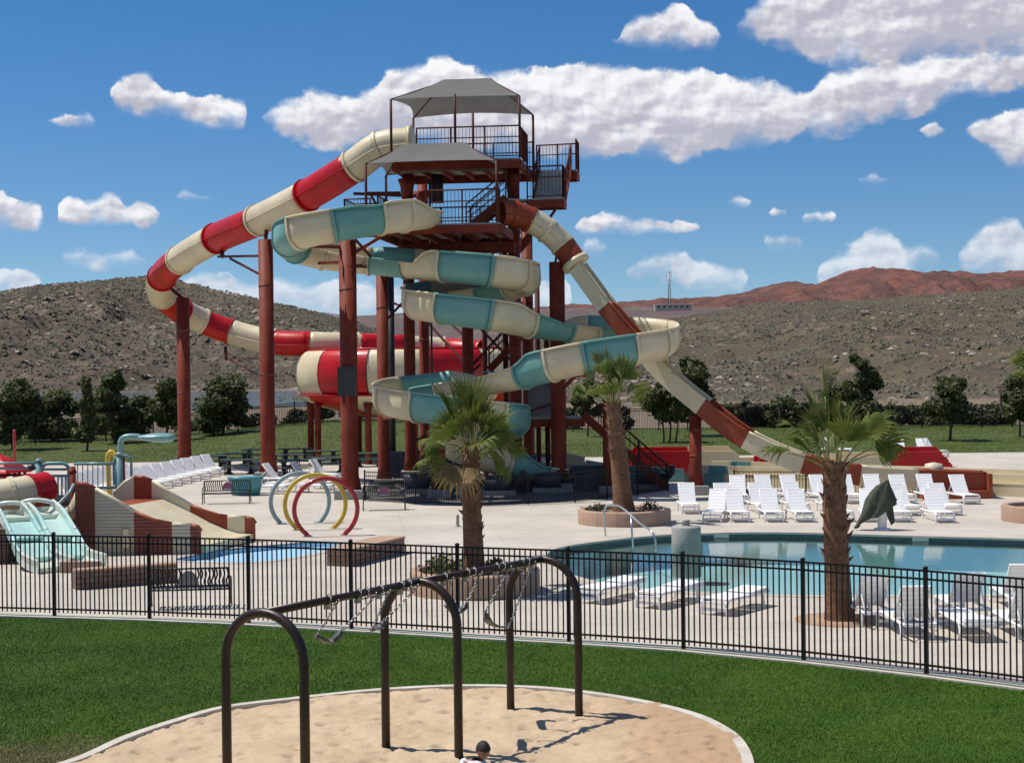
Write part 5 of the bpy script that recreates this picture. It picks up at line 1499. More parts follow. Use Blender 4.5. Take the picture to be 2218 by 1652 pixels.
# ------------------------------------------------------------------ small picket fences
def low_fence(name, label, pts, h, posts_step, mt='black_paint', pick=0.11, pw=0.018, parent_loc=None, post_w=0.06, nrails=3, bar=0.035):
    t = thing(name, label, 'fence', (pts[0].x, pts[0].y, 0))
    for i in range(len(pts) - 1):
        a, b = pts[i], pts[i + 1]; L = (b - a).length
        n = max(1, round(L / posts_step))
        for k in range(n + (1 if i == len(pts) - 2 else 0)):
            p = a.lerp(b, k / n); obj('post', MB().beam(p, p + Vector((0, 0, h + 0.05)), post_w, post_w), mt, t)
        zs = (0.10, h - 0.03) if nrails == 2 else (0.10, h - 0.20, h - 0.03)
        for z in zs: obj('rail', MB().beam(a + Vector((0, 0, z)), b + Vector((0, 0, z)), bar, bar), mt, t)
        mb = MB(); n = int(L / pick)
        for k in range(1, n):
            p = a.lerp(b, k / n); mb.beam(p + Vector((0, 0, 0.04)), p + Vector((0, 0, h)), pw, pw)
        o = obj('pickets', mb, mt, t); o['kind'] = 'stuff'
    return t
low_fence('tower_fence', 'low black picket fence enclosing the foot of the slide tower', [G(790, 1084), G(900, 1091), G(1040, 1096), G(1245, 1088), G(1380, 1072), G(1446, 1062)], 1.25, 2.4)
low_fence('lounger_fence', 'low black picket fence behind the back row of loungers', [G(1590, 1067), G(1745, 1068), G(1990, 1071)], 0.95, 2.4, pick=0.13)
zf = lambda x, y: float(zlawn(x, y))
def far_fence(name, label, pl, h=1.9):
    pts = []
    for (u0, Y0), (u1, Y1) in zip(pl[:-1], pl[1:]):
        for k in range(8):
            u = u0 + (u1 - u0) * k / 8; Y = Y0 + (Y1 - Y0) * k / 8; x = plan(u, Y).x; pts.append(Vector((x, Y, zf(x, Y) - 0.02)))
    x = plan(*pl[-1]).x; pts.append(Vector((x, pl[-1][1], zf(x, pl[-1][1]) - 0.02)))
    t = thing(name, label, 'fence', pts[0])
    for i in range(len(pts) - 1):
        a, b = pts[i], pts[i + 1]; L = (b - a).length
        for z in (0.15, h - 0.22, h - 0.05): obj('rail', MB().beam(a + Vector((0, 0, z)), b + Vector((0, 0, z)), 0.05, 0.05), 'black_paint', t)
        n = max(1, round(L / 2.6))
        for k in range(n): p = a.lerp(b, k / n); obj('post', MB().beam(p, p + Vector((0, 0, h + 0.1)), 0.10, 0.10), 'black_paint', t)
        mb = MB(); n = int(L / 0.13)
        for k in range(1, n): p = a.lerp(b, k / n); mb.beam(p + Vector((0, 0, 0.05)), p + Vector((0, 0, h)), 0.028, 0.028)
        o = obj('pickets', mb, 'black_paint', t); o['kind'] = 'stuff'
far_fence('boundary_fence', 'long black picket fence along the far edge of the back lawn', [(-80, 118), (330, 122), (820, 128), (1300, 131), (1800, 131), (2320, 129)])

# ------------------------------------------------------------------ things under the tower
mat('shade_ground', (0.15, 0.14, 0.13), 0.95, (0.09, 0.085, 0.08), 7.0, bump=0.5, bscale=18)  # dark tone standing in for the tower's shade
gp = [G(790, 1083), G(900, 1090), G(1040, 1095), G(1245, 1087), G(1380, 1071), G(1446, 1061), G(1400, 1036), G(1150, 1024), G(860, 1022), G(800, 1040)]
sheet('tower_shade_sheet', [(p.x, p.y) for p in gp], [], 0.004, 'shade_ground')  # dark sheet over the deck concrete, the tower's shade put into its colour
def boxed(name, label, cat, c, d, mt, rz=0.0, lid=None, legs=False):
    t = thing(name, label, cat, (c[0], c[1], 0))
    mb = MB(); mb.box((c[0], c[1], c[2] + d[2] / 2), d, rz); obj('body', mb, mt, t)
    mb = MB(); mb.box((c[0], c[1], c[2] + d[2] + 0.03), (d[0] * 1.05, d[1] * 1.05, 0.06), rz); obj('lid', mb, lid or mt, t)
    mb = MB(); mb.box((c[0], c[1] - d[1] / 2 - 0.02, c[2] + d[2] * 0.5), (d[0] * 0.8, 0.03, d[2] * 0.8), rz); obj('door', mb, mt, t)
    return t
mat('cabinet', (0.045, 0.055, 0.075), 0.6, (0.03, 0.035, 0.045), 2.0)
for u, v, w, hh, lb in ((1120, 1062, 1.7, 1.5, 'dark blue equipment cabinet under the tower beside the stairs'), (1000, 1056, 1.6, 1.9, 'tall dark equipment cabinet under the middle of the tower'),
                        (1275, 1062, 1.5, 1.1, 'low dark equipment cabinet behind the leaning palm'), (860, 1040, 1.6, 1.4, 'dark equipment cabinet at the left foot of the tower')):
    c = G(u, v); boxed('equipment_cabinet', lb, 'cabinet', (c.x, c.y, 0), (w, 1.0, hh), 'cabinet')
def pump(u, v, lb):
    c = G(u, v); t = thing('water_pump', lb, 'pump', (c.x, c.y, 0), group='pumps under the tower')
    mb = MB(); mb.tube([c + Vector((-0.6, 0, 0.55)), c + Vector((0.5, 0, 0.55))], 0.34, 16); obj('motor', mb, 'cabinet', t)
    mb = MB(); mb.tube([c + Vector((0.5, 0, 0.55)), c + Vector((0.9, 0, 0.55)), c + Vector((1.05, 0, 0.75)), c + Vector((1.05, 0, 1.05))], 0.15, 12); obj('pipe', mb, 'dark_metal', t)
    mb = MB(); mb.box(c + Vector((0, 0, 0.11)), (1.5, 0.7, 0.22)); obj('base', mb, 'concrete_pier', t)
    mb = MB(); mb.tube([c + Vector((-0.2, 0.3, 0.5)), c + Vector((-0.9, 0.9, 0.5)), c + Vector((-1.8, 1.0, 0.4))], 0.13, 10); obj('pipe', mb, 'dark_metal', t)
pump(905, 1068, 'dark pump with pipes behind the fence at the left of the tower')
pump(1080, 1072, 'dark pump with pipes behind the fence right of the planter palm')
pump(1190, 1066, 'dark pump with pipes behind the fence near the stair foot')
pump(1405, 1058, 'dark pump with pipes below the last stair flight')
# bundled steel frames and slats lying about the fence, seen as pale lines
for u, v, lb in ((1075, 1080, 'white plastic chair lying low behind the tower fence'),):
    pass
def bollard(u, v, h, r, mt, lb, name='bollard', cat='bollard'):
    c = G(u, v); t = thing(name, lb, cat, (c.x, c.y, 0))
    mb = MB(); mb.lathe([(r, 0), (r, h * 0.94), (r * 0.8, h), (0, h)], 14, (c.x, c.y, 0)); obj('shaft', mb, mt, t)
    mb = MB(); mb.lathe([(r * 1.6, 0), (r * 1.6, 0.03), (r, 0.06)], 14, (c.x, c.y, 0)); obj('foot', mb, mt, t)
bollard(1002, 1083, 1.05, 0.16, 'concrete_pier', 'grey round bollard by the tower fence left of the planter palm')
bollard(991, 1140, 0.42, 0.055, 'concrete_pier', 'thin pale post standing alone on the open deck', 'marker_post', 'post')

# ------------------------------------------------------------------ run-out lanes behind the loungers
def wallpiece(parent, name, poly_uvz, Y, th, mt):
    """upright wall with a given outline (x, z), standing at depth Y"""
    mb = MB(); mb.prism([Vector((x, Y, z)) for x, z in poly_uvz], (0, th, 0)); return obj(name, mb, mt, parent)
A_ = G(1478, 1048); B_ = G(2330, 1081); dl = (B_ - A_).normalized(); nl = Vector((-dl.y, dl.x, 0))
lane = thing('runout_lane', 'long low cream run-out lane with one teal section behind the loungers', 'slide', A_)
def laneseg(s0, s1, off, th, z0, z1, mt, name):
    a = A_ + dl * s0 + nl * off; b = A_ + dl * s1 + nl * off
    q = [a, b, b + nl * th, a + nl * th]
    mb = MB(); mb.hexa([p + Vector((0, 0, z0)) for p in q] + [p + Vector((0, 0, z1)) for p in q]); return obj(name, mb, mt, lane)
Ltot = (B_ - A_).length
def s_of(u):   # distance along the lane where grid column u meets it
    best = min(range(200), key=lambda k: abs((lambda p: GW / 2 + p.x / p.y * FOC)(A_ + dl * (Ltot * k / 199)) - u)); return Ltot * best / 199
cuts = [(1478, 1522, 'cream'), (1522, 1566, 'teal'), (1566, 1760, 'cream'), (1760, 2000, 'cream'), (2000, 2330, 'cream')]
for u0, u1, c in cuts:
    s0, s1 = s_of(u0), s_of(u1)
    laneseg(s0, s1 - 0.02, 0.0, 0.42, 0.0, 0.50, c, 'lower_wall')
    laneseg(s0, s1 - 0.02, 0.422, 0.22, 0.0, 0.88, c, 'upper_wall')
    laneseg(s0, s1 - 0.02, 2.6, 0.22, 0.0, 0.95, c, 'back_wall')
    laneseg(s0, s1 - 0.02, 0.65, 1.94, 0.0, 0.30, c, 'lane_floor')
    laneseg(s0, s1 - 0.02, -0.02, 0.06, 0.50, 0.535, c, 'lip')
rl = thing('red_runout_lane', 'red and cream raised run-out channel with sloped ends beyond the loungers', 'slide', (plan(1700, 77).x, 77, 0))
def xs(u, Y): return plan(u, Y).x
def lane_walls(u0, u1, zt, c, ch0, ch1, ztf=None):
    for Y, z in ((76.0, zt), (78.6, (ztf or zt) + 0.10)):
        sh = -8 if Y > 77 else 0
        x0, x1 = xs(u0 + sh, Y), xs(u1 + sh, Y)
        wallpiece(rl, 'side_wall', [(x0, 0.0), (x1, 0.0), (x1, z - ch1 * 0.8), (x1 - ch1, z), (x0 + ch0, z), (x0, z - ch0 * 0.8)], Y, 0.12, c)
        obj('rim', MB().beam(Vector((x0 + ch0, Y + 0.06, z + 0.02)), Vector((x1 - ch1, Y + 0.06, z + 0.02)), 0.2, 0.06), c, rl)
    x0, x1 = xs(u0, 77), xs(u1, 77); mb = MB(); mb.box(((x0 + x1) / 2, 77.36, 0.2), (x1 - x0 - 0.02, 2.44, 0.4)); obj('lane_floor', mb, c, rl)
lane_walls(1365, 1494, 1.30, 'red_gel', 0.3, 0.0)
lane_walls(1495, 1606, 1.28, 'cream', 0.0, 0.5, 1.3)
lane_walls(1607, 1637, 0.72, 'cream', 0.0, 0.0)
lane_walls(1638, 1704, 0.92, 'red_gel', 0.15, 0.0)
lane_walls(1705, 1830, 0.85, 'cream', 0.0, 0.0)
lane_walls(1831, 1926, 0.92, 'cream', 0.0, 0.0)
lane_walls(1927, 2046, 1.14, 'red_gel', 0.5, 0.3, 1.16)
lane_walls(2047, 2060, 0.62, 'red_gel', 0.0, 0.1)
# dark blue curved pool slide base at the foot of the tower
tb = thing('splash_basin', 'dark teal and white curved basin wall behind the last stair flight', 'basin', (plan(1290, 74).x, 74, 0))
for k, (u0, u1, z, c) in enumerate(((1215, 1265, 1.5, 'cream'), (1266, 1330, 1.1, 'cream'), (1331, 1480, 0.85, 'teal'))):
    wallpiece(tb, 'wall_panel', [(xs(u0, 74), 0), (xs(u1, 74) - 0.02, 0), (xs(u1, 74) - 0.02, z - 0.25), (xs(u0, 74), z)], 74.0 + 0.0, 0.2, c)

# ------------------------------------------------------------------ playground at the left
def ribbed(name, col):
    mt = mat(name, col, 0.45, tuple(c * 0.86 for c in col), 1.2)
    t = NT(mt.node_tree); b = t.n['Principled BSDF']
    tc = t.new('ShaderNodeTexCoord').outputs['Object']
    sp = t.new('ShaderNodeSeparateXYZ'); t.l.new(tc, sp.inputs[0])
    w = t.math('SINE', t.math('ADD', t.math('MULTIPLY', sp.outputs[2], 62.0), t.math('MULTIPLY', t.noise(tc, 2.0, 3), 3.0)))
    bp = t.new('ShaderNodeBump'); bp.inputs['Strength'].default_value = 0.8; bp.inputs['Distance'].default_value = 0.02
    t.l.new(w, bp.inputs['Height']); t.l.new(bp.outputs[0], b.inputs['Normal'])
ribbed('rust_ribbed', (0.24, 0.062, 0.034)); ribbed('cream_ribbed', (0.58, 0.51, 0.36)); ribbed('brown_ribbed', (0.15, 0.082, 0.058))
YNS, YFS = 46.3, 49.6
ws = thing('wide_slide', 'wide rust and cream family slide running down to the splash pool', 'slide', (xs(300, 48), 48.0, 0))
def top_line(pts, Y): return [(At(u, v, Y).x, At(u, v, Y).z) for u, v in pts]
near = [([(162, 1047), (185, 1050), (205, 1059)], 'rust_ribbed'), ([(205, 1059), (250, 1085), (290, 1109)], 'cream_ribbed'), ([(290, 1109), (330, 1127), (372, 1136)], 'rust_ribbed'), ([(372, 1136), (412, 1138)], 'cream_ribbed'), ([(412, 1138), (428, 1142), (434, 1151)], 'rust_ribbed')]
far = [([(245, 1071), (270, 1045), (290, 1034)], 'cream'), ([(290, 1034), (310, 1035), (328, 1042)], 'rust_gel'), ([(328, 1042), (370, 1069), (412, 1095)], 'cream'), ([(412, 1095), (440, 1107), (470, 1116), (492, 1120)], 'rust_gel'), ([(492, 1120), (530, 1121)], 'cream'), ([(530, 1121), (546, 1125), (552, 1134)], 'rust_gel')]
for secs, Y, nm in ((near, YNS, 'near_wall'), (far, YFS, 'far_wall')):
    for pts, c in secs:
        tl = top_line(pts, Y)
        pc = wallpiece(ws, nm, [(tl[0][0], 0.0), (tl[-1][0] - 0.006, 0.0), (tl[-1][0] - 0.006, tl[-1][1])] + list(reversed(tl[:-1])), Y, 0.14, c)
        obj('rim', MB().tube([Vector((x, Y + 0.07, z + 0.0)) for x, z in tl], 0.075, 8), c.replace('_ribbed', '_gel' if 'rust' in c else ''), pc)
# slide bed
bed = [(-13.0, 1.42), (-12.1, 1.40), (-11.8, 1.25), (-11.2, 0.95), (-10.6, 0.62), (-10.1, 0.40), (-9.7, 0.28), (-9.25, 0.25)]
for k in range(len(bed) - 1):
    (x0, z0), (x1, z1) = bed[k], bed[k + 1]
    mb = MB(); q = [(x0, YNS + 0.142), (x1 - 0.004, YNS + 0.142), (x1 + 0.9 - 0.004, YFS - 0.002), (x0 + 0.9, YFS - 0.002)]
    zz = [z0, z1, z1, z0]
    mb.hexa([(x, y, 0.02) for x, y in q] + [(x, y, z) for (x, y), z in zip(q, zz)])
    obj('slide_bed', mb, 'rust_gel' if k in (0,) else 'cream', ws)
for X0, X1, Y0, Y1, z0, z1, c in ((-13.08, -14.05, YNS, 47.6, 2.02, 1.18, 'cream'),):
    mb = MB(); n = 6; vs = []
    for k in range(n + 1):
        s = k / n; x = X0 + (X1 - X0) * s; y = Y0 + (Y1 - Y0) * s; z = z0 + (z1 - z0) * (1 - (1 - s) ** 2.2)
        for o_ in (0, 0.12): vs += [(x, y + o_, 1.12), (x, y + o_, max(z, 1.16))]
    fs = []
    for k in range(n):
        o = 4 * k
        fs += [(o, o + 4, o + 5, o + 1), (o + 2, o + 3, o + 7, o + 6), (o + 1, o + 5, o + 7, o + 3), (o, o + 2, o + 6, o + 4)]
    fs += [(0, 1, 3, 2), (4 * n, 4 * n + 2, 4 * n + 3, 4 * n + 1)]
    mb.add(vs, fs, True); obj('entry_wing', mb, c, ws)
mb = MB(); mb.prism([Vector((-14.1, 46.45, 0)), Vector((-13.06, 46.32, 0)), Vector((-13.06, 49.3, 0)), Vector((-14.1, 49.3, 0))], (0, 0, 1.10)); obj('platform_base', mb, 'brown_ribbed', ws)
mb = MB(); mb.box((xs(270, YNS), YNS - 0.08, At(270, 1172, YNS).z + 0.1), (0.16, 0.14, 0.55)); obj('drain_spout', mb, 'cream', ws)

# twin slide
ts = thing('twin_slide', 'pale aqua twin-lane slide with white rims by the fence', 'slide', (xs(100, 44), 44.0, 0))
for L in ([(24, 1112, 45.8), (40, 1128, 45.2), (62, 1172, 44.0), (82, 1215, 43.1), (118, 1236, 42.4)], [(78, 1106, 46.3), (96, 1122, 45.8), (126, 1170, 44.6), (152, 1212, 43.7), (196, 1229, 43.0)]):
    pts = [At(*p) for p in L]
    sweep_box(pts, ['pale_gel', 'aqua_gel', 'aqua_gel', 'pale_gel'], 0.44, 0.30, ts, names='lane_section')
for u, v, Y in ((24, 1112, 45.8), (78, 1106, 46.3)):
    c = At(u, v, Y); mb = MB(); mb.tube([c + Vector((math.cos(a) * 0.52, 0.05, math.sin(a) * 0.16 + 0.16)) for a in [PI * k / 10 for k in range(11)]], 0.07, 8); obj('entry_hoop', mb, 'pale_gel', ts)
mb = MB(); mb.box((xs(40, 46.6), 46.75, 0.6), (2.2, 1.0, 1.2)); obj('platform_base', mb, 'brown_ribbed', ts)
mb = MB(); mb.prism([Vector((xs(-60, 44.5), 44.4, 0)), Vector((xs(14, 44.5), 44.4, 0)), Vector((xs(36, 45.4), 45.6, 0)), Vector((xs(-60, 45.4), 45.8, 0))], (0, 0, 1.0)); obj('side_base', mb, 'brown_ribbed', ts)
mb = MB(); mb.box((xs(170, 42.4), 42.35, 0.15), (1.1, 0.2, 0.3)); obj('end_kerb', mb, 'wall_cap', ts)

# play structure: teal posts, rails, barred panel and a tube
ps = thing('play_structure', 'teal railed play platform with a cream and red crawl tube', 'play structure', (xs(90, 50), 50.0, 0))
def tubeobj(name, pts, r, mt, parent=ps, n=8): return obj(name, MB().tube(pts, r, n), mt, parent)
YP = 49.9
for u, v0 in ((84, 1000), (258, 986)):
    c = plan(u, YP); tubeobj('post', [Vector((c.x, YP, 0)), At(u, v0, YP)], 0.105, 'teal_paint')
    t_ = At(u, v0, YP); mb = MB(); mb.lathe([(0.11, 0), (0.13, 0.03), (0.06, 0.10), (0, 0.11)], 12, tuple(t_)); obj('post_cap', mb, 'teal_paint', ps)
for u, v0 in ((68, 1026), (157, 1010)):
    c = plan(u, YP - 0.6); tubeobj('post', [Vector((c.x, YP - 0.6, 0)), At(u, v0, YP - 0.6)], 0.10, 'tower_paint')
for u, v in ((68, 1012), (157, 1022)): 
    t_ = At(u, v, YP - 0.6); mb = MB(); mb.lathe([(0, -0.12), (0.11, -0.07), (0.14, 0), (0.11, 0.07), (0, 0.12)], 12, tuple(t_)); obj('post_knob', mb, 'dark_metal' if u < 100 else 'tower_paint', ps)
for v in (1003, 1014): tubeobj('rail', [At(-60, v, YP), At(84, v, YP)], 0.045, 'teal_paint')
tubeobj('rail', [At(160, 1004, YP), At(258, 1004, YP)], 0.05, 'teal_paint'); tubeobj('rail', [At(160, 1056, YP), At(258, 1056, YP)], 0.045, 'teal_paint')
tubeobj('rail', [At(252, 1003, YP), At(252, 1056, YP)], 0.05, 'teal_paint')
for k in range(8): u = 168 + k * 11; tubeobj('bar', [At(u, 1004, YP), At(u, 1056, YP)], 0.018, 'bluegrey_paint')
def roundrect(u0, v0, u1, v1, Y, r, mt, name):
    p0, p1 = At(u0, v1, Y), At(u1, v0, Y); rr = 0.22; loop = []
    for cx, cz, a0 in ((p1.x - rr, p1.z - rr, 0), (p0.x + rr, p1.z - rr, PI / 2), (p0.x + rr, p0.z + rr, PI), (p1.x - rr, p0.z + rr, 1.5 * PI)):
        for k in range(5): a = a0 + PI / 2 * k / 4; loop.append(Vector((cx + rr * math.cos(a), Y, cz + rr * math.sin(a))))
    obj(name, MB().tube(loop, r, 8, closed=True), mt, ps)
roundrect(91, 1003, 149, 1097, YP, 0.06, 'teal_paint', 'panel_frame')
roundrect(248, 986, 284, 1056, YP, 0.045, 'teal_paint', 'panel_frame')
for k in range(6): u = 100 + k * 8.5; tubeobj('bar', [At(u, 1030, YP), At(u, 1074, YP)], 0.028, 'bluegrey_paint')
for v in (1016, 1030, 1074): tubeobj('panel_rail', [At(92, v, YP), At(148, v, YP)], 0.04, 'teal_paint')
mb = MB(); a_, b_ = At(93, 1094, YP + 0.02), At(147, 1077, YP + 0.02); mb.box(((a_.x + b_.x) / 2, YP + 0.02, (a_.z + b_.z) / 2), (abs(b_.x - a_.x), 0.05, abs(b_.z - a_.z))); obj('kick_panel', mb, 'bluegrey_paint', ps)
slab('platform', [plan(-60, YP - 0.5), plan(262, YP + 0.2), plan(262, YP + 2.2), plan(-60, YP + 2.2)], 1.22, 1.32, 'brown_ribbed', ps)
for u in (-40, 30, 120, 200): 
    for dy in (0.4, 2.0): c = plan(u, YP + dy); obj('leg', MB().tube([c, c + Vector((0, 0, 1.22))], 0.08, 8), 'tower_paint', ps)
ct = [At(98, 1056, 48.9), At(64, 1064, 48.3), At(25, 1071, 47.9), At(-30, 1076, 47.7), At(-90, 1082, 47.6)]
sweep_tube(ct, ['red_gel', 'cream', 'cream', 'cream'], 0.52, ps, nseg=20, flange=0.05, names='crawl_tube')
obj('hand_rail', MB().tube([At(160, 1048, 47.2), At(150, 1068, 47.0), At(130, 1088, 46.8), At(108, 1104, 46.6), At(92, 1108, 46.5)], 0.05, 8), 'bluegrey_paint', ps)
# red roofed turret just inside the left edge
rt = thing('play_turret', 'red pyramid-roofed play turret at the left edge', 'play structure', (xs(0, 54), 54.0, 0))
c = At(-2, 1022, 54.0); mb = MB(); mb.lathe([(1.15, 0), (1.1, 0.06), (0.55, 0.42), (0.0, 0.66)], 6, tuple(c), smooth=False); obj('roof', mb, 'red_gel', rt)
for a in range(6): p = Vector((c.x + math.cos(a * PI / 3) * 0.9, c.y + math.sin(a * PI / 3) * 0.9, 0)); obj('post', MB().tube([p, Vector((p.x, p.y, c.z + 0.05))], 0.06, 8), 'red_gel', rt)
mb = MB(); mb.lathe([(0.95, 0), (0.95, 0.12), (0, 0.12)], 6, (c.x, c.y, 0.9), smooth=False); obj('floor', mb, 'pink_gel', rt)
mb = MB(); mb.lathe([(0.9, 0.0), (1.0, 0.5), (0.95, 0.9)], 6, (c.x, c.y, 1.05), smooth=False, cap=False); obj('wall', mb, 'pink_gel', rt)
bollard(33, 1075, 3.0, 0.07, 'red_paint', 'thin red pole standing beside the red play turret', 'spray_pole', 'pole')

# teal dumping spray pipe, yellow spray post
sp_t = thing('spray_pipe', 'teal overhead spray pipe ending in a long flat paddle', 'water feature', (xs(262, 60), 60.0, 0))
sp_p = [Vector((xs(261, 60), 60, 0)), At(261, 985, 60)]
obj('lower_post', MB().tube(sp_p, 0.16, 14), 'tower_paint', sp_t)
obj('pipe', MB().tube(catmull([At(261, 986, 60), At(261, 966, 60), At(264, 951, 60), At(274, 946, 60), At(290, 945, 60), At(304, 946, 60)], 4), 0.115, 12), 'teal_paint', sp_t)
a_, b_ = At(300, 946, 60), At(379, 949, 60); mb = MB(); N = 14; pth = [a_.lerp(b_, k / N) for k in range(N + 1)]
mb.tube(pth, [0.11 + 0.36 * math.sin(PI * min(1, (k / N) * 0.62 + 0.12)) ** 1.4 if k < N else 0.1 for k in range(N + 1)], 16)
cz = (a_.z + b_.z) / 2; mb.v = [(x, y, cz + (z - cz) * 0.40) for x, y, z in mb.v]; obj('paddle', mb, 'teal_paint', sp_t)
for k in range(3): q = a_.lerp(b_, 0.45 + 0.2 * k); obj('nozzle', MB().tube([q + Vector((0, 0, -0.1)), q + Vector((0, 0, -0.24))], 0.04, 8), 'teal_paint', sp_t)
yp = thing('spray_post', 'yellow bent spray post beside the teal rails', 'water feature', (xs(235, 58), 58.0, 0))
obj('post', MB().tube(catmull([Vector((xs(235, 58), 58, 0)), At(234, 1000, 58), At(234, 986, 58), At(240, 979, 58), At(249, 983, 58)], 4), 0.10, 12), 'yellow_paint', yp)
q = At(250, 984, 58); mb = MB(); mb.lathe([(0.06, -0.12), (0.13, -0.05), (0.12, 0.06), (0, 0.1)], 12, tuple(q)); obj('nozzle', mb, 'yellow_paint', yp)
# ------------------------------------------------------------------ water hoops
def hoop(u, vt, uL, uR, vb, Y, mt, label):
    t = thing('water_hoop', label, 'hoop', (xs(u, Y), Y, 0), group='water hoops on the splash pad')
    top = At(u, vt, Y); r = 1.02; c = Vector((xs(u, Y), Y, top.z - r))
    aL = math.radians(232); pts = []
    for k in range(37):
        a = math.radians(-52) + math.radians(284) * k / 36
        pts.append(c + Vector((math.cos(a) * r, 0.22 * math.cos(a), math.sin(a) * r)))
    # feet bend down into the deck
    f0 = Vector((pts[0].x - 0.05, pts[0].y, -0.02)); f1 = Vector((pts[-1].x + 0.05, pts[-1].y, -0.02))
    obj('ring', MB().tube([f0] + pts + [f1], 0.078, 12), mt, t)
    for f in (f0, f1):
        mb = MB(); mb.lathe([(0.13, 0), (0.13, 0.025), (0.085, 0.04)], 12, (f.x, f.y, 0.0)); obj('foot', mb, mt, t)
    mb = MB(); q = c + Vector((0, 0, r - 0.09)); mb.lathe([(0.03, -0.04), (0.04, 0.02)], 8, tuple(q)); obj('nozzle', mb, 'steel', t)
hoop(702, 1036, 668, 735, 1160, 51.2, 'red_paint', 'red water hoop, nearest of the three')
hoop(679, 1028, 645, 720, 1148, 53.4, 'yellow_paint', 'yellow water hoop between the red and the grey-blue one')
hoop(646, 1024, 612, 680, 1138, 55.6, 'bluegrey_paint', 'grey-blue water hoop, farthest of the three')

# ------------------------------------------------------------------ block walls
def block_wall(label, a, b, th, h, n_len, rows=3):
    a = Vector(a); b = Vector(b); d = (b - a); L = d.length; d.normalize(); n = Vector((-d.y, d.x, 0)); rz = math.atan2(d.y, d.x)
    t = thing('block_wall', label, 'wall', a)
    bl = L / n_len; bh = (h - 0.06) / rows
    mb = MB(); c = (a + b) / 2 + n * (th / 2); mb.box((c.x, c.y, (h - 0.07) / 2), (L - 0.03, th - 0.03, h - 0.07), rz); obj('core', mb, 'bare_ground', t)
    def block_mesh(w, dd, hh):
        m_ = MB(); g = 0.010; x, y, z = w / 2, dd / 2, hh / 2
        m_.add([(-x, -y + g, -z), (x, -y + g, -z), (x, y, -z), (-x, y, -z), (-x, -y + g, z), (x, -y + g, z), (x, y, z), (-x, y, z),
                (-x + g, -y, -z + g), (x - g, -y, -z + g), (x - g, -y, z - g), (-x + g, -y, z - g)],
               [(0, 1, 9, 8), (1, 5, 10, 9), (5, 4, 11, 10), (4, 0, 8, 11), (8, 9, 10, 11), (3, 2, 1, 0), (4, 5, 6, 7), (1, 2, 6, 5), (3, 0, 4, 7), (2, 3, 7, 6)])
        me = m_.mesh('block'); me.materials.append(M['block']); return me
    me = block_mesh(bl - 0.012, 0.12, bh - 0.012); mh = block_mesh(bl / 2 - 0.012, 0.12, bh - 0.012)
    for r in range(rows):
        z = bh * (r + 0.5)
        x = 0.0
        first = r % 2 == 1
        while x < L - 0.01:
            w = bl / 2 if first or x + bl > L + 0.01 else bl
            p = a + d * (x + w / 2) + n * (0.045 + random.uniform(-0.006, 0.006))
            inst('block', me if w == bl else mh, t, p + Vector((0, 0, z)) - a, (0, 0, rz + random.uniform(-0.01, 0.01)))
            x += w; first = False
    for e, s in ((a, -1), (b, 1)):
        for r in range(rows):
            p = e + n * (th / 2) - d * s * 0.045
            mb = MB(); mb.box((p.x, p.y, bh * (r + 0.5)), (0.12, th - 0.01, bh - 0.012), rz); obj('block', mb, 'block', t)
    k = max(2, n_len // 2)
    for i in range(k):
        p = a + d * (L * (i + 0.5) / k) + n * (th / 2)
        mb = MB(); mb.box((p.x, p.y, h - 0.03), (L / k - 0.006, th + 0.06, 0.06), rz); obj('cap_stone', mb, 'wall_cap', t)
a = G(166, 1277); b = G(384, 1260)
block_wall('low brown block wall left of the near bench', a, b, 0.38, 0.50, 7)
a = G(716, 1224); b = G(762, 1227); c = G(876, 1197)
block_wall('low brown block wall with a broad tan top beyond the fence', b, c, 0.78, 0.50, 9)

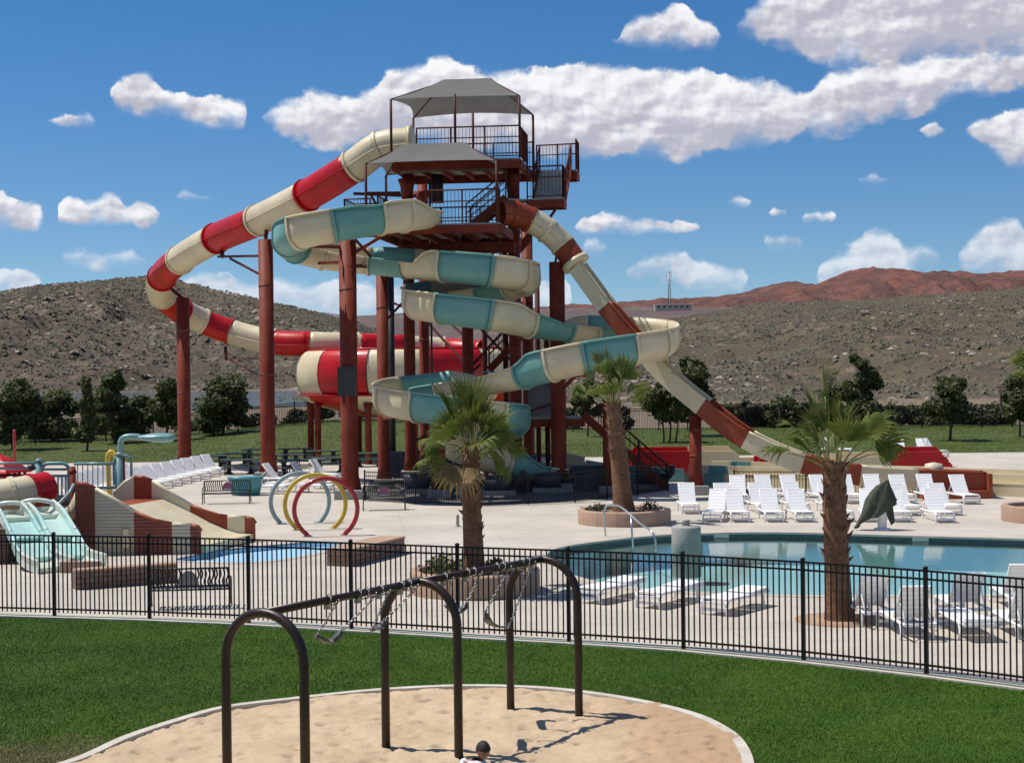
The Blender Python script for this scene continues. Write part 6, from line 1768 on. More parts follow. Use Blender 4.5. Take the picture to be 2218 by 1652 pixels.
# ------------------------------------------------------------------ benches
def bench(loc, rz, label, plaque_mt, w=1.95):
    t = thing('bench', label, 'bench', (0, 0, 0), group='dark metal slatted benches')
    def B(name, mb, mt='dark_metal'): return obj(name, mb, mt, t)
    for s in (-1, 1):
        x = s * (w / 2 - 0.06)
        B('front_leg', MB().tube(catmull([(x, -0.30, 0.0), (x, -0.25, 0.22), (x, -0.24, 0.42)], 4), 0.022, 8))
        B('rear_leg', MB().tube(catmull([(x, 0.34, 0.0), (x, 0.24, 0.22), (x, 0.20, 0.42)], 4), 0.022, 8))
        B('back_post', MB().tube(catmull([(x, 0.20, 0.42), (x, 0.24, 0.65), (x, 0.32, 0.92)], 4), 0.024, 8))
        B('armrest', MB().tube(catmull([(x, -0.26, 0.40), (x, -0.30, 0.55), (x, -0.22, 0.66), (x, 0.05, 0.66), (x, 0.25, 0.62)], 5), 0.020, 8))
    for y, z in ((-0.26, 0.43), (0.20, 0.43)): B('seat_rail', MB().tube([(-w / 2 + 0.06, y, z), (w / 2 - 0.06, y, z)], 0.022, 8))
    for y, z in ((0.23, 0.52), (0.325, 0.93)): B('back_rail', MB().tube([(-w / 2 + 0.06, y, z), (w / 2 - 0.06, y, z)], 0.022, 8))
    n = 22
    s1 = MB(); s1.beam((0, -0.26, 0.445), (0, 0.20, 0.435), 0.045, 0.012); me1 = s1.mesh('seat_slat'); me1.materials.append(M['dark_metal'])
    s2 = MB(); pth = catmull([(0, 0.23, 0.52), (0.025, 0.25, 0.62), (-0.025, 0.285, 0.78), (0, 0.325, 0.93)], 4)
    for p, q in zip(pth[:-1], pth[1:]): s2.beam(p, q, 0.040, 0.012, up=(0, 1, 0))
    me2 = s2.mesh('back_slat'); me2.materials.append(M['dark_metal'])
    for k in range(n):
        x = -w / 2 + 0.10 + (w - 0.20) * k / (n - 1)
        inst('seat_slat', me1, t, (x, 0, 0))
        if abs(x) > 0.20: inst('back_slat', me2, t, (x, 0, 0))
    # half-round plaque in the middle of the back
    poly = [(math.cos(PI * k / 14) * 0.23, 0.0, 0.54 + math.sin(PI * k / 14) * 0.34) for k in range(15)]
    mb = MB(); mb.prism([Vector((x, 0.235 + (z - 0.54) * 0.22, z)) for x, y, z in poly], (0, 0.015, 0)); pl = B('plaque', mb, plaque_mt)
    if plaque_mt == 'plaque_pink':
        mb = MB(); mb.prism([Vector((x * 0.72, 0.228 + (z - 0.54) * 0.22, 0.565 + (z - 0.54) * 0.55)) for x, y, z in poly], (0, 0.004, 0)); obj('emblem', mb, 'plaque', pl)
        mb = MB(); mb.beam((-0.20, 0.226, 0.56), (0.20, 0.226, 0.56), 0.004, 0.02); obj('emblem', mb, 'plaza_white', pl)
    t.location = loc; t.rotation_euler = (0, 0, rz)
    return t
bench(G(412, 1314), PI + 0.10, 'near dark bench seen from behind, close to the fence', 'plaque')
bench(G(491, 1090), 0.06, 'dark bench with a pink plaque facing the fence, left of the hoops', 'plaque_pink', 2.05)
bench(G(832, 1104), 0.10, 'dark bench with a pink plaque in front of the tower fence', 'plaque_pink', 1.75)

# ------------------------------------------------------------------ planters
def planter(u, vfront, r, h, label):
    f = G(u, vfront); c = Vector((f.x * (f.y + r) / f.y, f.y + r, 0))
    t = thing('planter', label, 'planter', c, group='round planters')
    N = 14
    for k in range(N):
        a0 = 2 * PI * k / N; a1 = 2 * PI * (k + 1) / N - 0.006
        mb = MB(); prof = [(r, -0.05), (r, h - 0.05), (r - 0.03, h), (r - 0.22, h), (r - 0.25, h - 0.04), (r - 0.25, h - 0.2)]
        mb.lathe(prof, 4, tuple(c), a0, a1); obj('wall_segment', mb, 'planter', t)
    mb = MB(); mb.lathe([(r - 0.30, 0), (r - 0.26, h - 0.14), (r * 0.4, h - 0.09), (0, h - 0.06)], 40, tuple(c)); obj('soil', mb, 'soil', t)
    return c
cA_ = planter(1028, 1300, 1.60, 0.55, 'round tan planter in front, just behind the black fence')
cB_ = planter(1352, 1142, 1.63, 0.50, 'round tan planter in the middle of the deck by the steel handrail')
cD_ = planter(2272, 1137, 1.6, 0.55, 'round tan planter cut off by the right edge')
cC_ = G(1818, 1342)
mat('tree_ring', (0.42, 0.27, 0.175), 0.9, (0.36, 0.225, 0.145), 3.0, bump=0.3, bscale=20)
mb = MB(); mb.lathe([(0.95, 0.0), (0.95, 0.014), (0.0, 0.018)], 36, (cC_.x, cC_.y, 0)); struct('tree_pit', mb, 'tree_ring')

def shrub(c, r, h, n, label, mt='leaf_mid'):
    t = thing('shrub', label, 'shrub', c)
    mb = MB(); vs = []; fs = []
    for k in range(n):
        a = rng.random() * 6.28; e = rng.random() ** 0.6; rr = r * e * (0.5 + 0.5 * rng.random())
        p = Vector((math.cos(a) * rr, math.sin(a) * rr, h * rng.random() ** 0.8 * (1 - 0.5 * e * e))) + Vector(c)
        d = Vector((rng.normal(), rng.normal(), rng.normal() + 0.6)).normalized() * 0.11; s = d.cross(Vector((rng.normal(), rng.normal(), rng.normal()))).normalized() * 0.035
        o = len(vs); vs += [p, p + d * 0.5 + s, p + d, p + d * 0.5 - s]; fs.append((o, o + 1, o + 2, o + 3))
    mb.add(vs, fs); obj('foliage', mb, mt, t, fix=False)
    mb = MB()
    for k in range(5): mb.tube([Vector(c), Vector(c) + Vector((rng.normal() * r * .4, rng.normal() * r * .4, h * .7))], 0.012, 5)
    obj('stems', mb, 'bark', t)
shrub(cA_ + Vector((-0.75, -0.6, 0.42)), 0.62, 0.55, 420, 'green leafy shrub left of the palm in the front planter')
shrub(cA_ + Vector((0.55, -0.1, 0.42)), 0.45, 0.35, 260, 'low shrub right of the palm in the front planter')
shrub(cB_ + Vector((-0.95, -0.2, 0.40)), 0.5, 0.30, 160, 'small shrub left of the palm in the middle planter', 'leaf_olive')
shrub(cB_ + Vector((0.85, -0.2, 0.40)), 0.45, 0.35, 160, 'small shrub right of the palm in the middle planter', 'leaf_olive')

# ------------------------------------------------------------------ pool fittings
hr_t = thing('handrail', 'bent stainless steel handrail leading into the pool', 'handrail', G(1311, 1162))
def st(name, pts, r=0.032): return obj(name, MB().tube(pts, r, 10), 'steel', hr_t)
Yh = G(1311, 1162).y
st('rail', catmull([At(1311, 1160, Yh), At(1308, 1110, Yh), At(1312, 1096, Yh), At(1335, 1094, Yh - .3), At(1348, 1100, Yh - .6), At(1385, 1132, Yh - 1.6), At(1412, 1152, Yh - 2.4), At(1418, 1164, Yh - 2.5), At(1420, 1192, Yh - 2.6)], 5))
st('post', [At(1366, 1116, Yh - 1.1), At(1370, 1186, Yh - 1.4)])
fp = thing('fountain_pedestal', 'thick round grey concrete pedestal standing in the pool', 'pedestal', G(1486, 1198, -0.16))
c = fp.location
mb = MB(); mb.lathe([(0.44, -0.85), (0.44, 0.62), (0.41, 0.66), (0.10, 0.68), (0.0, 0.68)], 32, (c.x, c.y, 0)); obj('column', mb, 'concrete_pier', fp)
mb = MB(); mb.lathe([(0.12, 0.68), (0.10, 0.78), (0.13, 0.84), (0.0, 0.86)], 16, (c.x, c.y, 0)); obj('nozzle', mb, 'concrete_pier', fp)
tile_n = 0
for u, v, lb in ((1563, 1161, 'small pale depth tile on the pool wall right of the pedestal'), (1994, 1168, 'small pale depth tile on the pool wall below the closed umbrella')):
    p = G(u, v, -0.09); 
    # stand just in front of the far wall of the pool
    pl = np.array(poolp); far_y = max(y for x, y in poolp if abs(x - p.x) < 0.7)
    near_seg = sorted(poolp, key=lambda q: abs(q[0] - p.x) - (10 if q[1] > 45 else 0))[0]
    mb = MB(); mb.box((p.x, near_seg[1] - 0.05, -0.085), (0.5, 0.02, 0.13)); o = obj('depth_tile', mb, 'kerb_concrete', loc=(p.x, near_seg[1] - 0.05, -0.085)); tag(o, lb, 'tile', 'depth tiles on the pool wall')
for k in range(4):
    pass
# closed umbrella
um = thing('closed_umbrella', 'folded dark green umbrella leaning over on a white pedestal by the pool', 'umbrella', G(1910, 1147))
Yu = um.location.y
bx = um.location
mb = MB(); mb.lathe([(0.28, 0), (0.28, 0.05), (0.08, 0.09)], 16, (bx.x, bx.y, 0)); obj('base', mb, 'white_plastic', um)
mb = MB(); mb.lathe([(0.15, 0.05), (0.15, 0.85), (0.11, 0.88)], 12, (bx.x, bx.y, 0)); obj('pedestal', mb, 'white_plastic', um)
obj('pole', MB().tube([Vector((bx.x + 0.02, bx.y, 0.1)), At(1916, 1092, Yu), At(1921, 1048, Yu)], 0.035, 8), 'steel', um)
# folds of cloth: a drooping bundle built from a closed cross-section that changes along its length
sec = [(1921, 1040, 0.05, 0.04), (1912, 1052, 0.22, 0.14), (1908, 1066, 0.34, 0.20), (1905, 1082, 0.44, 0.26), (1902, 1096, 0.52, 0.30), (1897, 1110, 0.58, 0.30), (1888, 1120, 0.55, 0.26)]
mb = MB(); vs = []; fs = []; nq = 22
for i, (u, v, rx, ry) in enumerate(sec):
    c = At(u, v, Yu)
    for q in range(nq):
        a = 2 * PI * q / nq; f = 1 + 0.22 * math.sin(5 * a + i * 0.5) + 0.08 * math.sin(11 * a)
        vs.append((c.x + math.cos(a) * rx * f, c.y + math.sin(a) * ry * f, c.z + (0.07 * math.cos(3 * a) * i / 6 + (-0.30 * math.cos(a) * (-1) * i / 6 if i > 3 else 0))))
for i in range(len(sec) - 1):
    for q in range(nq): q2 = (q + 1) % nq; fs.append((i * nq + q, i * nq + q2, (i + 1) * nq + q2, (i + 1) * nq + q))
mb.add(vs, fs, True); obj('folded_canopy', mb, 'umbrella_cloth', um)
mb = MB(); mb.prism([At(1916, 1092, Yu - .1), At(1933, 1094, Yu - .1), At(1938, 1130, Yu - .1), At(1930, 1137, Yu - .1), At(1921, 1118, Yu - .1)], (0, 0.05, 0)); obj('hanging_flap', mb, 'umbrella_cloth', um)

# ------------------------------------------------------------------ loungers
def make_lounger(raised):
    t = thing('sun_lounger', 'lounger', 'lounger', (0, 0, 0), group=None)
    W = 0.68; 
    def Bq(name, mb): return obj(name, mb, 'white_plastic', t)
    hinge = 0.12; ang = math.radians(52 if raised else 3); BL = 0.86
    # side frames with rounded foot and legs
    for s in (-1, 1):
        x = s * (W / 2 - 0.03)
        Bq('side_rail', MB().tube(catmull([(x, -0.98, 0.26), (x, -0.90, 0.33), (x, -0.70, 0.345), (x, 0.0, 0.33), (x, 0.95, 0.33)], 4), 0.034, 8))
        Bq('front_leg', MB().tube(catmull([(x, -0.90, 0.32), (x, -0.96, 0.18), (x * 1.04, -0.93, 0.0)], 4), 0.034, 8))
        Bq('rear_leg', MB().tube(catmull([(x, 0.62, 0.33), (x, 0.68, 0.16), (x * 1.04, 0.66, 0.0)], 4), 0.034, 8))
        Bq('back_side', MB().tube([(x * 0.94, hinge, 0.355), (x * 0.94, hinge + math.cos(ang) * BL, 0.355 + math.sin(ang) * BL)], 0.026, 8))
        if raised: Bq('prop', MB().tube([(x * 0.85, hinge + math.cos(ang) * 0.5, 0.34 + math.sin(ang) * 0.5), (x * 0.85, 0.80, 0.33)], 0.016, 6))
    for y, z, nm in ((-0.97, 0.27, 'foot_bar'), (0.94, 0.33, 'head_bar'), (-0.92, 0.12, 'leg_bar')): Bq(nm, MB().beam((-W / 2 + 0.03, y, z), (W / 2 - 0.03, y, z), 0.05, 0.06))
    m1 = MB(); m1.box((0, 0, 0), (W - 0.07, 0.121, 0.022)); me1 = m1.mesh('seat_slat'); me1.materials.append(M['white_plastic'])
    for k in range(8): inst('seat_slat', me1, t, (0, -0.90 + k * 0.128, 0.362))
    for k in range(6):
        d = 0.06 + k * 0.134; inst('back_slat', me1, t, (0, hinge + math.cos(ang) * d - math.sin(ang) * 0.02, 0.365 + math.sin(ang) * d + math.cos(ang) * 0.02), (ang, 0, 0))
    mb = MB(); d = BL + 0.0; mb.box((0, 0, 0), (W - 0.05, 0.05, 0.04)); mm = mb.mesh('back_top'); mm.materials.append(M['white_plastic'])
    inst('back_top', mm, t, (0, hinge + math.cos(ang) * d, 0.355 + math.sin(ang) * d), (ang, 0, 0))
    return t
LR, LF = make_lounger(True), make_lounger(False)
used = {'r': False, 'f': False}
def lounger(kind, p, rz, label, group):
    src = LR if kind == 'r' else LF
    if not used[kind]: o = src; used[kind] = True; o.location = p; o.rotation_euler = (0, 0, rz); o['label'] = label
    else: o = dup(src, p, rz, label)
    o['group'] = group
    return o
def by_foot(u, v, rz):          # place a lounger so that its front legs stand at (u, v)
    f = G(u, v); return f + Vector((math.sin(rz) * -0.93, math.cos(rz) * 0.93, 0))
rows = [('front row on the far side of the pool', [(1545, 1131, -0.22), (1605, 1131, 0.05), (1679, 1131, 0.02), (1742, 1131, 0.03), (1828, 1130, 0.02), (1886, 1131, -0.15), (1958, 1131, 0.03), (2047, 1132, 0.03)]),
        ('middle row on the far side of the pool', [(1497, 1113, 0.02), (1578, 1114, 0.03), (1654, 1113, 0.0), (1733, 1112, 0.05), (1806, 1113, 0.0), (1976, 1117, 0.12), (2062, 1116, 0.10)]),
        ('back row against the low fence', [(1606, 1092, 0.0), (1668, 1091, 0.02), (1724, 1091, 0.03), (1787, 1091, 0.0), (1848, 1091, 0.02), (1905, 1090, 0.0), (1968, 1091, 0.08), (2029, 1090, 0.10), (2103, 1092, 0.08)])]
for desc, spots in rows:
    for k, (u, v, rz) in enumerate(spots):
        lounger('r', by_foot(u, v, rz), rz + random.uniform(-0.09, 0.09), 'white lounger, %s from left in the %s' % (ORD[k], desc), 'raised loungers facing the pool from the far side')
for k, (u, v, rz, lb) in enumerate(((1843, 984, 1.2, 'white lounger turned sideways behind the tall palm on the far deck'), (1910, 986, -0.55, 'white lounger left of the red channel on the far deck'), (1960, 990, 0.02, 'white lounger just behind the left part of the red channel'),
                                   (2009, 990, 0.0, 'white lounger just behind the right part of the red channel'), (2045, 989, 0.6, 'white lounger standing right of the red channel, turned away'))):
    lounger('r', by_foot(u, v, rz), rz, lb, 'loungers on the far strip of deck')
# near side of the pool: three flat ones, then upright ones seen from behind
for k, (u, v, lb) in enumerate(((1326, 1296, 'flat white lounger nearest the front planter, near side of the pool'), (1452, 1306, 'flat white lounger, middle one of three on the near side of the pool'), (1594, 1320, 'flat white lounger nearest the tall palm of the flat three'))):
    p = G(u, v); lounger('f', p, -0.66, lb, 'flat loungers on the near side of the pool')
for u, v, rz, lb in ((1878, 1346, PI + 0.05, 'white lounger seen from behind, half hidden by the tall palm trunk'), (1963, 1372, PI + 0.05, 'white lounger seen from behind just left of the right fence post'),
                     (2083, 1338, PI, 'white lounger seen from behind, second from the right edge'), (2200, 1316, PI - 0.05, 'white lounger seen from behind close to the pool at the right edge'), (2212, 1376, PI, 'white lounger seen from behind close to the fence at the right edge')):
    lounger('r', G(u, v), rz, lb, 'loungers seen from behind on the near side of the pool')
lounger('f', G(2090, 1372), PI + 0.02, 'flat white lounger pointing at the fence near the right edge', 'flat loungers on the near side of the pool')
# rows at the left, turned towards the right
k = 0
for i in range(9):
    s = i / 8; u = 322 + (488 - 322) * s; v = 1067 + (1027 - 1067) * s
    p = G(u, v); rz = 0.98
    lounger('r', p + Vector((-math.sin(rz) * 0.93, math.cos(rz) * 0.93, 0)), rz + random.uniform(-0.07, 0.07), 'white lounger, %s from the front in the slanting row by the benches' % ORD[i], 'slanting row of loungers left of the benches')
for i in range(8):
    s = i / 7; u = 196 + (318 - 196) * s; v = 1084 + (1048 - 1084) * s
    p = G(u, v); rz = 1.12
    lounger('r', p + Vector((-math.sin(rz) * 0.93, math.cos(rz) * 0.93, 0)), rz + random.uniform(-0.04, 0.04), 'white lounger, %s from the front in the row behind the teal rails' % ORD[i], 'row of loungers behind the teal rails')
for i, (u, v, rz, kd) in enumerate(((575, 1068, 1.3, 'f'), (622, 1064, 1.2, 'f'), (676, 1066, 1.35, 'f'), (715, 1058, 1.2, 'f'), (600, 1050, 1.2, 'r'), (660, 1046, 1.2, 'r'), (700, 1040, 1.1, 'r'))):
    lounger(kd, G(u, v), rz, 'white %s lounger, %s of the loose group behind the water hoops' % ('flat' if kd == 'f' else 'upright', ORD[i]), 'loose loungers behind the water hoops')

# ------------------------------------------------------------------ picnic tables, teal tub
def make_table():
    t = thing('picnic_table', 'table', 'table', (0, 0, 0), group='picnic tables behind the hoops')
    def Bq(name, mb, mt='picnic_green'): return obj(name, mb, mt, t)
    mb = MB(); mb.box((0, 0, 0.76), (2.1, 0.82, 0.06)); Bq('table_top', mb)
    for s in (-1, 1):
        mb = MB(); mb.box((0, s * 0.78, 0.45), (2.0, 0.28, 0.05)); Bq('bench_seat', mb)
        mb = MB(); mb.lathe([(0.30, 0), (0.24, 0.05), (0.13, 0.12), (0.13, 0.66), (0.22, 0.73)], 12, (s * 0.6, 0, 0)); Bq('pedestal', mb, 'dark_metal')
        Bq('bench_arm', MB().tube([(s * 0.6, -0.78, 0.41), (s * 0.6, -0.4, 0.30), (s * 0.6, 0.4, 0.30), (s * 0.6, 0.78, 0.41)], 0.035, 8), 'dark_metal')
        for q in (-1, 1): Bq('bench_leg', MB().tube([(s * 0.75, q * 0.78, 0.42), (s * 0.75, q * 0.78, 0.0)], 0.03, 8), 'dark_metal')
    return t
T0 = make_table(); first = True
spots = [(455, 1016, 0.1, 'at the left end beside the loungers'), (508, 1010, 0.0, 'second from the left in the rear row'), (520, 1026, 0.1, 'in front at the left, by the tall left column'), (560, 1000, 0.1, 'behind the tall left column'), (618, 1014, 0.08, 'just right of the tall left column'), (662, 1026, 0.0, 'in front, behind the grey-blue hoop'),
         (640, 998, 0.1, 'in the middle of the rear row'), (700, 1004, 0.1, 'between the two thin bowl posts'), (715, 1022, 0.05, 'nearest the thick tower column'), (590, 1030, 0.1, 'in front, right of the bin'), (800, 1010, 0.1, 'alone between the tower columns')]
for u, v, rz, lb in spots:
    p = G(u, v); lb = 'dark picnic table with attached benches, ' + lb
    if first: T0.location = p; T0.rotation_euler = (0, 0, rz); T0['label'] = lb; first = False
    else: dup(T0, p, rz, lb)
tt = thing('teal_tub', 'big teal tub with a bright rounded rim behind the far bench', 'tub', G(532, 1072))
c = tt.location
mat('tub_teal', (0.055, 0.26, 0.31), 0.35, (0.07, 0.30, 0.34), 2.0)
mb = MB(); vs = []
prof = [(0.62, 0.0), (0.72, 0.45), (0.75, 0.68), (0.80, 0.74), (0.78, 0.80), (0.68, 0.80), (0.60, 0.60)]
mb.lathe(prof, 28); mb.v = [(x * 1.0 + c.x, y * 0.6 + c.y, z) for x, y, z in mb.v]; obj('shell', mb, 'tub_teal', tt)
mb = MB(); mb.lathe([(0.60, 0.66), (0.0, 0.68)], 28); mb.v = [(x + c.x, y * 0.6 + c.y, z) for x, y, z in mb.v]; obj('fill', mb, 'soil', tt)
mb = MB(); mb.lathe([(0.70, 0.74), (0.83, 0.76), (0.80, 0.83), (0.70, 0.83)], 28); mb.v = [(x + c.x, y * 0.6 + c.y, z) for x, y, z in mb.v]; obj('rim', mb, 'tub_teal', tt)
# ------------------------------------------------------------------ palms
def frond_mesh(seed, R_=0.85, droop=0.25, nseg=26, spread=2.15, fold=0.35):
    """fan leaf: pleats joined for about two thirds of their length, free drooping tips"""
    r = random.Random(seed); mb = MB(); vs = []; fs = []
    half = spread / nseg * 1.02
    for k in range(nseg):
        a = -spread + 2 * spread * (k + 0.5) / nseg
        L = R_ * (1.0 - 0.20 * (abs(a) / spread) ** 2) * r.uniform(0.88, 1.06)
        curl = droop * r.uniform(0.5, 1.6); sw = r.uniform(-0.10, 0.10)
        lift = fold * abs(math.sin(a))
        P_ = []
        for q, (tt_, ww) in enumerate(((0.05, 1.0), (0.35, 1.0), (0.60, 1.0), (0.74, 0.62), (0.88, 0.34), (1.0, 0.05))):
            rr = L * tt_; k2 = max(0, tt_ - 0.5)
            aa = a + sw * k2
            d = Vector((math.cos(aa), math.sin(aa), 0)); s = Vector((-d.y, d.x, 0))
            z = lift * rr - curl * k2 ** 2 * L * 2.0
            c = d * (rr * (1 - 0.30 * k2 * k2 * curl * 3)) + Vector((0, 0, z))
            w = math.tan(half) * min(rr, L * 0.60) * ww
            pl = 0.55 * w * ww
            P_.append((c - s * w - Vector((0, 0, pl * 0.5)), c + Vector((0, 0, pl)), c + s * w - Vector((0, 0, pl * 0.5))))
        for q in range(len(P_) - 1):
            o = len(vs); vs += [*P_[q], *P_[q + 1]]
            fs += [(o, o + 1, o + 4, o + 3), (o + 1, o + 2, o + 5, o + 4)]
    mb.add(vs, fs, False)
    return mb
FR_MESH = []
for sd in range(8):
    me = frond_mesh(sd, 1.08, (0.05, 0.08, 0.14, 0.22, 0.35, 0.5, 0.75, 0.05)[sd], 20 + sd % 3, (0.75, 0.9, 1.05, 1.15, 1.3, 1.4, 1.6, 0.5)[sd], (0.6, 0.5, 0.45, 0.4, 0.3, 0.2, 0.1, 0.7)[sd]).mesh('frond_blade', fix=False)
    FR_MESH.append(me)
DRY_MESH = [m_.copy() for m_ in FR_MESH]
for m_ in FR_MESH: m_.materials.append(M['palm_leaf'])
for m_ in DRY_MESH: m_.materials.append(M['palm_dry'])
mb = MB(); mb.add([(-0.10, 0, 0), (0.10, 0, 0), (0.055, 0.075, 0.13), (-0.055, 0.075, 0.13), (0.0, 0.14, 0.26), (-0.03, 0.0, 0.03), (0.03, 0.0, 0.03), (-0.07, -0.05, 0.1), (0.07, -0.05, 0.1)],
                  [(0, 1, 2, 3), (3, 2, 4), (0, 3, 7), (1, 8, 2), (7, 3, 4), (8, 4, 2), (7, 4, 8), (0, 7, 8, 1)])
BOOT = mb.mesh('leaf_boot'); BOOT.materials.append(M['palm_boot'])
def palm(label, base, top, r0, r1, crown_r, nf, boots, seed, stem=0.75, fscale=1.0, lowfr=0, topup=62, lows=(), spiky=0.0):
    r = random.Random(seed)
    t = thing('palm_tree', label, 'palm', base, group='fan palms')
    base = Vector(base); top = Vector(top)
    mid = base.lerp(top, 0.5) + Vector((r.uniform(-.04, .04), 0, 0))
    path = catmull([base - Vector((0, 0, 0.1)), base.lerp(mid, 0.5), mid, mid.lerp(top, 0.5), top], 5)
    N = len(path); mb = MB(); vs = []; fs = []; n = 20
    for i, p in enumerate(path):
        s = i / (N - 1); rr = r0 * (1.22 - 0.5 * min(1, s * 6)) if s < 0.10 else None
        rr = r0 + (r1 - r0) * s ** 0.8 + 0.20 * r0 * math.exp(-s * 16)
        for q in range(n):
            a = 2 * PI * q / n; f = 1 + 0.03 * noise.noise(Vector((math.cos(a) * 2, math.sin(a) * 2, s * 14 + seed)))
            vs.append((p.x + math.cos(a) * rr * f, p.y + math.sin(a) * rr * f, p.z))
    for i in range(N - 1):
        for q in range(n): q2 = (q + 1) % n; fs.append((i * n + q, i * n + q2, (i + 1) * n + q2, (i + 1) * n + q))
    mb.add(vs, fs, True); obj('trunk', mb, 'palm_trunk', t)
    # cut leaf bases on the upper trunk, in a spiral
    s0, cnt = boots
    for k in range(cnt):
        s = s0 + (1.0 - s0) * (k + 0.5) / cnt; a = k * 2.399 + r.uniform(-.15, .15)
        p = base.lerp(top, s); rr = (r0 + (r1 - r0) * s ** 0.8) * 0.98
        o = inst('leaf_boot', BOOT, t, p + Vector((math.cos(a), math.sin(a), 0)) * rr - base - Vector((0, 0, 0.12)), (r.uniform(-.35, .45), r.uniform(-.4, .4), a - PI / 2 + r.uniform(-.3, .3)), (r.uniform(.5, 1.1) * rr / 0.30,) * 3)
    # crown: young leaves upright in the middle, older ones further out and lower
    tot = nf + len(lows)
    for k in range(tot):
        e = min(1.0, k / (nf - 1)); a = k * 2.399 + r.uniform(-.25, .25)
        el_ = math.radians(88 - topup * e ** 1.1 + r.uniform(-13, 13))
        L = stem * r.uniform(0.45, 1.25) * (1.15 - 0.25 * e)
        if k >= nf:
            a, el_, L = math.radians(lows[k - nf][0]), math.radians(lows[k - nf][1]), lows[k - nf][2]
        d = Vector((math.cos(a) * math.cos(el_), math.sin(a) * math.cos(el_), math.sin(el_)))
        p0 = top + Vector((math.cos(a), math.sin(a), 0)) * (r1 * 0.5) - Vector((0, 0, 0.05 + 0.12 * e))
        tip = p0 + d * L - Vector((0, 0, 0.10 * L * e)); midp = p0.lerp(tip, 0.5) + Vector((0, 0, 0.06 * L))
        dryf = k >= nf and lows[k - nf][3]
        stm = obj('frond', MB().tube(catmull([p0, midp, tip], 4), [0.022 - 0.0012 * q for q in range(9)], 6), 'palm_dry' if dryf else 'palm_stem', t)
        x = (tip - midp).normalized()
        yv = Vector((-math.sin(a), math.cos(a), 0)); zv = x.cross(yv).normalized(); yv = zv.cross(x)
        if zv.z < 0 and el_ < 1.2: zv = -zv; yv = zv.cross(x)
        roll = r.uniform(-1.3, 1.3)
        mi = min(7, max(0, int(e * 6.2 + r.uniform(-0.6, 0.9)))) if not (e < 0.12) else 7
        mset = DRY_MESH if dryf else FR_MESH
        mrot = Matrix((x, yv, zv)).transposed() @ Matrix.Rotation(roll, 3, 'X')
        b = bpy.data.objects.new('frond_blade', mset[mi]); COL.objects.link(b); b.parent = stm
        b.location = tip - base; b.rotation_euler = mrot.to_euler(); b.scale = (crown_r * fscale * r.uniform(0.72, 1.15),) * 3
    return t
palm('fan palm with bushy green crown growing in the front planter', cA_ + Vector((0, 0, 0.45)), Vector((xs(1017, 38.0), 38.0, At(1017, 962, 38).z)), 0.265, 0.20, 0.84, 26, (0.30, 64), 3, stem=0.80, topup=66, lows=[(186, -4, 0.75, 0), (214, -30, 0.55, 0), (246, -38, 0.5, 1), (-8, 8, 0.8, 0), (-40, -12, 0.6, 0), (150, 10, 0.8, 0)])
palm('leaning fan palm growing in the middle planter by the handrail', cB_ + Vector((0, 0, 0.40)), Vector((xs(1326, 54.6), 54.6, At(1326, 872, 54.6).z)), 0.37, 0.25, 0.86, 17, (0.45, 56), 5, stem=1.15, topup=45, lows=[(200, 35, 1.1, 0)])
palm('tall fan palm with shaggy trunk close behind the fence at the right', cC_, Vector((xs(1803, 32.9), 32.9, At(1803, 1000, 32.9).z)), 0.295, 0.23, 0.74, 15, (0.40, 56), 8, stem=1.10, topup=40, lows=[(182, 28, 1.05, 0), (200, 52, 1.0, 0), (2, 36, 1.0, 0), (-10, 30, 0.9, 0)])
palm('fan palm at the right edge, only frond tips in view', cD_ + Vector((0, 0, 0.42)), Vector((xs(2292, 54.2), 54.2, At(2292, 830, 54.2).z)), 0.36, 0.26, 0.95, 22, (0.4, 40), 13, stem=1.0, lows=[(170, 30, 1.0, 0), (190, 50, 1.1, 0)])

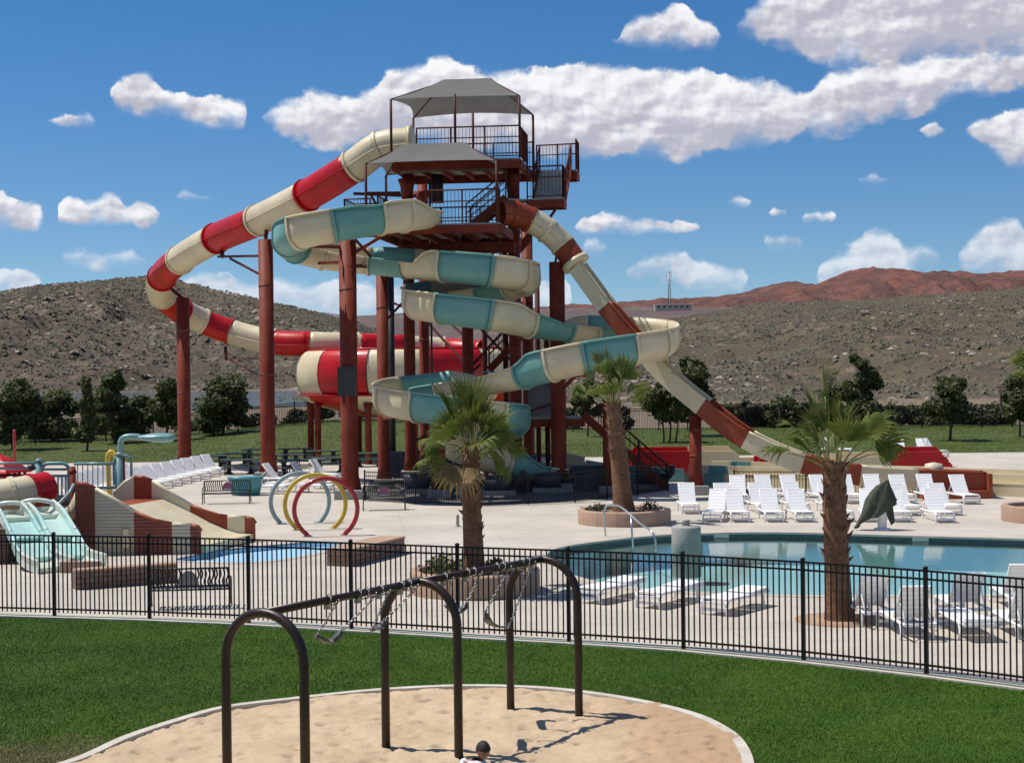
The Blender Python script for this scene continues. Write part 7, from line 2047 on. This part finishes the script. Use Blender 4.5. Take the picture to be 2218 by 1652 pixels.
# ------------------------------------------------------------------ broadleaf trees beyond the deck
def tree(label, u, Y, vtop, w_px, vcrown, vbase=None, kind='leaf_dark', n=4200, leaf=0.26, seed=0, shape='round', trunks=1, group='trees beyond the deck'):
    r = np.random.default_rng(seed + 100)
    x = xs(u, Y); z0 = zf(x, Y) if Y < 136 else -0.2
    ztop = At(u, vtop, Y).z; zc0 = max(z0 + 0.3, At(u, vcrown, Y).z); W = w_px * Y / FOC
    t = thing('tree', label, 'tree', (x, Y, z0), group=group)
    H = ztop - zc0
    # trunk and limbs
    lobes = []
    nl = 24 if shape != 'column' else 16
    skew = r.uniform(-0.12, 0.12) * W
    for k in range(nl):
        if shape == 'column':
            s = (k + 0.5) / nl; rad = W * (0.10 + 0.12 * r.random()) * (1.15 - 0.65 * s)
            a = r.random() * 6.28; e = W * 0.26 * (1 - 0.85 * s) * r.random()
            lobes.append((np.array([x + math.cos(a) * e, Y + math.sin(a) * e, zc0 + H * s * 0.97]), np.array([rad, rad, H * 0.085])))
        else:
            a = r.random() * 6.28; e = r.random() ** 0.55; s = r.random()
            prof = math.sin(PI * (0.14 + 0.80 * s)) ** 0.8
            rad = W * (0.075 + 0.12 * r.random())
            lobes.append((np.array([x + skew * s + math.cos(a) * e * W * 0.43 * prof, Y + math.sin(a) * e * W * 0.43 * prof, zc0 + H * (0.06 + 0.86 * s)]), np.array([rad * 1.15, rad * 1.15, rad * (0.6 + 0.5 * r.random())])))
    if shape != 'column':
        for q in range(3): lobes.append((np.array([x + skew + r.normal() * W * 0.07, Y, zc0 + H * (0.84 + 0.06 * q)]), np.array([W * 0.09, W * 0.09, H * 0.07])))
    for q in range(trunks):
        o_ = (q - (trunks - 1) / 2) * W * 0.12
        b = Vector((x + o_, Y, z0 - 0.1)); top = Vector((x + o_ * 1.8, Y, zc0 + H * 0.55))
        mb = MB(); mb.tube(catmull([b, b.lerp(top, 0.35) + Vector((0.08, 0, 0)), top], 5), [W * 0.030 * (1 - 0.07 * i) / math.sqrt(trunks) + 0.02 for i in range(11)], 8)
        tk = obj('trunk', mb, 'bark', t)
        for c, rd in lobes[::2]:
            s = b.lerp(top, 0.4 + 0.5 * r.random()); mbl = MB(); mbl.tube([s, s.lerp(Vector(c), 0.5) + Vector((0, 0, -0.1)), Vector(c)], [0.05, 0.035, 0.015], 5); obj('limb', mbl, 'bark', tk)
    C = np.array([c for c, _ in lobes]); RD = np.array([d for _, d in lobes])
    k = r.integers(0, len(lobes), n)
    d = r.normal(size=(n, 3)); d /= np.linalg.norm(d, axis=1)[:, None]
    rad = r.random(n) ** 0.42 * np.where(r.random(n) < 0.12, r.uniform(1.0, 1.5, n), 1.0)
    pos = C[k] + d * RD[k] * rad[:, None] * r.uniform(0.8, 1.18, (n, 1))
    pos[:, 2] = np.maximum(pos[:, 2], z0 + 0.25)
    nn = d * 0.8 + r.normal(size=(n, 3)) * 0.7 + np.array([0, 0, 0.45]); nn /= np.linalg.norm(nn, axis=1)[:, None]
    t1 = np.cross(nn, r.normal(size=(n, 3))); t1 /= np.linalg.norm(t1, axis=1)[:, None]; t2 = np.cross(nn, t1)
    sz = leaf * r.uniform(0.5, 1.25, n)[:, None]
    V = np.stack([pos - t1 * sz, pos + t2 * sz * 0.6, pos + t1 * sz, pos - t2 * sz * 0.6], 1).reshape(-1, 3)
    me = bpy.data.meshes.new('crown')
    me.vertices.add(4 * n); me.vertices.foreach_set('co', (V - np.array([x, Y, z0])).reshape(-1))
    me.loops.add(4 * n); me.loops.foreach_set('vertex_index', np.arange(4 * n, dtype=np.int32))
    me.polygons.add(n); me.polygons.foreach_set('loop_start', np.arange(0, 4 * n, 4, dtype=np.int32)); me.polygons.foreach_set('loop_total', np.full(n, 4, dtype=np.int32))
    me.update(calc_edges=True)
    obj('crown', me, kind, t)
TR_ = [('dark bushy tree at the left edge', 25, 112, 828, 100, 950, 'leaf_dark', 'round', 1), ('low dark tree right of the left edge tree', 112, 124, 856, 110, 955, 'leaf_dark', 'round', 1),
       ('slim pointed lighter green tree on the left lawn', 186, 108, 818, 62, 950, 'leaf_mid', 'column', 1), ('tall ragged tree right of the slim pointed one', 246, 118, 806, 85, 950, 'leaf_mid', 'round', 1),
       ('dark round tree behind the teal spray paddle', 300, 126, 862, 80, 958, 'leaf_dark', 'round', 1), ('tall narrow tree just left of the first tall column', 358, 118, 822, 72, 955, 'leaf_mid', 'round', 1), ('big dark round tree right of the first tall column', 470, 122, 822, 118, 950, 'leaf_dark', 'round', 2),
       ('small dark tree between the slide columns', 690, 134, 868, 62, 935, 'leaf_dark', 'round', 1), ('low tree below the bowl', 640, 140, 890, 60, 935, 'leaf_olive', 'round', 1), ('small dark tree behind the bowl posts', 770, 134, 880, 70, 940, 'leaf_dark', 'round', 1),
       ('green tree seen between the tower and the leaning palm', 1270, 120, 826, 62, 905, 'leaf_mid', 'round', 1), ('tree with several thin trunks under the speed slide', 1448, 112, 832, 88, 905, 'leaf_mid', 'round', 3), ('tall dark tree behind the speed slide', 1500, 120, 778, 98, 910, 'leaf_dark', 'round', 1),
       ('pointed dark tree behind the tall palm', 1868, 128, 770, 92, 925, 'leaf_dark', 'round', 1), ('dark tree low behind the left fronds of the tall palm', 1790, 130, 842, 70, 930, 'leaf_dark', 'round', 1), ('small round tree alone on the right lawn', 2055, 110, 822, 96, 908, 'leaf_dark', 'round', 1),
       ('dark tree at the right edge', 2212, 114, 808, 80, 905, 'leaf_dark', 'round', 2), ('small tree behind the far fence right of the middle', 1340, 136, 880, 50, 925, 'leaf_olive', 'round', 1)]
for i, (lb, u, Y, vt, w, vc, kd, shp, tr) in enumerate(TR_):
    tree(lb, u, Y, vt, w * (1.32 if u < 520 else 1.15), vc, kind=kd, seed=i, shape=shp, trunks=tr, n=15000 if w > 80 else 10000, leaf=0.19 if w > 80 else 0.17)
# hedge-like bushes outside the far fence
bush = [(560, 905, 60), (900, 905, 70), (1010, 900, 80), (1120, 905, 70), (1230, 895, 60), (1570, 888, 55), (1612, 876, 56), (1655, 884, 60), (1700, 872, 62), (1748, 882, 60), (1930, 890, 66), (1985, 894, 60), (2110, 892, 66), (2160, 886, 60), (420, 915, 60), (60, 905, 90), (210, 910, 80), (2020, 900, 60)]
for i, (u, vt, w) in enumerate(bush):
    tree('dark bush outside the far fence, %s' % ('%s from the left' % ORD[sorted(b[0] for b in bush).index(u)] if sorted(b[0] for b in bush).index(u) < 12 else ['thirteenth', 'fourteenth', 'fifteenth', 'sixteenth', 'seventeenth', 'eighteenth'][sorted(b[0] for b in bush).index(u) - 12] + ' from the left'),
         u, 136 + (i % 4), vt - 8, w * 1.5, 950, kind='leaf_dark' if i % 3 else 'leaf_olive', seed=60 + i, n=4200, leaf=0.18, group='bushes outside the far fence')

# ------------------------------------------------------------------ distant lattice mast, low building, utility pole
mast = thing('radio_mast', 'thin grey lattice mast on the horizon right of the tower', 'mast', At(1449, 668, 1400))
mo = mast.location; Hm = (668 - 584) * 1400 / FOC
for a in range(3):
    d = Vector((math.cos(a * 2.094), math.sin(a * 2.094), 0))
    obj('leg', MB().tube([mo + d * 1.9, mo + d * 0.5 + Vector((0, 0, Hm * 0.92))], 0.30, 5), 'galv', mast)
for k in range(10):
    z0_, z1_ = Hm * 0.09 * k, Hm * 0.09 * (k + 1); r_ = 1.9 - 1.4 * k / 10
    for a in range(3):
        d0 = Vector((math.cos(a * 2.094), math.sin(a * 2.094), 0)) * r_; d1 = Vector((math.cos((a + 1) * 2.094), math.sin((a + 1) * 2.094), 0)) * r_ * 0.93
        obj('brace', MB().beam(mo + d0 + Vector((0, 0, z0_)), mo + d1 + Vector((0, 0, z1_)), 0.2, 0.2), 'galv', mast)
for k, (z, w) in enumerate(((0.72, 3.0), (0.84, 2.6), (0.93, 2.0))):
    for a in range(3): p = mo + Vector((math.cos(a * 2.094 + .5) * w, math.sin(a * 2.094 + .5) * w, Hm * z)); mb = MB(); mb.box(p, (0.7, 0.7, 2.0)); obj('antenna', mb, 'plaza_white', mast)
obj('tip', MB().tube([mo + Vector((0, 0, Hm * 0.92)), mo + Vector((0, 0, Hm))], 0.2, 5), 'galv', mast)
bd_ = thing('low_building', 'long low pale building on the ridge beside the mast', 'building', At(1452, 668, 1350))
o0 = bd_.location
mb = MB(); mb.box((o0.x + 2, o0.y, o0.z + 0.5), (32, 12, 5)); obj('wall', mb, 'beige_wall', bd_)
mb = MB(); mb.box((o0.x + 2, o0.y, o0.z + 3.2), (33, 13, 0.5)); obj('roof', mb, 'plaza_white', bd_)
for k in range(6): mb = MB(); mb.box((o0.x - 11 + k * 5, o0.y - 6.05, o0.z + 1.2), (2, 0.2, 1.6)); obj('window', mb, 'cabinet', bd_)
up_ = thing('utility_pole', 'thin wooden utility pole behind the far fence at the right', 'pole', (xs(2166, 150), 150, -0.25))
zt_ = At(2166, 832, 150).z
obj('shaft', MB().tube([Vector((xs(2166, 150), 150, -0.3)), Vector((xs(2166, 150), 150, zt_))], [0.15, 0.11], 8), 'bark', up_)
obj('crossarm', MB().beam(Vector((xs(2158, 150), 150, zt_ - 0.3)), Vector((xs(2174, 150), 150, zt_ - 0.3)), 0.10, 0.12), 'bark', up_)
